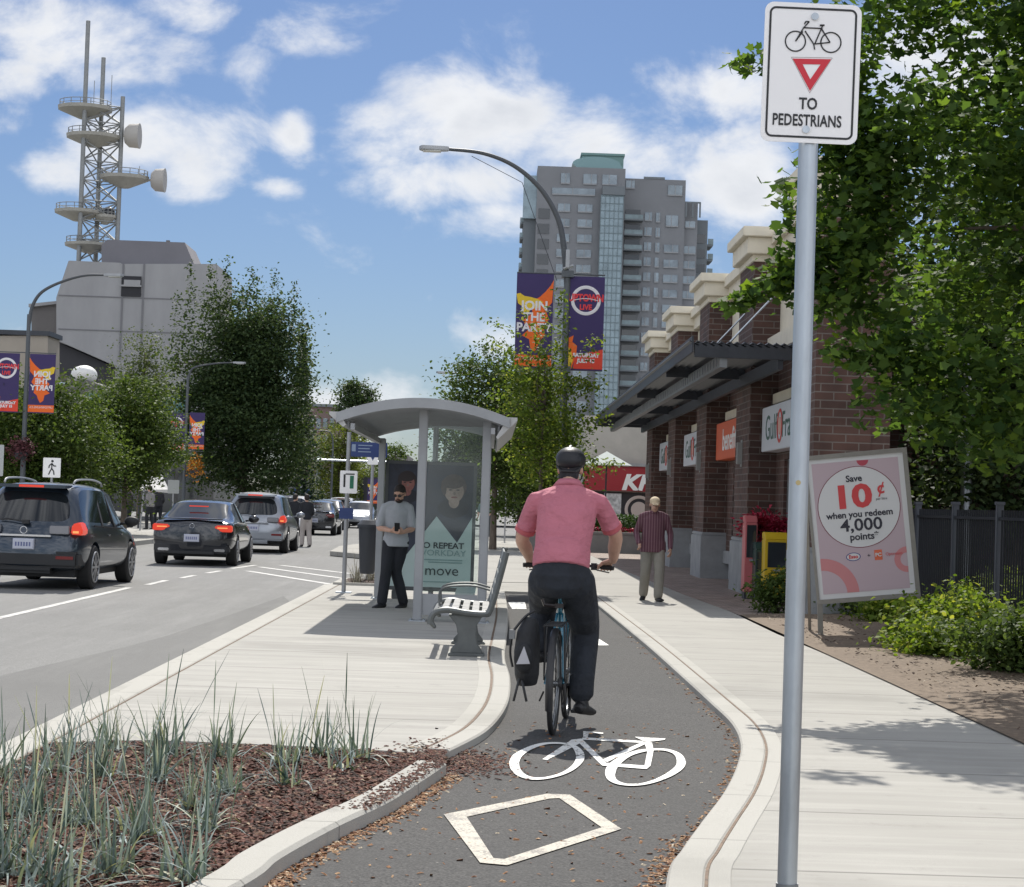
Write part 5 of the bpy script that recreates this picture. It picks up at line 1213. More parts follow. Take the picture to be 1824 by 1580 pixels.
# roof: near arch and two raised wings
def roofsurf(x): # arch height across, x local
    t = (x + .0) / 1.02; return 2.71 - .20 * t * t
Y0, Y1 = -.55, 5.75
cxr = SV(755, 712, 23.65)[0]
mb = MB(); n = 20; vs_ = []; fs = []
xa = -1.02; xb = 1.02
for j, y in enumerate((Y0, Y1)):
    for i in range(n + 1):
        x = cxr + xa + (xb - xa) * i / n; z = roofsurf(x - cxr); vs_ += [(x, y, z), (x, y, z - .05)]
for i in range(n):
    a = i * 2; b = (n + 1) * 2 + i * 2
    fs += [(a, a + 2, b + 2, b), (a + 1, b + 1, b + 3, a + 3), (a, a + 1, a + 3, a + 2), (b, b + 2, b + 3, b + 1)]
fs += [(0, (n + 1) * 2, (n + 1) * 2 + 1, 1), (2 * n, 2 * n + 1, (n + 1) * 2 + 2 * n + 1, (n + 1) * 2 + 2 * n)]
mb.add(vs_, fs); roof = mb.build('roof', roofm, sh, smooth=True)
mb = MB()
for y in np.arange(Y0 + .06, Y1, .55):
    mb.tube([(cxr + xa + .06 + (xb - xa - .12) * i / 12, y, roofsurf(xa + .06 + (xb - xa - .12) * i / 12) - .085) for i in range(13)], .03, 4)
mb.build('rib', shm, roof)
mb = MB()
vs_ = []
for y in (Y0 - .03, Y0 - .001):
    for i in range(n + 1): x = cxr + xa - .03 + (xb - xa + .06) * i / n; z = roofsurf(x - cxr); vs_ += [(x, y, z + .02), (x, y, z - .10)]
fs = []
for i in range(n):
    a = 2 * i; b = 2 * (n + 1) + 2 * i; fs += [(a, a + 1, a + 3, a + 2), (b, b + 2, b + 3, b + 1), (a, a + 2, b + 2, b), (a + 1, b + 1, b + 3, a + 3)]
mb.add(vs_, fs); mb.build('front_edge', shm, roof)
for s in (-1, 1):
    xe = cxr + s * 1.02; ze = roofsurf(1.02)
    mb = MB(); prof = [(xe - s * .02, ze - .02), (xe + s * .15, ze - .10), (xe + s * .15, ze - .07), (xe - s * .02, ze + .012)]
    prof = [(xe - s * .05, ze - .16), (xe + s * .12, ze - .015), (xe + s * .12, ze + .02), (xe, ze + .02), (xe - s * .09, ze - .135)] if s < 0 else [(xe - .11, ze - .25), (xe + .12, ze - .02), (xe + .12, ze + .02), (xe + .01, ze + .02), (xe - .13, ze - .22)]
    mb.prism(prof, -Y1, -Y0, RX); mb.build('eave_wing', mat('eave_light', (.5, .5, .5), .5), roof)
    mb = MB(); mb.box(xe - s * .17 - .025, xe - s * .17 + .025, Y0, Y1, ze - .19, ze - .115)
    for y in np.arange(Y0 + .2, Y1, .3): mb.box(xe - s * .10 - .012, xe - s * .10 + .012, y, y + .05, ze - .17, ze - .06)
    mb.build('gutter', shm, roof)
# glass panels
mb = MB(); mb.box(x1 + .06, xr_ - .06, -.006, .006, .36, 2.42); gp_ = mb.build('glass_panel', glass, sh)
mb = MB(); mb.box(x1 + .057, xr_ - .057, -.02, .02, .08, .34); gk = mb.build('kick_plate', shm, sh)
mb = MB(); 
for y in (.06, 1.85, 3.65): mb.box(xr_ - .006, xr_ + .006, y, y + 1.68 if y < 3 else 5.2, .3, 2.2)
mb.build('glass_panel', glass, sh)
mb = MB()
for z in (.27, 2.22): mb.box(xr_ - .02, xr_ + .02, .057, 5.24, z - .03, z + .03)
for y in (1.8, 3.6): mb.box(xr_ - .035, xr_ + .035, y - .03, y + .03, .03, 2.45)
mb.build('glazing_rail', shm, sh)
# leaning rail and inner seat seen through the glass
mb = MB(); mb.box(xr_ - .36, xr_ - .1, 1.6, 4.2, .26, .29); mb.box(xr_ - .3, xr_ - .2, 1.8, 1.9, 0, .26); mb.box(xr_ - .3, xr_ - .2, 3.8, 3.9, 0, .26); mb.build('inner_seat', mat('seat_pale', (.45, .5, .48), .5), sh)
# advert panel: a real flat poster in a light box
ay = 5.2; L0 = SV(693, 830, 29.4); R0 = SV(842, 830, 29.4); ztop = D(770, 828, 29.4).z; zbot = D(770, 1046, 29.4).z
xl_, xr2 = L0[0], R0[0] + .02; wA = xr2 - xl_; hA = ztop - zbot
ad = thing('advert_display', 'lit advert panel with two portraits reading NO REPEAT WORKDAY at the shelter end', 'advert panel', (sh.location.x + xl_, 29.4, 0))
adf = mat('advert_frame', (.10, .105, .11), .5, .4)
mb = MB(); mb.box(-.05, wA + .05, 0, .16, zbot - .06, ztop + .05); mb.box(.1, .22, .03, .13, 0, zbot - .06); mb.box(wA - .22, wA - .1, .03, .13, 0, zbot - .06); mb.build('case', adf, ad, bevel=.01)
adm = mat('advert_pale', (.47, .57, .56), .35); addk = mat('advert_dark', (.02, .02, .028), .5, var=.4, vscale=3, col2=(.045, .055, .09)); 
def AP(fx, fz): return (fx * wA, hA * (1 - fz) + zbot)
mb = MB(); mb.box(0, wA, -.004, -.001, zbot, ztop); mb.build('poster', adm, ad)
def flat(name, pts, y, m): 
    mb = MB(); mb.add([(AP(*p)[0], y, AP(*p)[1]) for p in pts], [tuple(range(len(pts)))]); return mb.build(name, m, ad, fix=False)
flat('dark_picture', [(0, 0), (0, .98), (.02, .95), (.58, .42), (.83, .63), (.83, .63), (1, .42), (1, 0)], -.006, addk)
mb = MB(); mb.add([(AP(*p)[0], -.006, AP(*p)[1]) for p in [(0, 0), (1, 0), (1, .40), (.86, .62), (.62, .46), (.0, .97)]], [(0, 1, 2, 3, 4, 5)])
# portraits: plain soft heads
def portrait(cx_, cz_, r, sk, hair):
    for (dx_, dz_, rx, rz_, m, y) in ((.0, 1.45, 1.25, .75, mat('portrait_coat', (.02, .02, .03), .5), -.0075), (.05, .95, .42, .5, sk, -.0080), (0, -.25, 1.02, 1.0, hair, -.0085), (.05, .10, .76, .90, sk, -.0095), (-.08, -.55, .90, .46, hair, -.0105), (-.72, -.05, .16, .5, hair, -.0104), (-.25, -.0, .14, .06, hair, -.0115), (.35, -.0, .14, .06, hair, -.0115), (.06, .58, .26, .07, mat('portrait_lips', (.25, .09, .08), .5), -.0115), (.08, .28, .1, .14, mat('portrait_shade', (.22, .15, .13), .5), -.0112)):
        c = AP(cx_, cz_); n = 26; mb = MB(); mb.add([(c[0] + dx_ * r + rx * r * math.cos(a), y, c[1] - dz_ * r + rz_ * r * math.sin(a)) for a in [2 * math.pi * k / n for k in range(n)]], [tuple(range(n))]); mb.build('portrait', m, ad, fix=False)
portrait(.77, .20, .19, mat('portrait_skin', (.36, .26, .22), .4, var=.35, vscale=7), mat('portrait_hair', (.09, .065, .06), .5, var=.4, vscale=20))
portrait(.22, .15, .14, mat('portrait_skin_dark', (.26, .10, .085), .4, var=.4, vscale=9), mat('portrait_hair_dark', (.03, .02, .022), .5))
adtx = mat('advert_text', (.02, .035, .04), .4); adtl = mat('advert_text_light', (.22, .33, .33), .4)
for s_, fx, fz, sz, m, b_, sx_ in (('NO REPEAT', .63, .66, .125, adtx, .003, 1.1), ('WORKDAY', .65, .72, .125, adtl, .0, 1.15), ('move', .66, .865, .22, adtx, .0, 1.05)):
    p = AP(fx, fz); text(s_, 'lettering', m, ad, (p[0], -.0125, p[1]), sz, bold=b_, sx=sx_, ext=.001)
mb = MB()
for fz, a_, b_ in ((.775, .45, .9), (.795, .5, .9), (.955, .4, .8)): p = AP(a_, fz); q = AP(b_, fz); mb.box(p[0], q[0], -.013, -.0121, p[1] - .008, p[1] + .008)
mb.build('small_print', adtl, ad)

# ------------------------------------------------------------ bench
be = thing('bench', 'grey metal bench with slatted seat and slanted back beside the bike lane', 'bench', (-.18, 18.9, 0))
bm_ = mat('bench_casting', (.13, .14, .14), .5, .5, var=.15, vscale=6); slm = mat('bench_slat', (.19, .195, .195), .6); sld = mat('bench_back_slat', (.20, .215, .22), .45, .4)
def bench_end(y):
    # seat bar profile x (left -> right), z ; pedestal below
    c = [(-.37, .30), (-.36, .37), (-.31, .425), (-.20, .445), (-.05, .425), (.10, .415), (.20, .42)]
    mb = MB(); P = catmull([Vector((a, y, b)) for a, b in c], 4); mb.tube(P, [.030] * len(P), 8, ry=[.03] * len(P)); return mb
for y in (0.0, 1.85):
    mb = bench_end(y); mb.cap((-.36, y, .32), (-.33, y, .28), .026, .02, 8)
    P = catmull([Vector((.18, y, .42)), Vector((.22, y, .50)), Vector((.30, y, .82)), Vector((.345, y, 1.02))], 4); mb.tube(P, [.035, .035] + [.03] * (len(P) - 2), 8)
    mb.build('end_frame', bm_, be, smooth=True)
for y in (.12, 1.7):
    mb = MB(); prof = [(-.17, .03), (-.165, .06), (-.115, .12), (-.10, .2), (-.12, .3), (-.2, .40), (.14, .40), (.08, .3), (.075, .2), (.09, .12), (.135, .06), (.145, .03)]
    mb.prism(prof, -(y + .07), -(y - .07), RX); mb.box(-.19, .165, y - .1, y + .1, 0, .032); mb.build('pedestal', bm_, be, bevel=.008)
for i in range(6):
    x = -.33 + i * .098; z = [.415, .453, .458, .448, .44, .438][i]
    mb = MB(); mb.box(-.034, .034, .02, 1.83, -.009, .009, Matrix.Translation((x, 0, z)) @ Matrix.Rotation(R([35, 8, 0, -4, -3, 0][i]) * -1, 4, 'Y')); mb.build('seat_slat', slm, be, bevel=.004)
for i in range(5):
    t = (i + .5) / 5; x = .225 + .125 * t - .02; z = .50 + .52 * t
    mb = MB(); mb.box(-.009, .009, .01, 1.84, -.045, .045, Matrix.Translation((x, 0, z)) @ Matrix.Rotation(R(13), 4, 'Y')); mb.build('back_slat', sld, be, bevel=.004)
for y in (.6, 1.25):
    mb = MB(); P = catmull([Vector((-.3, y, .45)), Vector((-.28, y, .62)), Vector((0, y, .66)), Vector((.2, y, .62))], 5); mb.tube(P, .011, 6); mb.build('armrest', bm_, be, smooth=True)

# ------------------------------------------------------------ bin, bus stop pole and signs
p = G(655, 1058, 0); bn = thing('litter_bin', 'dark grey tapered litter bin hanging on a post behind the shelter', 'litter bin', (D(655, 980, 31).x, 31, 0))
bnm = mat('bin_plastic', (.035, .04, .05), .5); z1_ = D(655, 940, 31).z; z0_ = D(655, 1022, 31).z; wB = 17.5 / F * 31
mb = MB(); mb.tube([(0, 0, z0_), (0, 0, z0_ + .04), (0, 0, z1_)], [wB * .68, wB * .78, wB], 20, ry=[wB * .68, wB * .78, wB]); mb.build('body', bnm, bn, smooth=True)
mb = MB(); mb.tube([(0, 0, z1_), (0, 0, z1_ + .05), (0, 0, z1_ + .12)], [wB * 1.15, wB * 1.15, wB * .7], 20); mb.build('lid', bnm, bn, smooth=True)
mb = MB(); mb.tube([(wB + .05, .1, 0), (wB + .05, .1, z1_ + .1)], .03, 8); mb.box(wB - .05, wB + .05, .07, .13, z1_ - .2, z1_ - .14); mb.build('post', mat('tan_post', (.25, .21, .16), .6), bn)
bp_ = G(612, 1056, 0); bs = thing('bus_stop_pole', 'slim grey bus stop pole with a blue sign under the shelter roof edge', 'bus stop pole', (bp_.x, bp_.y, 0))
zt = D(632, 770, bp_.y).z; mb = MB(); mb.tube([(0, 0, 0), (0, 0, zt)], .034, 12); mb.build('pole', shm, bs, smooth=True)
mb = MB(); mb.box(-.12, .12, -.12, .12, 0, .02); mb.build('base_plate', galv, bs)
a = D(634, 787, bp_.y); b = D(678, 815, bp_.y); blue = mat('transit_blue', (.02, .045, .17), .4)
mb = MB(); mb.box(.035, b.x - bp_.x + .1, -.015, .015, b.z, a.z); s_ = mb.build('sign_plate', blue, bs, bevel=.004)
mb = MB()
for k in range(3): mb.box(.15, .15 + [.22, .18, .2][k], -.019, -.0155, a.z - .06 - k * .05, a.z - .045 - k * .05)
mb.box(.05, .11, -.019, -.0155, a.z - .15, a.z - .04); mb.build('route_print', mat('print_pale', (.25, .32, .45), .5), s_)
a = D(621, 905, bp_.y); mb = MB(); mb.box(-.11, .11, -.05, -.036, a.z - .17, a.z); mb.box(-.07, .07, -.055, -.051, a.z - .09, a.z - .075); mb.build('timetable', blue, bs)
a = D(630, 840, bp_.y - 0); 
ps = thing('parking_sign', 'white sign with black and green print on the bus stop pole', 'road sign', (bp_.x + .02, bp_.y - .05, D(630, 859, bp_.y).z))
mb = MB(); mb.prism(rrect(.27, .355, .02), 0, .004, RX); mb.build('plate', sheetm, ps)
mb = MB(); mb.box(.02, .08, -.008, -.0045, -.10, .10); mb.build('green_mark', mat('sign_green', (.02, .16, .09), .5), ps); mb = MB(); mb.box(-.08, -.05, -.008, -.0045, -.08, .12); mb.box(-.05, .09, -.008, -.0045, .115, .135); mb.build('black_mark', signblk, ps)
q = D(662, 880, 36); tsn = thing('transit_sign', 'pale sign with a blue emblem on a pole behind the litter bin', 'road sign', (q.x, 36, 0)); zt = D(664, 818, 36).z
mb = MB(); mb.tube([(0, 0, 0), (0, 0, zt + .1)], .03, 8); mb.build('pole', shm, tsn); mb = MB(); mb.prism(rrect(.2, .2, .02), 0, .004, Matrix.Translation((0, -.035, zt)) @ RX); s_ = mb.build('plate', sheetm, tsn)
mb = MB(); mb.add([(-.05, -.04, zt + .07), (.05, -.04, zt + .07), (.0, -.04, zt - .03)], [(0, 1, 2)]); mb.build('emblem', blue, s_, fix=False)

# signal, signs far behind the bench
q = D(879, 900, 83.6)
tf = thing('pedestrian_signal', 'dark signal head on the thin lamp pole behind the shelter', 'signal', (q.x, 83.5, D(879, 857, 83.5).z)); mb = MB(); mb.box(-.24, .24, -.2, .0, -.38, .3); mb.box(-.2, .2, -.3, -.2, .1, .16); mb.box(-.2, .2, -.3, -.2, -.2, -.14); mb.build('housing', black, tf, bevel=.04); mb = MB(); mb.disc((0, -.21, .05), .12, 'y', 16, .02); mb.build('lens', mat('lens_grey', (.12, .11, .11), .3), tf)
nt_ = thing('no_turn_sign', 'white no turn sign with red ring below the dark signal head', 'road sign', (D(877, 886, 83.2).x, 83.2, D(877, 886, 83.2).z)); mb = MB(); mb.prism(rrect(.5, .6, .04), 0, .01, RX); mb.build('plate', sheetm, nt_); mb = MB(); mb.ring((0, -.02, .0), .17, .03, 'y', 24, 6, .3); mb.build('red_ring', signred, nt_); mb = MB(); mb.box(-.02, .02, -.02, -.012, -.14, .08); mb.box(-.1, .0, -.02, -.012, .05, .09); mb.build('arrow', signblk, nt_)
ws = thing('white_sign', 'small white sign on a thin pole right of the no turn sign', 'road sign', (D(899, 950, 75).x, 75, 0)); zt = D(899, 849, 75).z; mb = MB(); mb.tube([(0, 0, 0), (0, 0, zt + .2)], .03, 8); mb.build('pole', shm, ws); mb = MB(); mb.prism(rrect(.26, .5, .03), 0, .01, Matrix.Translation((0, -.04, zt)) @ RX); mb.build('plate', sheetm, ws); mb = MB(); mb.disc((0, -.06, zt + .05), .07, 'y', 14, .01); mb.build('mark', mat('mark_grey', (.3, .3, .3), .5), ws)
# mast arm far left centre
ma = thing('signal_mast', 'grey signal mast arm stretching over the far crossing', 'signal mast', (dx(533, 880, 118), 118, 0)); zz_ = D(600, 820, 118).z
mb = MB(); mb.tube([(0, 0, 0), (0, 0, zz_)], .1, 8); mb.build('pole', galv, ma); mb = MB(); mb.tube([(0, 0, zz_), (5.3, 0, zz_)], .06, 8); mb.build('arm', galv, ma)
# crossing sign, left
wk = thing('crossing_sign', 'white walking person sign above the grey SUV roof', 'road sign', (D(93, 833, 47).x, 47, 0)); zc_ = D(93, 833, 47).z
mb = MB(); mb.tube([(0, 0, 0), (0, 0, zc_ + .2)], .03, 8); mb.build('pole', shm, wk); mb = MB(); mb.prism(rrect(.42, .47, .02), 0, .006, Matrix.Translation((0, -.04, zc_)) @ RX); mb.build('plate', sheetm, wk)
mb = MB(); mb.ell((.01, -.052, zc_ + .155), (.03, .004, .03), 10, 6)
for P in ([(.0, .11), (-.0, -.02)], [(.0, -.02), (-.04, -.09), (-.07, -.17)], [(.0, -.02), (.05, -.09), (.06, -.17)], [(.0, .1), (.05, .04), (.1, .04)], [(.0, .1), (-.06, .05), (-.07, -.01)]):
    for a, b in zip(P, P[1:]): mb.bar((a[0], -.05, zc_ + a[1]), (b[0], -.05, zc_ + b[1]), .026, .006, up=(0, 1, 0))
mb.build('walking_symbol', signblk, wk)
for (u, v, y, w_, h_, lb, vb) in ((309, 867, 72, .42, .5, 'plain grey sign back left of the dark lamp pole', 0), (401, 876, 90, .42, .5, 'plain grey sign back above the dark sedan roof', 0), (-2, 820, 50, .25, .8, 'narrow pale sign at the left edge of the picture', 0)):
    q = D(u, v, y); t = thing('road_sign', lb, 'road sign', (q.x, y, 0)); mb = MB(); mb.tube([(0, .02, 0), (0, .02, q.z + h_ / 2)], .03, 8); mb.build('pole', shm, t); mb = MB(); mb.prism(rrect(w_, h_, .03), 0, .006, Matrix.Translation((0, -.02, q.z)) @ RX); mb.build('plate', mat('sign_back_grey', (.4, .42, .42), .5, .2), t)
q = D(250, 900, 52); t = thing('leaning_pole', 'thin pale pole leaning by the kerb between the SUV and the sedan', 'pole', (G(249, 945, 0).x, G(249, 945, 0).y, 0)); yy = t.location.y; a = D(258, 858, yy); mb = MB(); mb.tube([(0, 0, 0), (a.x - t.location.x, 0, a.z)], .03, 8); mb.build('shaft', shm, t); mb = MB(); mb.ell((a.x - t.location.x, 0, a.z), (.05, .05, .05), 8, 6); mb.build('cap', white, t)

# ------------------------------------------------------------ pink board on its stand
A0 = G(1451, 1131, .02); by = A0.y
bd = thing('advert_board', 'tilted pink advert board offering 10 cents off on a grey metal stand', 'advert board', (A0.x, by, 0))
bdm = mat('board_frame', (.23, .22, .20), .45, .5, var=.1, vscale=8); pink = mat('board_pink', (.46, .36, .40), .4); bwhite2 = mat('board_white', (.60, .60, .61), .4); bred2 = mat('board_red', (.55, .045, .05), .4); bsalmon = mat('board_salmon', (.52, .20, .21), .4); bblk = mat('board_black', (.02, .02, .035), .4)
pcs = [(1437, 812), (1615, 797), (1641, 1060), (1447, 1078)]
sA = 1 / F * by
TL = D(1438, 812, by); TR = D(1615, 797, by - .25); BR = D(1640, 1062, by - .25); BL = D(1449, 1078, by)
TL, TR, BL, BR = [v_ - Vector((A0.x, by, 0)) for v_ in (TL, TR, BL, BR)]
ux = ((TR - TL) + (BR - BL)).normalized(); uz = ((TL - BL) + (TR - BR)).normalized(); uz = (uz - ux * uz.dot(ux)).normalized(); uy = ux.cross(uz) * -1
uy = uz.cross(ux)
wb_ = ((TR - TL).length + (BR - BL).length) / 2; hb_ = ((TL - BL).length + (TR - BR).length) / 2; ctr = (TL + TR + BL + BR) / 4
MBd = Matrix((ux, uy, uz)).transposed().to_4x4(); MBd.translation = ctr   # local x right, y away, z up
def bbox(x0, x1, y0, y1, z0, z1, name, m, par=bd, bev=0.0): mb = MB(); mb.box(x0, x1, y0, y1, z0, z1, MBd); return mb.build(name, m, par, bevel=bev)
W2, H2 = wb_ / 2, hb_ / 2; ft = .055
mb = MB(); mb.box(-W2, W2, -.02, .03, H2 - ft, H2, MBd); mb.box(-W2, W2, -.02, .03, -H2, -H2 + ft, MBd); mb.box(-W2, -W2 + ft * .6, -.02, .03, -H2 + ft, H2 - ft, MBd); mb.box(W2 - ft, W2, -.02, .03, -H2 + ft, H2 - ft, MBd); fr_ = mb.build('frame', bdm, bd)
bbox(-W2 + ft * .6, W2 - ft, -.004, .01, -H2 + ft, H2 - ft, 'panel', bwhite2)
bbox(-W2 + .085, W2 - .115, -.008, -.0045, -H2 + .115, H2 - .105, 'poster', pink)
def bdisc(cx_, cz_, r, y, m, name, a0=0, a1=360, r2=None):
    n = 48; mb = MB()
    if r2 is None: mb.add([MBd @ Vector((cx_ + r * math.cos(R(a0 + (a1 - a0) * k / n)), y, cz_ + r * math.sin(R(a0 + (a1 - a0) * k / n)))) for k in range(n)], [tuple(range(n))])
    else:
        v_ = []
        for k in range(n + 1):
            a = R(a0 + (a1 - a0) * k / n); v_ += [MBd @ Vector((cx_ + r * math.cos(a), y, cz_ + r * math.sin(a))), MBd @ Vector((cx_ + r2 * math.cos(a), y, cz_ + r2 * math.sin(a)))]
        mb.add(v_, [(2 * k, 2 * k + 2, 2 * k + 3, 2 * k + 1) for k in range(n)])
    return mb.build(name, m, bd, fix=False)
cr_ = .40 * wb_; cc = (-.012, H2 * .26)
bdisc(cc[0], cc[1], cr_, -.0095, bwhite2, 'circle'); bdisc(cc[0], cc[1], cr_, -.0105, mat('board_maroon', (.16, .01, .03), .4), 'circle_outline', 0, 360, cr_ - .008)
def btext(s_, x, z, size, m, **k):
    return text(s_, 'lettering', m, bd, None, size, Mx=MBd @ Matrix.Translation((x, -.0125, z)) @ RX, ext=.0008, **k)
k_ = wb_ / 1.2
btext('Save', cc[0] - .03, cc[1] + .335 * k_, .105 * k_, bblk, bold=.003); btext('10', cc[0] - .07 * k_, cc[1] + .115 * k_, .37 * k_, bred2, bold=.014, sx=1.25); btext('¢', cc[0] + .27 * k_, cc[1] + .20 * k_, .20 * k_, bred2, bold=.004)
btext('per litre', cc[0] + .27 * k_, cc[1] + .075 * k_, .04 * k_, bblk)
btext('when you redeem', cc[0], cc[1] - .085 * k_, .105 * k_, bblk, bold=.003, sx=1.0); btext('4,000', cc[0] + .01, cc[1] - .215 * k_, .20 * k_, bblk, bold=.004, sx=1.1); btext('points*', cc[0] + .03, cc[1] - .35 * k_, .115 * k_, bblk, bold=.003)
ez = -H2 * .40
mb = MB(); n = 30; mb.add([MBd @ Vector((-.13 * k_ + (.085 * k_) * math.cos(2 * math.pi * j / n), -.0095, ez + .05 * k_ * math.sin(2 * math.pi * j / n))) for j in range(n)], [tuple(range(n))]); mb.build('oval', mat('board_navy', (.03, .04, .2), .4), bd, fix=False)
mb = MB(); mb.add([MBd @ Vector((-.13 * k_ + (.075 * k_) * math.cos(2 * math.pi * j / n), -.0103, ez + .041 * k_ * math.sin(2 * math.pi * j / n))) for j in range(n)], [tuple(range(n))]); mb.build('oval', bwhite2, bd, fix=False)
btext('Esso', -.13 * k_, ez, .06 * k_, bred2, bold=.002); btext('+', .05 * k_, ez, .07 * k_, bblk)
bbox(.115 * k_, .205 * k_, -.0095, -.0082, ez - .06 * k_, ez + .06 * k_, 'badge', mat('badge_orange', (.62, .12, .05), .4)); btext('PC', .16 * k_, ez, .06 * k_, bwhite2, bold=.002); btext('Optimum', .34 * k_, ez, .05 * k_, bred2)
bx0_ = -W2 + .085; bz0_ = -H2 + .115
bdisc(bx0_, bz0_, .42 * k_, -.0095, bsalmon, 'arc', 0, 90, .28 * k_); bdisc(W2 - .115, -H2 * .5 + .01, .15 * k_, -.0095, bsalmon, 'arc', 90, 270, .08 * k_); bdisc(.08, H2 - .106, .07, -.0095, mat('board_dkred', (.4, .05, .08), .4), 'arc', 180, 360)
# legs and feet
P1 = MBd @ Vector((-W2 + .03, .05, -H2 + .2)); 
for (x_, lbl) in ((-W2 + .03, 0), (W2 - .04, 1)):
    top = MBd @ Vector((x_, .04, H2 - .02)); bot = Vector(((MBd @ Vector((x_, 0, -H2))).x + .02, (MBd @ Vector((x_, 0, -H2))).y - .0, .02))
    mid = MBd @ Vector((x_, .01, -H2 + .0))
    mb = MB(); mb.bar(mid, bot, .06, .04); mb.build('leg', bdm, bd); mb = MB(); back = Vector((bot.x, bot.y + .8, .02)); mb.bar(top, back, .035, .035); mb.build('rear_leg', bdm, bd)
    mb = MB(); mb.bar(bot + Vector((-.06, 0, .0)), bot + Vector((.32, -.12, .0)), .05, .03); mb.build('foot', bdm, bd)

# ------------------------------------------------------------ newspaper boxes
ny = 33.2
def nbox(label, u0, u1, vt, vb, m, y, parts='glass', cat='newspaper box'):
    a = D(u0, vt, y); b = D(u1, vb, y); t = thing('newspaper_box', label, cat, ((a.x + b.x) / 2, y, 0)); w = (b.x - a.x) / 2; h = a.z
    mb = MB(); mb.box(-w, w, 0, .42, .12, h - .12); mb.prism([(0, h - .12), (.42, h - .12), (.42, h), (.1, h)], -w, w, Matrix(((0, 0, 1, 0), (1, 0, 0, 0), (0, 1, 0, 0), (0, 0, 0, 1)))); body = mb.build('body', m, t, bevel=.012)
    mb = MB(); mb.box(-w * .78, w * .78, -.012, -.002, h * .5, h - .16); mb.build('window', winglass, body); mb = MB(); mb.box(-w * .3, w * .3, -.03, -.012, h * .5 - .06, h * .5 - .03); mb.build('handle', galv, body)
    mb = MB(); [mb.box(s * w * .7 - .02, s * w * .7 + .02, .05, .37, 0, .12) for s in (-1, 1)]; mb.build('legs', dkmetal, t); return t
nbox('red newspaper box with a pale pink side panel by the brick pillar', 1329, 1346, 918, 1062, mat('box_pink', (.50, .13, .14), .5), 33.0)
nbox('dark green newspaper box between the red and yellow boxes', 1347, 1364, 966, 1066, mat('box_green', (.02, .05, .045), .4), 32.6)
nbox('bright yellow newspaper box behind the green shrub', 1364, 1402, 948, 1066, mat('box_yellow', (.62, .42, .015), .45), 32.2)
q = D(1366, 940, 33.6); rb = leaves_obj('red_flowers', np.random.default_rng(9).normal(size=(2600, 3)) * [.17, .14, .10], .07, mat('red_petals2', (.42, .02, .06), .6), None, 9); rb.location = (q.x, 33.6, q.z); tag(rb, 'bunch of red and magenta flowers above the newspaper boxes', 'flowers')
mb = MB(); mb.tube([(0, 0, 0), (0, 0, q.z - .12)], .03, 8); mb.tube([(0, 0, q.z - .2), (0, 0, q.z - .05)], [.15, .3], 14); fpst = mb.build('flower_stand', dkmetal, loc=(q.x, 33.6, 0)); tag(fpst, 'dark stand holding the red flowers behind the newspaper boxes', 'flower stand')
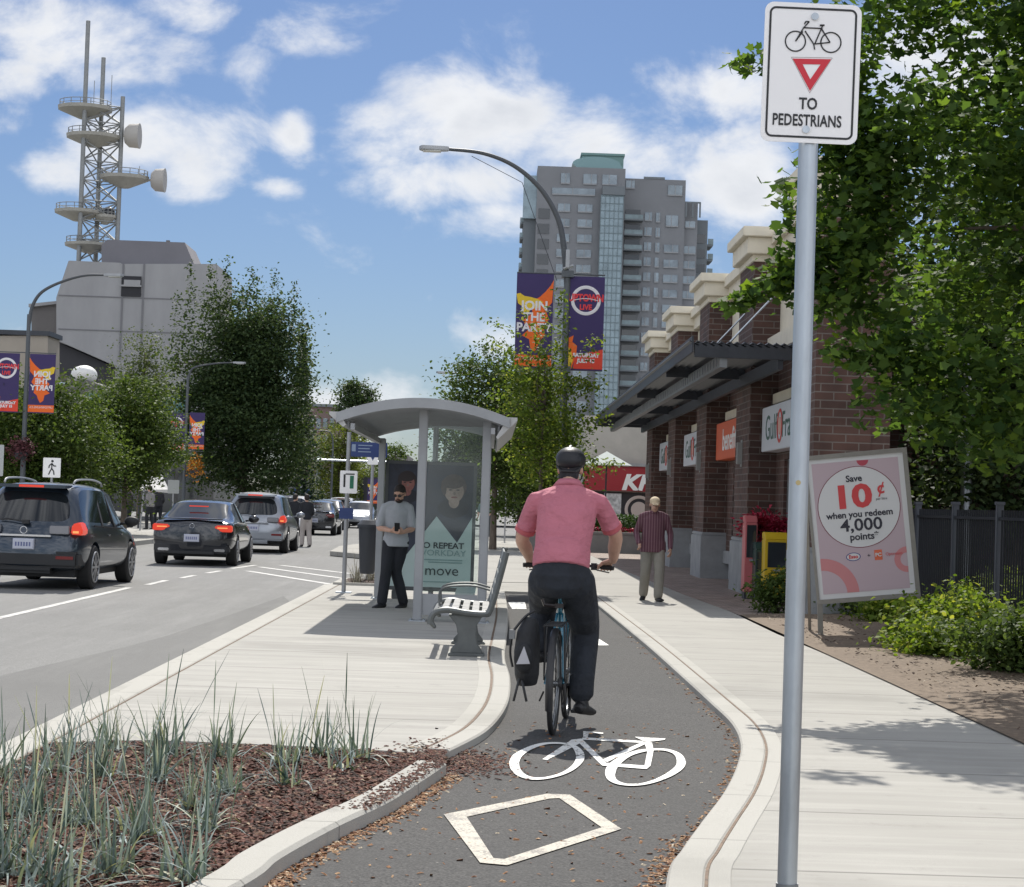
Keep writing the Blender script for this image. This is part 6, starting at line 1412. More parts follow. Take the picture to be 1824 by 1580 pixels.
# ------------------------------------------------------------ vehicles
redlamp = mat('tail_lamp_red', (.5, .02, .015), .25, emit=(1, .09, .03), estr=.32); dimlamp = mat('tail_lamp_dim', (.16, .012, .012), .2); chrome = mat('chrome', (.6, .6, .62), .15, 1.0); rimm = mat('alloy_rim', (.30, .31, .33), .3, .8); platem = mat('number_plate', (.50, .52, .60), .5); platek = mat('plate_print', (.12, .14, .28), .5)
trimk = mat('dark_trim', (.02, .021, .023), .6)
def car(label, loc, rz, paint_m, kind='suv', L_=4.7, wd=.93, ht=1.68, rails=False, simple=False, group='cars driving along the road', lit=True, name='car', cat='car', plate=True):
    t = thing(name, label, cat, loc, rz, group)
    if kind == 'suv':
        # y_low, y_sh, y_top, zb, zs, zt, w_low, w_mid, w_sh, w_top
        z_s = ht * .60
        St = [(.05, .14, .56, .38, z_s, ht - .05, .78, .84, .80, .56), (.16, .24, .74, .30, z_s, ht - .005, .91, .975, .93, .64), (.55, .6, 1.15, .27, z_s - .01, ht + .01, .95, 1.0, .95, .68), (1.5, 1.5, 1.8, .25, z_s - .03, ht + .01, .96, 1.0, .95, .70), (2.4, 2.4, 2.4, .25, z_s - .05, ht - .01, .96, 1.0, .95, .70),
              (3.0, 3.05, 2.85, .25, z_s - .07, ht - .08, .96, 1.0, .94, .68), (3.45, 3.5, 3.55, .25, z_s - .09, z_s + .04, .96, 1.0, .93, .72), (4.1, 4.05, 4.0, .27, z_s - .15, z_s - .06, .95, .98, .90, .68), (4.5, 4.45, 4.4, .30, z_s - .24, z_s - .16, .9, .93, .82, .58), (4.68, 4.62, 4.55, .34, z_s - .38, z_s - .30, .75, .78, .68, .48)]
        cab = (0, 5); ws_ = (5, 6)
    else:
        z_s = ht * .66
        St = [(.03, .05, .12, .34, z_s - .03, z_s + .03, .84, .90, .84, .66), (.12, .15, .22, .30, z_s, z_s + .06, .92, .98, .92, .70), (.50, .52, .55, .27, z_s, z_s + .08, .95, 1.0, .94, .70), (.9, .95, 1.45, .25, z_s, ht - .06, .96, 1.0, .94, .64), (1.6, 1.6, 1.95, .24, z_s - .01, ht, .96, 1.0, .94, .66), (2.4, 2.4, 2.4, .24, z_s - .03, ht, .96, 1.0, .94, .67),
              (3.0, 3.0, 2.8, .24, z_s - .05, ht - .07, .96, 1.0, .93, .65), (3.5, 3.5, 3.6, .24, z_s - .08, z_s + .02, .96, 1.0, .92, .70), (4.15, 4.1, 4.1, .26, z_s - .14, z_s - .06, .95, .97, .88, .66), (4.6, 4.55, 4.5, .3, z_s - .24, z_s - .17, .88, .9, .8, .58), (4.78, 4.72, 4.66, .34, z_s - .36, z_s - .30, .75, .76, .66, .48)]
        cab = (3, 6); ws_ = (6, 7)
    k = L_ / St[-1][0]
    mb = MB(); NP = 9; NC = 2 * NP - 2; rings = []
    for (yl, ys, yt, zb, zs, zt, wl, wm, wh, wt) in St:
        hs = [(0, zb, yl), (wl * .8, zb, yl), (wl, zb + .08, yl), (wm, (zb + zs) * .52, yl), (wh, zs, ys), (wh - .035, zs + (zt - zs) * .10, ys + (yt - ys) * .10), (wt + .03, zs + (zt - zs) * .88, ys + (yt - ys) * .9), (wt * .86, zt, yt), (0, zt + .015, yt)]
        ring = [Vector((x * wd, y * k, z)) for x, z, y in hs] + [Vector((-x * wd, y * k, z)) for x, z, y in reversed(hs[1:-1])]
        rings.append(ring)
    vs_ = [p for r in rings for p in r]; n = len(St)
    fs = []; ms_ = []
    for i in range(n - 1):
        for j in range(NC):
            fs.append((i * NC + j, i * NC + (j + 1) % NC, (i + 1) * NC + (j + 1) % NC, (i + 1) * NC + j))
            jj = j if j < NP - 1 else NC - 1 - j
            g = 0
            if cab[0] <= i < cab[1] and jj == 5: g = 2
            if i == ws_[0] and jj in (6, 7): g = 1
            if kind == 'sedan' and i == 2 and jj in (6, 7): g = 3
            if kind == 'suv' and i == 0 and jj == 5: g = 0
            if i == ws_[0] and jj == 5: g = 0
            ms_.append(g)
    # end caps as strips
    cols = [.55, 0, -.55]
    for (ri, flip) in ((0, 1), (n - 1, 0)):
        rg = rings[ri]; prev = None
        rows = []
        for i in range(NP):
            a = rg[i]; b = rg[(NC - i) % NC]
            if i in (0, NP - 1): rows.append([ri * NC + i])
            else:
                row = [ri * NC + i]
                for c in cols:
                    p = a.lerp(b, (1 - c) / 2); bul = -.09 if flip else .08
                    p.y += bul * (1 - c * c) * (1 if i < 6 else .8); vs_.append(p); row.append(len(vs_) - 1)
                row.append(ri * NC + NC - i); rows.append(row)
        for i in range(NP - 1):
            A, B = rows[i], rows[i + 1]
            gl = 3 if (kind == 'suv' and ri == 0 and i == 5) else 0
            if len(A) == 1:
                for q in range(4): fs.append((A[0], B[q], B[q + 1])); ms_.append(gl)
            elif len(B) == 1:
                for q in range(4): fs.append((B[0], A[q + 1], A[q])); ms_.append(gl)
            else:
                for q in range(4): fs.append((A[q], B[q], B[q + 1], A[q + 1])); ms_.append(gl)
    me = bpy.data.meshes.new('b'); me.from_pydata([tuple(p) for p in vs_], [], fs); 
    dumm = [mat('m%d' % q, (.1, .1, .1)) for q in range(4)]
    for q in dumm: me.materials.append(q)
    me.polygons.foreach_set('material_index', ms_); me.update()
    bm = bmesh.new(); bm.from_mesh(me); bmesh.ops.recalc_face_normals(bm, faces=bm.faces); 
    bmesh.ops.subdivide_edges
    cl = bm.edges.layers.float.new('crease_edge')
    for e in bm.edges:
        m_s = {f.material_index for f in e.link_faces}
        if len(m_s) > 1: e[cl] = .55
    bm.to_mesh(me); bm.free()
    o = bpy.data.objects.new('tmp', me); C.objects.link(o)
    sd_ = o.modifiers.new('s', 'SUBSURF'); sd_.levels = 2; sd_.render_levels = 2
    wr = .36 if kind == 'suv' else .335; yw = (.92 * k, (3.68 if kind == 'suv' else 3.75) * k)
    cut = MB()
    for yy in yw:
        cut.tube([(-wd * 1.3, yy, wr), (-wd * .6, yy, wr)], wr + .055, 28); cut.tube([(wd * .6, yy, wr), (wd * 1.3, yy, wr)], wr + .055, 28)
    co = cut.build('cut', dumm[0]); bo = o.modifiers.new('b', 'BOOLEAN'); bo.operation = 'DIFFERENCE'; bo.object = co; bo.solver = 'EXACT'
    dg = bpy.context.evaluated_depsgraph_get(); nm = bpy.data.meshes.new_from_object(o.evaluated_get(dg))
    bpy.data.objects.remove(o); bpy.data.objects.remove(co)
    def extract(idx, name, m, side=0):
        b2 = bmesh.new(); b2.from_mesh(nm); bmesh.ops.delete(b2, geom=[f for f in b2.faces if f.material_index != idx or f.calc_center_median().x * side < 0], context='FACES')
        x = bpy.data.meshes.new(name); b2.to_mesh(x); b2.free(); x.materials.clear(); x.materials.append(m)
        x.polygons.foreach_set('material_index', [0] * len(x.polygons)); x.polygons.foreach_set('use_smooth', [True] * len(x.polygons))
        try: x.set_sharp_from_angle(angle=R(45))
        except Exception: pass
        ob = bpy.data.objects.new(name, x); C.objects.link(ob); ob.parent = t; return ob
    extract(0, 'body', paint_m); extract(1, 'windscreen', glassd); extract(3, 'rear_window', glassd); extract(2, 'side_window', glassd, 1); extract(2, 'side_window', glassd, -1)
    # wheels
    for yy in yw:
        for s in (-1, 1):
            xo = s * (wd - .13)
            mb = MB(); mb.tube([(xo - .115, yy, wr), (xo - .09, yy, wr), (xo + .09, yy, wr), (xo + .115, yy, wr)], [wr * .93, wr, wr, wr * .93], 28); w = mb.build('wheel', rubber, t, smooth=True)
            if not simple:
                xf = xo + s * .117; mb = MB(); mb.tube([(xf, yy, wr), (xf + s * .004, yy, wr)], wr * .70, 24); r_ = mb.build('rim', trimk, w)
                mb = MB(); mb.ring((xf + s * .006, yy, wr), wr * .68, .014, 'x', 28, 6)
                for q in range(10):
                    a = 2 * math.pi * q / 10; mb.bar((xf + s * .008, yy, wr), (xf + s * .008, yy + math.cos(a) * wr * .66, wr + math.sin(a) * wr * .66), .035, .012, up=(1, 0, 0))
                mb.disc((xf + s * .01, yy, wr), .05, 'x', 12, .015); mb.build('spokes', rimm, w)
            else:
                xf = xo + s * .118; mb = MB(); mb.disc((xf, yy, wr), wr * .66, 'x', 18, .01); mb.build('rim', rimm, w)
    mb = MB(); mb.box(-wd * .78, wd * .78, .35, L_ - .5, .2, .42); mb.build('underbody', trimk, t)
    # rear details
    zc_ = z_s
    LM = redlamp if lit else dimlamp
    for s in (-1, 1):
        mb = MB()
        if kind == 'suv': mb.prism([(s * wd * .80, zc_ + .04), (s * wd * .925, zc_ + .08), (s * wd * .985, zc_ - .05), (s * wd * .98, zc_ - .13), (s * wd * .78, zc_ - .12)], -.36, .005, RX)
        else: mb.prism([(s * wd * .52, zc_ - .06), (s * wd * .94, zc_ - .05), (s * wd * .95, zc_ - .20), (s * wd * .72, zc_ - .2), (s * wd * .52, zc_ - .13)], -.2, .012, RX)
        tl = mb.build('tail_light', LM, t, bevel=.02)
        mb = MB()
        if kind == 'suv': mb.box(min(s * wd * .82, s * wd * .92), max(s * wd * .82, s * wd * .92), -.012, -.002, zc_ - .10, zc_ - .065)
        else: mb.box(min(s * wd * .60, s * wd * .84), max(s * wd * .60, s * wd * .84), -.018, -.010, zc_ - .125, zc_ - .10)
        mb.build('indicator', mat('lamp_amber', (.6, .22, .06), .25, emit=(1, .45, .15), estr=.5) if lit else mat('lamp_clear2', (.35, .2, .2), .3), tl)
        if kind == 'suv': mb = MB(); mb.box(min(s * wd * .42, s * wd * .755), max(s * wd * .42, s * wd * .755), -.01, .12, zc_ - .12, zc_ + .01); mb.build('lamp_panel', mat('lamp_clear', (.25, .25, .27), .2, .3), tl, bevel=.012)
    mb = MB(); 
    if kind == 'suv':
        mb.prism([(-wd * .58, ht - .075), (wd * .58, ht - .075), (wd * .64, ht - .02), (-wd * .64, ht - .02)], -.62, -.30, RX); mb.build('spoiler', paint_m, t, bevel=.015)
        mb = MB(); mb.box(-.2, .2, .285, .31, ht - .065, ht - .028); mb.build('brake_light', redlamp if lit else dimlamp, t)
        mb = MB(); mb.box(-.43, .43, -.05, -.01, zc_ - .17, zc_ - .14); mb.build('chrome_bar', chrome, t, bevel=.008)
        mb = MB(); mb.tube([(.0, .02, zc_ + .06), (-.3, .08, zc_ + .10), (-.42, .11, zc_ + .085)], .014, 6); mb.box(-.05, .06, -.01, .06, zc_ + .03, zc_ + .09); mb.build('wiper', trimk, t)
        mb = MB(); mb.ring((0, -.075, zc_ - .07), .055, .007, 'y', 20, 6, .6); mb.build('badge', chrome, t)
        mb = MB(); mb.box(-wd * .93, wd * .93, -.035, .5, .36, .62); mb.box(-wd * .5, wd * .5, -.05, .3, .27, .36); mb.build('bumper', trimk if rails else paint_m, t, bevel=.06)
        for s in (-1, 1): mb = MB(); mb.box(min(s * .52, s * .8), max(s * .52, s * .8), -.045, -.03, .5, .55); mb.build('reflector', dimlamp, t)
        pz = zc_ - .29
    else:
        mb.box(-.22, .22, .98 * k, 1.0 * k, ht - .16, ht - .135); mb.build('brake_light', redlamp if lit else dimlamp, t, bevel=.004)
        mb = MB(); mb.box(-wd * .72, wd * .72, .06, .2, z_s + .06, z_s + .085); mb.build('lip_spoiler', paint_m, t, bevel=.01)
        mb = MB(); mb.ring((0, -.045, zc_ - .08), .05, .008, 'y', 20, 6, .6); mb.build('badge', chrome, t)
        mb = MB(); mb.box(-wd * .9, wd * .9, -.04, .4, .28, .52); mb.build('bumper', paint_m, t, bevel=.05)
        for s in (-1, 1): mb = MB(); mb.box(min(s * .5, s * .74), max(s * .5, s * .74), -.055, .0, .33, .39); mb.build('exhaust', chrome, t, bevel=.012)
        mb = MB(); mb.box(-.5, .5, -.052, -.02, .27, .33); mb.build('diffuser', trimk, t)
        pz = .62
    if plate:
        mb = MB(); mb.box(-.16, .16, -.085, -.06, pz - .075, pz + .075); mb.box(-.17, .17, -.066, .04, pz - .085, pz + .085); pl = mb.build('number_plate', platem, t, bevel=.004)
        mb = MB()
        for q in range(6): mb.box(-.125 + q * .044, -.1 + q * .044, -.0875, -.0855, pz - .035, pz + .03)
        mb.build('plate_print', platek, pl)
    for s in (-1, 1):
        mb = MB(); mb.ell((s * (wd + .1), 3.05 * k, z_s + .07), (.13, .08, .09), 12, 8); mb.tube([(s * wd * .9, 3.02 * k, z_s + .02), (s * (wd + .06), 3.04 * k, z_s + .05)], .025, 6); mb.build('mirror', paint_m if not rails else trimk, t, smooth='all')
        if not simple:
            mb = MB(); 
            for yy in (1.72, 2.66): mb.box(s * wd * 1.0 - .002 if s > 0 else s * wd - .012, s * wd * 1.0 + .012 if s > 0 else s * wd + .002, yy * k, yy * k + .16, z_s - .17, z_s - .14)
            mb.build('door_handle', paint_m, t, bevel=.004)
        if not simple:
            for (ya, yb, w_) in ([(1.55, 1.72, .035), (2.42, 2.36, .028)] if kind == 'suv' else [(2.05, 2.1, .03)]):
                mb = MB(); mb.bar((s * wd * .945, ya * k, z_s - .02), (s * wd * .70, yb * k, ht - .07), w_ * 2.2, .022, up=(s, 0, .6)); mb.build('door_pillar', trimk, t)
            mb = MB(); mb.bar((s * wd * .955, .9 * k, z_s + .01), (s * wd * .95, 3.0 * k, z_s - .055), .02, .022); mb.build('window_trim', chrome if kind == 'sedan' else trimk, t)
        if rails:
            mb = MB(); mb.tube(catmull([Vector((s * wd * .60, .75, ht + .0)), Vector((s * wd * .61, .95, ht + .07)), Vector((s * wd * .62, 1.9, ht + .085)), Vector((s * wd * .6, 2.6, ht + .04)), Vector((s * wd * .6, 2.75, ht - .02))], 5), .018, 6); mb.build('roof_rail', alum, t, smooth=True)
    return t
grey_p = mat('paint_dark_grey', (.028, .042, .062), .28, .5, coat=.8, var=.0); black_p = mat('paint_black', (.012, .014, .02), .2, .3, coat=1.0); silver_p = mat('paint_silver', (.30, .32, .35), .28, .7, coat=.7); white_p = mat('paint_white', (.65, .66, .68), .3, .0, coat=.6)
def car_at(u_rear, y, half): p = D(u_rear, 900, y); return (p.x, y, RZ)
c1 = car('dark grey SUV with roof rails and lit tail lights nearest on the left', car_at(46, 31.2, 0), R(-1.8), grey_p, 'suv', 4.7, .94, 1.70, rails=True)
c2 = car('black sedan with lit brake lights between the two SUVs', car_at(344, 43.5, 0), R(.8), black_p, 'sedan', 4.75, .93, 1.47)
c3 = car('silver SUV ahead of the black sedan with lit brake lights', car_at(452, 54.5, 0), R(0), silver_p, 'suv', 4.6, .92, 1.66, simple=True)
c4 = car('white car facing the camera beyond the silver SUV', (D(527, 900, 84).x, 84, RZ), R(180), white_p, 'suv', 4.6, .92, 1.62, simple=True, lit=False)
c5 = car('dark car right of the person in pale trousers', (D(560, 900, 82).x, 82, RZ), 0, black_p, 'sedan', 4.7, .9, 1.45, simple=True, lit=False)
c6 = car('small dark car farther along behind the first dark one', (D(580, 900, 96).x, 96, RZ), 0, grey_p, 'sedan', 4.7, .9, 1.5, simple=True, lit=False)
c7 = car('distant white car left of the timetable on the bus stop pole', (D(606, 900, 112).x, 112, RZ), 0, white_p, 'suv', 4.6, .9, 1.6, simple=True, lit=False)
c8 = car('distant silver car just above the litter bin lid', (D(648, 900, 108).x, 108, RZ), R(180), silver_p, 'sedan', 4.6, .9, 1.45, simple=True, lit=False)
c9 = car('white car parked farthest left of the silver SUV', (D(497, 900, 72).x - 1.2, 74, RZ), 0, white_p, 'suv', 4.6, .9, 1.7, simple=True, lit=False)

# ------------------------------------------------------------ people
hairm = mat('hair_dark', (.02, .014, .012), .7, var=.4, vscale=60); hairg = mat('hair_fair', (.42, .33, .22), .7, var=.3, vscale=60)
def V3(*a): return Vector(a)
def hand(mb, w, d, side, s=1.0, curl=.6, palm_n=None):
    """palm and five bent fingers from the wrist w along d; side = thumb direction"""
    w = Vector(w); d = Vector(d).normalized(); t = Vector(side); t = (t - d * t.dot(d)).normalized(); nrm = d.cross(t)
    if palm_n is not None and nrm.dot(Vector(palm_n)) < 0: nrm = -nrm
    mb.tube([w - d * .015 * s, w + d * .02 * s, w + d * .06 * s, w + d * .09 * s], [.024 * s, .032 * s, .040 * s, .037 * s], 10, ry=[.018 * s, .018 * s, .017 * s, .014 * s], up=nrm)
    for i, (o, ln) in enumerate(((.028, .070), (.010, .080), (-.009, .074), (-.027, .058))):
        b = w + d * .085 * s + t * o * s; P = [b]; a = .15
        for q in range(3):
            a += curl * (.9 if q else .5); P.append(P[-1] + (d * math.cos(a) + nrm * math.sin(a)) * ln * s * (.42, .33, .25)[q])
        mb.tube(P, [.0095 * s, .009 * s, .0082 * s, .0065 * s], 8)
        mb.ell(P[-1], (.0068 * s,) * 3, 8, 6)
    b = w + d * .03 * s + t * .028 * s; P = [b, b + (d * .6 + t * .7 + nrm * .3).normalized() * .035 * s, b + (d * .6 + t * .7 + nrm * .3).normalized() * .035 * s + (d * .9 + t * .1 + nrm * .5).normalized() * .035 * s]
    mb.tube(P, [.0125 * s, .0115 * s, .008 * s], 8); mb.ell(P[-1], (.008 * s,) * 3, 8, 6)
def head(mb, c, fwd, s=1.0, down=0.0):
    """skull, jaw, nose, ears; c = centre of the head, fwd = facing direction"""
    c = Vector(c); f = Vector(fwd); f.z = -down; f.normalize(); r = f.cross(Vector((0, 0, 1))).normalized(); u = r.cross(f)
    Mh = Matrix((r, f, u)).transposed().to_4x4()
    P = lambda x, y, z: c + r * x * s + f * y * s + u * z * s
    mb.ell(c + u * .025 * s - f * .012 * s, (.077 * s, .097 * s, .095 * s), 16, 12, Mh); mb.ell(P(0, .03, -.045), (.058 * s, .066 * s, .070 * s), 14, 10, Mh); mb.ell(P(0, .062, -.088), (.028 * s, .022 * s, .022 * s), 10, 8, Mh)
    mb.tube([P(0, .088, .02), P(0, .105, -.012), P(0, .108, -.028)], [.008 * s, .013 * s, .014 * s], 8)
    for sd in (-1, 1):
        mb.ell(P(sd * .078, -.004, -.008), (.010 * s, .018 * s, .030 * s), 8, 8, Mh); mb.ell(P(sd * .03, .086, .022), (.02 * s, .008 * s, .008 * s), 8, 6, Mh)
    mb.ell(P(0, .088, -.056), (.024 * s, .009 * s, .010 * s), 8, 6, Mh)
    return P, Mh
def face_marks(P, Mh, par, s, brow=hairm):
    for sd in (-1, 1):
        mb = MB(); mb.ell(P(sd * .031, .0915, .006), (.014 * s, .007 * s, .007 * s), 10, 8, Mh); e = mb.build('eye', mat('eye_white', (.6, .58, .56), .3), par, smooth='all'); mb = MB(); mb.ell(P(sd * .031, .0975, .006), (.006 * s, .003 * s, .006 * s), 8, 6, Mh); mb.build('iris', mat('iris', (.03, .02, .015), .2), e, smooth='all')
        mb = MB(); mb.tube([P(sd * .016, .101, .024), P(sd * .032, .100, .03), P(sd * .048, .090, .024)], [.003 * s, .004 * s, .002 * s], 6); mb.build('eyebrow', brow, par)
    mb = MB(); mb.tube([P(-.024, .088, -.056), P(-.010, .100, -.053), P(.010, .100, -.053), P(.024, .088, -.056)], [.002 * s, .005 * s, .005 * s, .002 * s], 6); mb.build('mouth', mat('lips', (.33, .13, .11), .5), par, smooth='all')
def limb(mb, pts, rr_, n=12):
    P = catmull([Vector(p) for p in pts], 6); m = len(P); k = len(rr_) - 1
    rad = []
    for i in range(m):
        q = i / (m - 1) * k; a = int(min(q, k - 1)); rad.append(rr_[a] + (rr_[a + 1] - rr_[a]) * (q - a))
    mb.tube(P, rad, n); mb.ell(P[0], (rad[0] * .98,) * 3, n, 8); mb.ell(P[-1], (rad[-1] * .98,) * 3, n, 8)
def joints2(a, b, c, m1=.5, m2=.5):
    a, b, c = Vector(a), Vector(b), Vector(c); return [a, a.lerp(b, m1), b, b.lerp(c, m2), c]
def shoe(mb, ank, fwd, s=1.0, pitch=0.0):
    a = Vector(ank); f = Vector(fwd).normalized(); r = f.cross(Vector((0, 0, 1))).normalized(); u = r.cross(f)
    P = lambda y, z: a + f * y * s + u * z * s
    mb.tube([P(-.075, -.06), P(-.06, -.055), P(.0, -.052), (P(.09, -.062)), P(.16, -.070), P(.195, -.074)], [.022 * s, .038 * s, .042 * s, .048 * s, .044 * s, .022 * s], 12, ry=[.02 * s, .035 * s, .040 * s, .030 * s, .024 * s, .012 * s], up=u)
    mb.tube([P(-.01, .03), P(-.01, -.01), P(.01, -.05)], [.040 * s, .042 * s, .045 * s], 10)
def person(label, loc, rz, J, shirt_m, pant_m, shoe_m, hair_m, sleeve=.55, s=1.0, belly=1.0, hairstyle='short', voxel=.011, phone=False, face=True, headdown=.0, glasses=False, beard=False, skirt=False, group=None, extra=None, loose=1.0, coll=False, hsc=1.0):
    t = thing('person', label, 'person', loc, rz, group)
    hip, chest, neck, hd = [Vector(J[k]) for k in ('hip', 'chest', 'neck', 'head')]
    sw = J.get('sw', .185); hw = J.get('hw', .10); b = MB()
    up = Vector((0, 1, 0))
    waist = hip.lerp(chest, .45)
    def torso(mb, g):
        ps = [hip + V3(0, 0, -.06), hip + V3(0, 0, .03), waist, chest, chest.lerp(neck, .55), neck + V3(0, 0, -.035), neck + V3(0, -.0, .01)]
        rx = [.145, .165 * belly, .155 * belly, sw * .93, sw * .98, .085, .055]; ry = [.10, .125 * belly, .118 * belly, .125, .10, .068, .055]
        mb.tube(ps, [r + g for r in rx], 18, ry=[r + g for r in ry], up=(0, 1, 0))
        mb.ell(ps[4] + V3(0, 0, -.01), (sw * .94 + g, .082 + g, .06 + g), 14, 8)
    torso(b, -.014)
    b.tube([neck + V3(0, 0, -.05), neck + V3(0, 0, .03), hd + (neck - hd) * .3], [.056, .052, .054], 12)
    P, Mh = head(b, hd, J.get('face', (0, 1, 0)), hsc, headdown)
    for sd, n in ((-1, 'L'), (1, 'R')):
        sh_ = J['sh' + n]; el_ = J['el' + n]; wr_ = J['wr' + n]; hp = J['hip' + n]; kn = J['kn' + n]; an = J['an' + n]
        limb(b, joints2(sh_, el_, wr_), [.046, .046, .040, .038, .026]); limb(b, joints2(hp, kn, an), [.078, .070, .052, .050, .036])
        hand(b, wr_, J.get('hd' + n, Vector(wr_) - Vector(el_)), J.get('th' + n, (0, 1, 0)), 1.0, J.get('curl' + n, .35), J.get('pn' + n))
    body = solidify(b, 'body', skin, t, voxel * .62, 2)
    if face: face_marks(P, Mh, body, hsc, hair_m)
    c = MB(); torso(c, .006 * loose)
    for sd, n in ((-1, 'L'), (1, 'R')):
        sh_, el_, wr_ = [Vector(J[k + n]) for k in ('sh', 'el', 'wr')]
        limb(c, [neck + V3(sd * .03, 0, -.03), neck.lerp(sh_, .6) + V3(0, 0, .006), sh_ + V3(-sd * .01, 0, .0)], [.052, .055, .056])
        if sleeve < 1: e = sh_.lerp(el_, sleeve * 1.35); limb(c, [sh_, sh_.lerp(e, .5), e], [.056 * loose, .060 * loose, .062 * loose])
        else: limb(c, joints2(sh_, el_, el_.lerp(wr_, .93)), [.058, .056, .052, .048, .040])
    if J.get('hem'): c.tube([hip + V3(0, 0, J['hem']), hip + V3(0, 0, .05)], [.185 * belly, .18 * belly], 18, ry=[.14 * belly, .138 * belly], up=(0, 1, 0))
    sh_ob = solidify(c, 'shirt', shirt_m, t, voxel, 4)
    if coll: mb = MB(); mb.ring(neck + V3(0, .0, .0), .066, .015, 'z', 20, 8, 1.8); mb.build('collar', shirt_m, sh_ob, smooth='all')
    c = MB(); c.tube([hip + V3(0, 0, -.09), hip + V3(0, 0, .0), hip + V3(0, 0, .07)], [.155, .172 * belly, .160 * belly], 18, ry=[.115, .130 * belly, .120 * belly], up=(0, 1, 0))
    for n in 'LR':
        hp, kn, an = [Vector(J[k + n]) for k in ('hip', 'kn', 'an')]; limb(c, joints2(hp, kn, an + V3(0, 0, .0)), [.098 * loose, .088 * loose, .074 * loose, .072 * loose, .066 * loose])
    solidify(c, 'trousers', pant_m, t, voxel, 4)
    for n in 'LR':
        c = MB(); shoe(c, J['an' + n], J.get('ft' + n, (0, 1, -.05))); solidify(c, 'shoe', shoe_m, t, .008, 2)
    if hairstyle == 'short':
        c = MB(); c.ell(P(0, -.018, .045), (.083 * hsc, .098 * hsc, .085 * hsc), 16, 10, Mh); c.ell(P(0, -.05, .0), (.080 * hsc, .065 * hsc, .085 * hsc), 14, 10, Mh); solidify(c, 'hair', hair_m, t, .009, 3)
    elif hairstyle == 'cap':
        c = MB(); c.ell(P(0, -.012, .05), (.086 * hsc, .102 * hsc, .075 * hsc), 16, 10, Mh); c.tube([P(0, .07, .04), P(0, .15, .03)], [.07, .05], 14, ry=[.01, .006], up=(0, 0, 1)); solidify(c, 'cap', mat('cap_pale', (.62, .50, .34), .8), t, .008, 2)
        c = MB(); c.ell(P(0, -.05, -.02), (.079 * hsc, .055 * hsc, .05 * hsc), 14, 10, Mh); solidify(c, 'hair', mat('hair_grey', (.25, .23, .21), .8), t, .009, 3)
    if beard: c = MB(); c.ell(P(0, .045, -.075), (.058 * hsc, .055 * hsc, .042 * hsc), 12, 8, Mh); c.tube([P(-.026, .092, -.042), P(0, .104, -.038), P(.026, .092, -.042)], .008, 6); solidify(c, 'beard', hair_m, body, .008, 2)
    if glasses:
        c = MB()
        for sd in (-1, 1): c.ell(P(sd * .033, .100, .006), (.028 * hsc, .006, .020 * hsc), 12, 8, Mh); c.tube([P(sd * .058, .094, .01), P(sd * .08, .0, .008)], .004, 5)
        c.tube([P(-.01, .106, .01), P(.01, .106, .01)], .004, 5); c.build('sunglasses', black, body, smooth=True)
    return t
# the man in the grey T-shirt, crossing his legs as he walks towards the left, looking at a phone
mp_ = G(701, 1082, 0)
Jg = dict(hip=(0, 0, .92), chest=(.0, .02, 1.24), neck=(-.02, .05, 1.45), head=(-.035, .10, 1.57), face=(-.35, 1, 0), shL=(-.175, .02, 1.38), shR=(.165, .03, 1.38), elL=(-.225, .06, 1.10), elR=(.235, .05, 1.10), wrL=(-.115, .27, 1.045), wrR=(.055, .30, 1.06),
    hdL=(.6, .6, .05), hdR=(-.8, .35, .03), thL=(0, .3, 1), thR=(0, .3, 1), hipL=(-.085, 0, .90), hipR=(.085, 0, .90), knL=(-.085, .06, .50), knR=(.075, .02, .49), anL=(-.145, .14, .10), anR=(.10, -.02, .085), curlL=.5, curlR=.3, ftL=(-.5, 1, -.05), ftR=(-.35, 1, -.05), hem=-.08, sw=.175)
# local +y is his facing; he faces the camera, so the figure turns half round and left and right swap sides
def flip(J):
    return J
teegrey = mat('tee_grey', (.36, .38, .41), .9, var=.08, vscale=5, bump=.3, bscale=14); trk = mat('trousers_black', (.012, .014, .02), .8, var=.3, vscale=5); shoek = mat('shoe_black', (.012, .012, .014), .5)
man = person('man in grey T-shirt and black trousers looking at his phone by the shelter', (mp_.x, mp_.y, 0), R(180), {**Jg, 'anL': (-.13, -.02, .085), 'anR': (.155, .17, .085), 'knR': (.115, .11, .49), 'knL': (-.02, .0, .50), 'ftL': (.45, .9, -.05), 'ftR': (.6, .8, -.05), 'face': (.30, 1, 0)}, teegrey, trk, shoek, hairm, .62, headdown=.42, glasses=True, beard=True, loose=1.06)
ph = thing('phone', 'dark phone held in both hands by the man in the grey T-shirt', 'phone', (mp_.x + .03, mp_.y - .40, 1.115), R(180)); mb = MB(); mb.box(-.036, .036, -.07, .07, -.004, .004, Matrix.Rotation(R(55), 4, 'X')); mb.build('case', black, ph, bevel=.003); mb = MB(); mb.box(-.033, .033, -.066, .066, .0041, .005, Matrix.Rotation(R(55), 4, 'X')); mb.build('screen', glassd, ph)
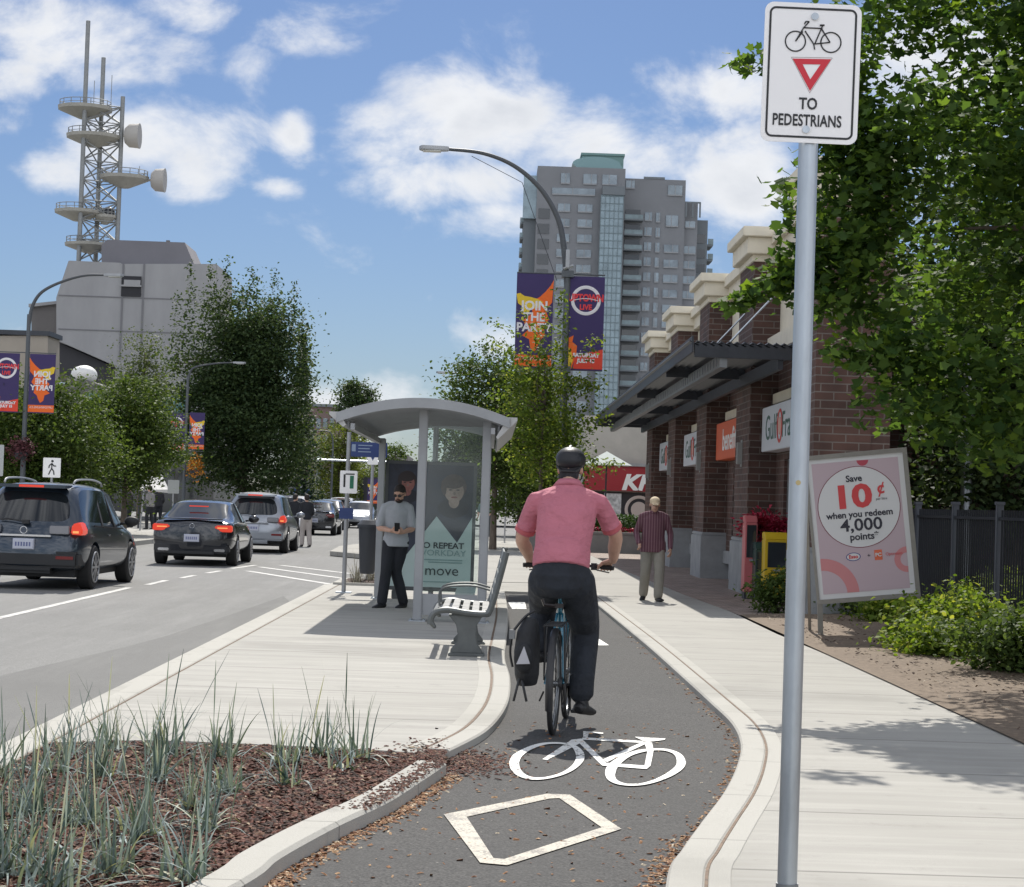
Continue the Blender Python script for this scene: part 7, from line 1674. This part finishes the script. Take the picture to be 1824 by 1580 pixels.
# the walker on the sidewalk
stripe = bpy.data.materials.new('striped_shirt'); stripe.use_nodes = True; st_ = stripe.node_tree; sb = st_.nodes['Principled BSDF']; sb.inputs['Roughness'].default_value = .9
cco = st_.nodes.new('ShaderNodeTexCoord'); ssp = st_.nodes.new('ShaderNodeSeparateXYZ'); st_.links.new(cco.outputs['Object'], ssp.inputs[0]); kk = M('GREATER_THAN', M('FLOORED_MODULO', ssp.outputs[0], .042, tree=st_), .031, tree=st_); mmx = st_.nodes.new('ShaderNodeMix'); mmx.data_type = 'RGBA'; mmx.inputs[6].default_value = (.115, .045, .065, 1); mmx.inputs[7].default_value = (.22, .13, .15, 1); st_.links.new(kk, mmx.inputs[0]); st_.links.new(mmx.outputs[2], sb.inputs['Base Color'])
wp = G(1160, 1070, 0)
Jw = dict(hip=(0, 0, .90), chest=(.0, .03, 1.20), neck=(0, .07, 1.42), head=(.0, .13, 1.545), face=(0, 1, 0), shL=(-.19, .04, 1.35), shR=(.19, .04, 1.35), elL=(-.275, .0, 1.08), elR=(.27, .0, 1.08), wrL=(-.27, .14, .84), wrR=(.24, .22, .90), thL=(.4, 1, 0), thR=(-.4, 1, 0), hipL=(-.09, 0, .88), hipR=(.09, 0, .88), knL=(-.105, .14, .49), knR=(.11, .03, .48), anL=(-.09, .20, .09), anR=(.12, -.14, .11), ftL=(-.3, 1, .05), ftR=(.25, 1, -.3), hem=-.12, curlL=.5, curlR=.6, sw=.195)
walker = person('older man in striped maroon shirt and pale trousers walking on the sidewalk', (wp.x, wp.y, 0), R(180), Jw, stripe, mat('trousers_stone', (.25, .235, .205), .9, var=.1, vscale=6), shoek, hairg, 1.0, hairstyle='cap', belly=1.15, headdown=.25, loose=1.12, coll=True)
# pedestrians far off by the cars
fp = G(544, 974, RZ)
Jf = dict(hip=(0, 0, .92), chest=(0, .02, 1.22), neck=(0, .03, 1.44), head=(0, .06, 1.57), shL=(-.17, .02, 1.37), shR=(.17, .02, 1.37), elL=(-.23, .0, 1.1), elR=(.22, .02, 1.1), wrL=(-.2, .18, 1.0), wrR=(.2, .2, .98), hipL=(-.085, 0, .9), hipR=(.085, 0, .9), knL=(-.10, .08, .5), knR=(.10, .02, .5), anL=(-.11, .06, .09), anR=(.12, -.06, .09), hem=-.05)
person('person in black top and pale loose trousers standing beside the queue of cars', (fp.x, fp.y, RZ), R(20), Jf, trk, mat('trousers_pale', (.42, .38, .36), .9), shoek, hairm, 1.0, face=False, voxel=.018, loose=1.15)
fp = G(519, 972, RZ)
person('person in dark clothes beside the silver SUV front wheel', (fp.x - .1, fp.y + 1.5, RZ), R(-30), Jf, trk, trk, shoek, hairm, 1.0, face=False, voxel=.018, loose=1.1)
person('distant person in black overalls standing under the no turn sign', (D(863, 920, 72).x, 72, 0), R(170), Jf, mat('shirt_teal', (.10, .16, .15), .9), trk, shoek, hairm, .6, face=False, voxel=.02)
for i, (u, y, c_) in enumerate(((282, 80, (.03, .03, .035)), (268, 76, (.25, .24, .24)), (232, 78, (.05, .04, .05)))):
    person(['person in black under the white awning', 'person in a grey top left of the white awning post', 'person in dark clothing on the left sidewalk behind the SUV'][i], (D(u, 900, y).x, y, 0), R(40 * i + 20), Jf, mat('top%d' % i, c_, .9), trk, shoek, hairm, 1.0, face=False, voxel=.022)
# ------------------------------------------------------------ bicycle and rider
rc = G(984, 1309, LZ); BYAW = R(-7.0)
bk = thing('bicycle', 'blue bicycle with black mudguard and rear rack under the rider in pink', 'bicycle', (rc.x, rc.y, LZ), BYAW)
bblue = mat('frame_blue', (.015, .13, .20), .22, .4, coat=1.0); bpart = mat('bike_black', (.02, .02, .022), .4); bsteel = mat('bike_steel', (.25, .26, .27), .3, .9)
WR = .345; FXY = 1.06
for y in (0, FXY):
    mb = MB(); mb.ring((0, y, WR), WR - .018, .019, 'x', 56, 10); w = mb.build('wheel', rubber, bk, smooth='all')
    mb = MB(); mb.ring((0, y, WR), WR - .042, .011, 'x', 56, 8); mb.build('rim', bsteel, w, smooth='all')
    mb = MB()
    for q in range(28):
        a = 2 * math.pi * q / 28; o = (.03 if q % 2 else -.03); mb.tube([(o, y + .02 * math.cos(a + 1), WR + .02 * math.sin(a + 1)), (0, y + (WR - .045) * math.cos(a), WR + (WR - .045) * math.sin(a))], .0013, 4)
    mb.tube([(-.05, y, WR), (.05, y, WR)], .018, 10); mb.build('spokes', bsteel, w)
    mb = MB(); a0, a1 = (-20, 200) if y == 0 else (20, 190); n = 26
    v_ = []
    for q in range(n + 1):
        a = R(a0 + (a1 - a0) * q / n) if y else R(a0 - 5 + (a1 - a0) * q / n)
        for x_, dr in ((-.026, .012), (-.018, .024), (0, .03), (.018, .024), (.026, .012)): v_.append((x_, y - (WR + dr) * math.cos(a) * (1 if y == 0 else 1), WR + (WR + dr) * math.sin(a)))
    mb.add(v_, [(q * 5 + j, q * 5 + j + 1, q * 5 + j + 6, q * 5 + j + 5) for q in range(n) for j in range(4)]); mb.build('mudguard', bpart, bk, smooth='all', fix=False)
BB = V3(0, .46, .29); ST = V3(0, .27, .86); HT = V3(0, .83, .90); HB = V3(0, .88, .70); FA = V3(0, FXY, WR); RA = V3(0, 0, WR)
mb = MB(); mb.tube([BB, ST], .018, 12); mb.tube([ST + (BB - ST) * .08, HT], .016, 12); mb.tube([BB, HB], .021, 12); mb.tube([HT + V3(0, -.01, .03), HB], .021, 12)
for s in (-1, 1):
    mb.tube([BB + V3(s * .02, 0, 0), RA + V3(s * .062, 0, 0)], .010, 8); mb.tube([ST + V3(s * .018, 0, -.06), RA + V3(s * .062, 0, 0)], .009, 8); mb.tube([HB + V3(s * .045, .01, -.02), FA + V3(s * .055, 0, 0)], .013, 8)
mb.tube([HB + V3(-.05, 0, -.01), HB + V3(.05, 0, -.01)], .016, 8); mb.build('frame', bblue, bk, smooth=True)
mb = MB(); mb.tube([ST, V3(0, .245, .975)], .0145, 12); mb.build('seat_post', bblue, bk, smooth=True)
mb = MB(); mb.tube([V3(0, .15, 1.0), V3(0, .19, 1.005), V3(0, .27, 1.0), V3(0, .36, .995), V3(0, .42, .985)], [.06, .085, .065, .03, .02], 14, ry=[.02, .028, .024, .02, .014], up=(0, 0, 1)); mb.build('saddle', mat('saddle_grey', (.10, .105, .11), .6), bk, smooth=True)
mb = MB(); hz = 1.115
mb.tube(catmull([V3(-.315, .86, hz - .01), V3(-.2, .90, hz), V3(-.06, .93, hz + .0), V3(.06, .93, hz), V3(.2, .90, hz), V3(.315, .86, hz - .01)], 4), .0125, 10); mb.tube([HT, V3(0, .80, 1.04), V3(0, .925, hz)], .016, 10); hb_o = mb.build('handlebar', bpart, bk, smooth=True)
for s in (-1, 1):
    mb = MB(); mb.tube([V3(s * .19, .903, hz), V3(s * .325, .857, hz - .01)], .017, 10); mb.build('grip', rubber, hb_o, smooth=True)
    mb = MB(); mb.tube([V3(s * .18, .93, hz - .01), V3(s * .2, .96, hz - .03), V3(s * .29, .94, hz - .045)], .006, 6); mb.box(min(s * .16, s * .2), max(s * .16, s * .2), .89, .94, hz - .03, hz + .02); mb.build('brake_lever', bpart, hb_o)
ca = R(97); cv = V3(0, math.cos(ca), -math.sin(ca)) * .17
mb = MB(); mb.disc(BB + V3(.05, 0, 0), .09, 'x', 28, .006); mb.tube([BB + V3(.065, 0, 0), BB + V3(.075, 0, 0) + cv], .011, 8); mb.tube([BB + V3(-.065, 0, 0), BB + V3(-.075, 0, 0) - cv], .011, 8); mb.tube([BB + V3(-.07, 0, 0), BB + V3(.07, 0, 0)], .018, 8); cr = mb.build('crank', bpart, bk)
for s, q in ((1, cv), (-1, -cv)):
    c = BB + V3(s * .13, 0, 0) + q; mb = MB(); mb.box(c.x - .045, c.x + .045, c.y - .045, c.y + .045, c.z - .012, c.z + .012); mb.build('pedal', bpart, cr, bevel=.004)
mb = MB()
for dz in (.088, -.088): mb.tube([BB + V3(.05, 0, dz), RA + V3(.05, 0, dz * .4)], .004, 5)
mb.disc(RA + V3(.045, 0, 0), .045, 'x', 18, .02); mb.tube([RA + V3(.06, -.0, 0), RA + V3(.075, .03, -.1), RA + V3(.065, .05, -.16)], .014, 8); mb.disc(RA + V3(.062, .05, -.16), .035, 'x', 12, .012); mb.build('drivetrain', bpart, bk)
mb = MB()
for s in (-1, 1):
    mb.tube([V3(s * .06, -.25, .74), V3(s * .06, .2, .755)], .006, 6); mb.tube([RA + V3(s * .07, 0, .02), V3(s * .065, -.12, .74)], .005, 6); mb.tube([RA + V3(s * .07, 0, .02), V3(s * .065, .08, .745)], .005, 6)
for y in (-.25, -.1, .05, .2): mb.tube([V3(-.06, y, .745), V3(.06, y, .745)], .005, 6)
mb.build('rack', bpart, bk)
mb = MB(); mb.box(-.03, .03, .2, .235, .84, .87); mb.tube([V3(-.03, .2, .855), V3(-.1, .2, .86), V3(-.115, .2, .90)], .014, 8); mb.build('rear_light', mat('light_black', (.02, .015, .015), .3), bk)
mb = MB(); mb.tube([V3(-.07, .0, WR - .06), V3(-.1, .05, .22)], .007, 6); mb.build('kick_stand', bpart, bk)
# pannier, hung on the left of the rack
pn = thing('pannier', 'black pannier bag with a pale triangle hanging on the left of the bicycle', 'pannier', (rc.x, rc.y, LZ), BYAW)
c = MB(); c.tube([V3(-.175, -.06, .33), V3(-.18, -.06, .40), V3(-.185, -.05, .55), V3(-.18, -.04, .68), V3(-.165, -.03, .78)], [.064, .082, .088, .078, .045], 16, ry=[.09, .14, .155, .14, .09], up=(0, 1, 0)); c.ell((-.19, -.2, .52), (.07, .035, .10), 12, 8)
pb_ = solidify(c, 'bag', mat('bag_fabric', (.012, .013, .016), .7, var=.3, vscale=20, bump=.5, bscale=30), pn, .009, 3)
mb = MB(); mb.add([(-.232, -.262, .485), (-.142, -.252, .49), (-.185, -.252, .605), (-.232, -.258, .483), (-.142, -.248, .488), (-.185, -.248, .603)], [(0, 1, 2), (5, 4, 3), (0, 3, 4, 1), (1, 4, 5, 2), (2, 5, 3, 0)]); mb.build('triangle', mat('reflective_grey', (.42, .42, .45), .4), pb_)
mb = MB()
for P in ([V3(-.22, -.16, .38), V3(-.235, -.2, .3), V3(-.25, -.19, .235)], [V3(-.2, -.17, .37), V3(-.18, -.19, .3), V3(-.165, -.18, .235)], [V3(-.27, -.12, .70), V3(-.2, -.1, .79), V3(-.14, -.06, .83)], [V3(-.275, -.08, .45), V3(-.295, -.08, .55), V3(-.28, -.1, .68)]): mb.tube(catmull(P, 4), .009, 5)
mb.build('strap', bpart, pb_); mb = MB(); mb.box(-.30, -.262, -.13, -.10, .64, .70); mb.build('buckle', bsteel, pb_)

# rider
rd = thing('person', 'cyclist in pink polo shirt, black helmet and black trousers riding away', 'person', (rc.x, rc.y, LZ), BYAW)
hip = V3(.0, .27, 1.10); tw = R(3)
b = MB()
spine = [V3(0, .22, 1.02), V3(0, .26, 1.12), V3(.0, .34, 1.28), V3(.01, .43, 1.45), V3(.01, .50, 1.58), V3(.01, .55, 1.68)]
def tors(mb, g, hem=0):
    rx = [.165, .178, .188, .200, .205, .085]; ry = [.12, .135, .14, .135, .105, .07]
    mb.tube(spine, [r + g for r in rx], 22, ry=[r + g for r in ry], up=(0, 1, 0)); mb.ell(V3(.01, .49, 1.56), (.215 + g, .085 + g, .06 + g), 18, 10)
tors(b, -.016)
nk = V3(.01, .56, 1.69); hd = V3(.012, .625, 1.80)
b.tube([V3(.01, .53, 1.62), nk, V3(.012, .595, 1.77)], [.07, .062, .060], 14)
P, Mh = head(b, hd, (0.05, 1, 0), 1.04, .12)
shL, elL, wrL = V3(-.215, .50, 1.57), V3(-.31, .60, 1.30), V3(-.275, .80, 1.155)
shR, elR, wrR = V3(.235, .50, 1.57), V3(.345, .62, 1.345), V3(.325, .80, 1.165)
for (a_, e_, w_, s) in ((shL, elL, wrL, -1), (shR, elR, wrR, 1)):
    limb(b, joints2(a_, e_, w_), [.055, .056, .049, .048, .030], 14)
body_m = b
for (w_, s) in ((wrL, -1), (wrR, 1)):
    # hand wrapped over the grip
    g0 = V3(s * .27, .877, 1.112); d = (g0 + V3(0, -.01, .028) - w_).normalized()
    b.tube([w_, w_ + d * .035, g0 + V3(0, -.012, .028), g0 + V3(0, .022, .026)], [.030, .036, .042, .040], 12, ry=[.024, .020, .018, .014], up=(0, 0, 1))
    for q in range(4):
        x_ = g0.x + s * (.034 - q * .0225); y_ = g0.y + .0 + (.0 if s > 0 else 0) - abs(x_ - g0.x) * .2
        F_ = [V3(x_, y_ + .018, 1.142), V3(x_, y_ + .040 + .003 * (q in (1, 2)), 1.128), V3(x_, y_ + .040, 1.100), V3(x_, y_ + .016, 1.088)]; b.tube(F_, [.0105, .010, .0095, .008], 8); b.ell(F_[-1], (.008,) * 3, 8, 6)
    T_ = [g0 + V3(-s * .03, -.03, .02), g0 + V3(-s * .052, -.012, .004), g0 + V3(-s * .058, .008, -.016)]; b.tube(T_, [.0135, .0115, .009], 8); b.ell(T_[-1], (.009,) * 3, 8, 6)
hipL, knL, anL = V3(-.10, .30, 1.02), V3(-.165, .78, .80), V3(-.145, .50, .56)
hipR, knR, anR = V3(.10, .30, 1.02), V3(.150, .66, .66), V3(.155, .40, .235)
for (a_, e_, w_) in ((hipL, knL, anL), (hipR, knR, anR)): limb(b, joints2(a_, e_, w_), [.085, .078, .058, .054, .038], 14)
body = solidify(b, 'body', skin, rd, .0056, 2); face_marks(P, Mh, body, 1.04, hairm)
# shirt
c = MB(); tors(c, .006)
c.tube([V3(0, .24, 1.115), V3(0, .255, 1.16), V3(0, .31, 1.24)], [.196, .200, .196], 22, ry=[.155, .155, .15], up=(0, 1, 0))
for (a_, e_, s) in ((shL, elL, -1), (shR, elR, 1)):
    e2 = a_.lerp(e_, .74); limb(c, [V3(.01 + s * .04, .535, 1.64), V3(.01, .535, 1.64).lerp(a_, .6) + V3(0, 0, .004), a_ + V3(-s * .01, 0, 0)], [.055, .060, .060], 14); limb(c, [a_, a_.lerp(e2, .5), e2], [.062, .068, .070], 14)
c.tube([V3(.01, .53, 1.61), V3(.01, .555, 1.675)], [.092, .075], 16, ry=[.08, .07], up=(0, 1, 0))
for k_ in range(6):  # soft folds across the lower back
    z = 1.17 + k_ * .055; yb = .34 - .0 + (z - 1.28) * .55 - .145
    c.tube(catmull([V3(-.14 + .02 * k_, yb + .03, z), V3(-.04, yb - .004, z + .012 * (-1) ** k_), V3(.13 - .02 * k_, yb + .02, z + .02)], 5), .010, 6)
polo = mat('polo_pink', (.47, .155, .20), .85, var=.06, vscale=4, bump=1.0, bscale=6.5, bdist=.05, stretch=(1, 1, 1.6))
so = solidify(c, 'shirt', polo, rd, .0085, 4, factor=.5)
mb = MB(); 
for q in range(1):
    n = 28; v_ = []
    for j in range(n):
        a = 2 * math.pi * j / n; cx_, sy_ = math.cos(a), math.sin(a)
        v_ += [(.01 + .070 * cx_, .567 + .068 * sy_, 1.718 - .012 * sy_), (.01 + .076 * cx_, .565 + .074 * sy_, 1.722 - .012 * sy_), (.01 + .115 * cx_, .55 + .100 * sy_, 1.668 - .03 * sy_), (.01 + .105 * cx_, .55 + .092 * sy_, 1.660 - .03 * sy_)]
    mb.add(v_, [(j * 4 + k, ((j + 1) % n) * 4 + k, ((j + 1) % n) * 4 + (k + 1) % 4, j * 4 + (k + 1) % 4) for j in range(n) for k in range(4)])
mb.build('collar', polo, so, smooth='all')
for (a_, e_) in ((shL, elL), (shR, elR)):
    e2 = a_.lerp(e_, .80); d = (e_ - a_).normalized(); mb = MB(); mb.tube([e2 - d * .022, e2 + d * .006], [.0735, .0735], 20); mb.build('cuff', mat('polo_rib', (.44, .105, .12), .85), so, smooth=True)
# trousers
c = MB(); c.tube([V3(0, .24, .985), V3(0, .255, 1.06), V3(0, .265, 1.15)], [.185, .203, .190], 20, ry=[.14, .165, .148], up=(0, 1, 0))
c.tube([V3(0, .25, .93), V3(0, .235, .985), V3(0, .24, 1.06)], [.12, .178, .20], 20, ry=[.10, .15, .165], up=(0, 1, 0))
limb(c, joints2(hipL + V3(0, -.02, 0), knL, anL + V3(0, 0, .01)), [.13, .118, .098, .092, .08], 14); limb(c, joints2(hipR + V3(.01, -.02, 0), knR, anR + V3(.0, 0, .02)), [.13, .124, .102, .094, .084], 14)
c.tube([anR + V3(0, .03, .14), anR + V3(0, .0, -.005)], [.088, .088], 14)
solidify(c, 'trousers', mat('rider_trousers', (.016, .02, .028), .85, var=.3, vscale=6, bump=1.0, bscale=6, bdist=.05), rd, .009, 6)
c = MB(); shoe(c, V3(.165, .40, .205), (.28, 1, -.12), 1.12); so1 = solidify(c, 'shoe', shoek, rd, .006, 2)
c = MB(); shoe(c, anL + V3(0, .0, -.02), (-.05, 1, .0), 1.1); solidify(c, 'shoe', shoek, rd, .006, 2)
# helmet and hair
c = MB(); c.ell(P(0, -.045, .005), (.081, .060, .085), 16, 10, Mh); c.ell(P(0, -.02, .04), (.083, .09, .08), 16, 10, Mh); c.ell(P(0, -.055, -.05), (.070, .045, .055), 14, 8, Mh); solidify(c, 'hair', mat('rider_hair', (.025, .024, .028), .8, var=.4, vscale=60), rd, .007, 2)
hl = thing('helmet', 'black cycling helmet worn by the man in the pink polo shirt', 'helmet', (rc.x, rc.y, LZ), BYAW)
c = MB(); c.ell(P(0, -.005, .062), (.108, .137, .092), 22, 14, Mh); c.ell(P(0, -.075, .045), (.088, .065, .062), 16, 10, Mh)
hs = solidify(c, 'shell', mat('helmet_black', (.008, .009, .013), .5), hl, .006, 2)
for x_ in (-.07, -.035, .0, .035, .07):
    mb = MB(); mb.tube(catmull([P(x_ * .95, -.118 + abs(x_) * .3, .04), P(x_, -.10 + abs(x_) * .3, .105 - abs(x_) * .35), P(x_ * .9, -.03, .152 - abs(x_) * .55), P(x_ * .8, .06, .142 - abs(x_) * .5)], 5), [.012] * 16, 8, ry=[.010] * 16); mb.build('rib', mat('helmet_gloss', (.012, .013, .018), .4), hs, smooth=True)
mb = MB(); mb.tube([P(-.085, -.06, .01), P(-.05, -.108, -.03), P(.05, -.108, -.03), P(.085, -.06, .01)], .008, 6); 
for s in (-1, 1): mb.tube([P(s * .09, .01, .03), P(s * .074, .03, -.06), P(s * .02, .07, -.115)], .005, 5)
mb.build('strap', black, hs)
for o in list(S.objects):
    if o.type == 'MESH' and o.parent is None and 'kind' not in o and 'label' not in o: print('UNTAGGED', o.name)
print('objects', len(S.objects), 'polys', sum(len(o.data.polygons) for o in S.objects if o.type == 'MESH'))
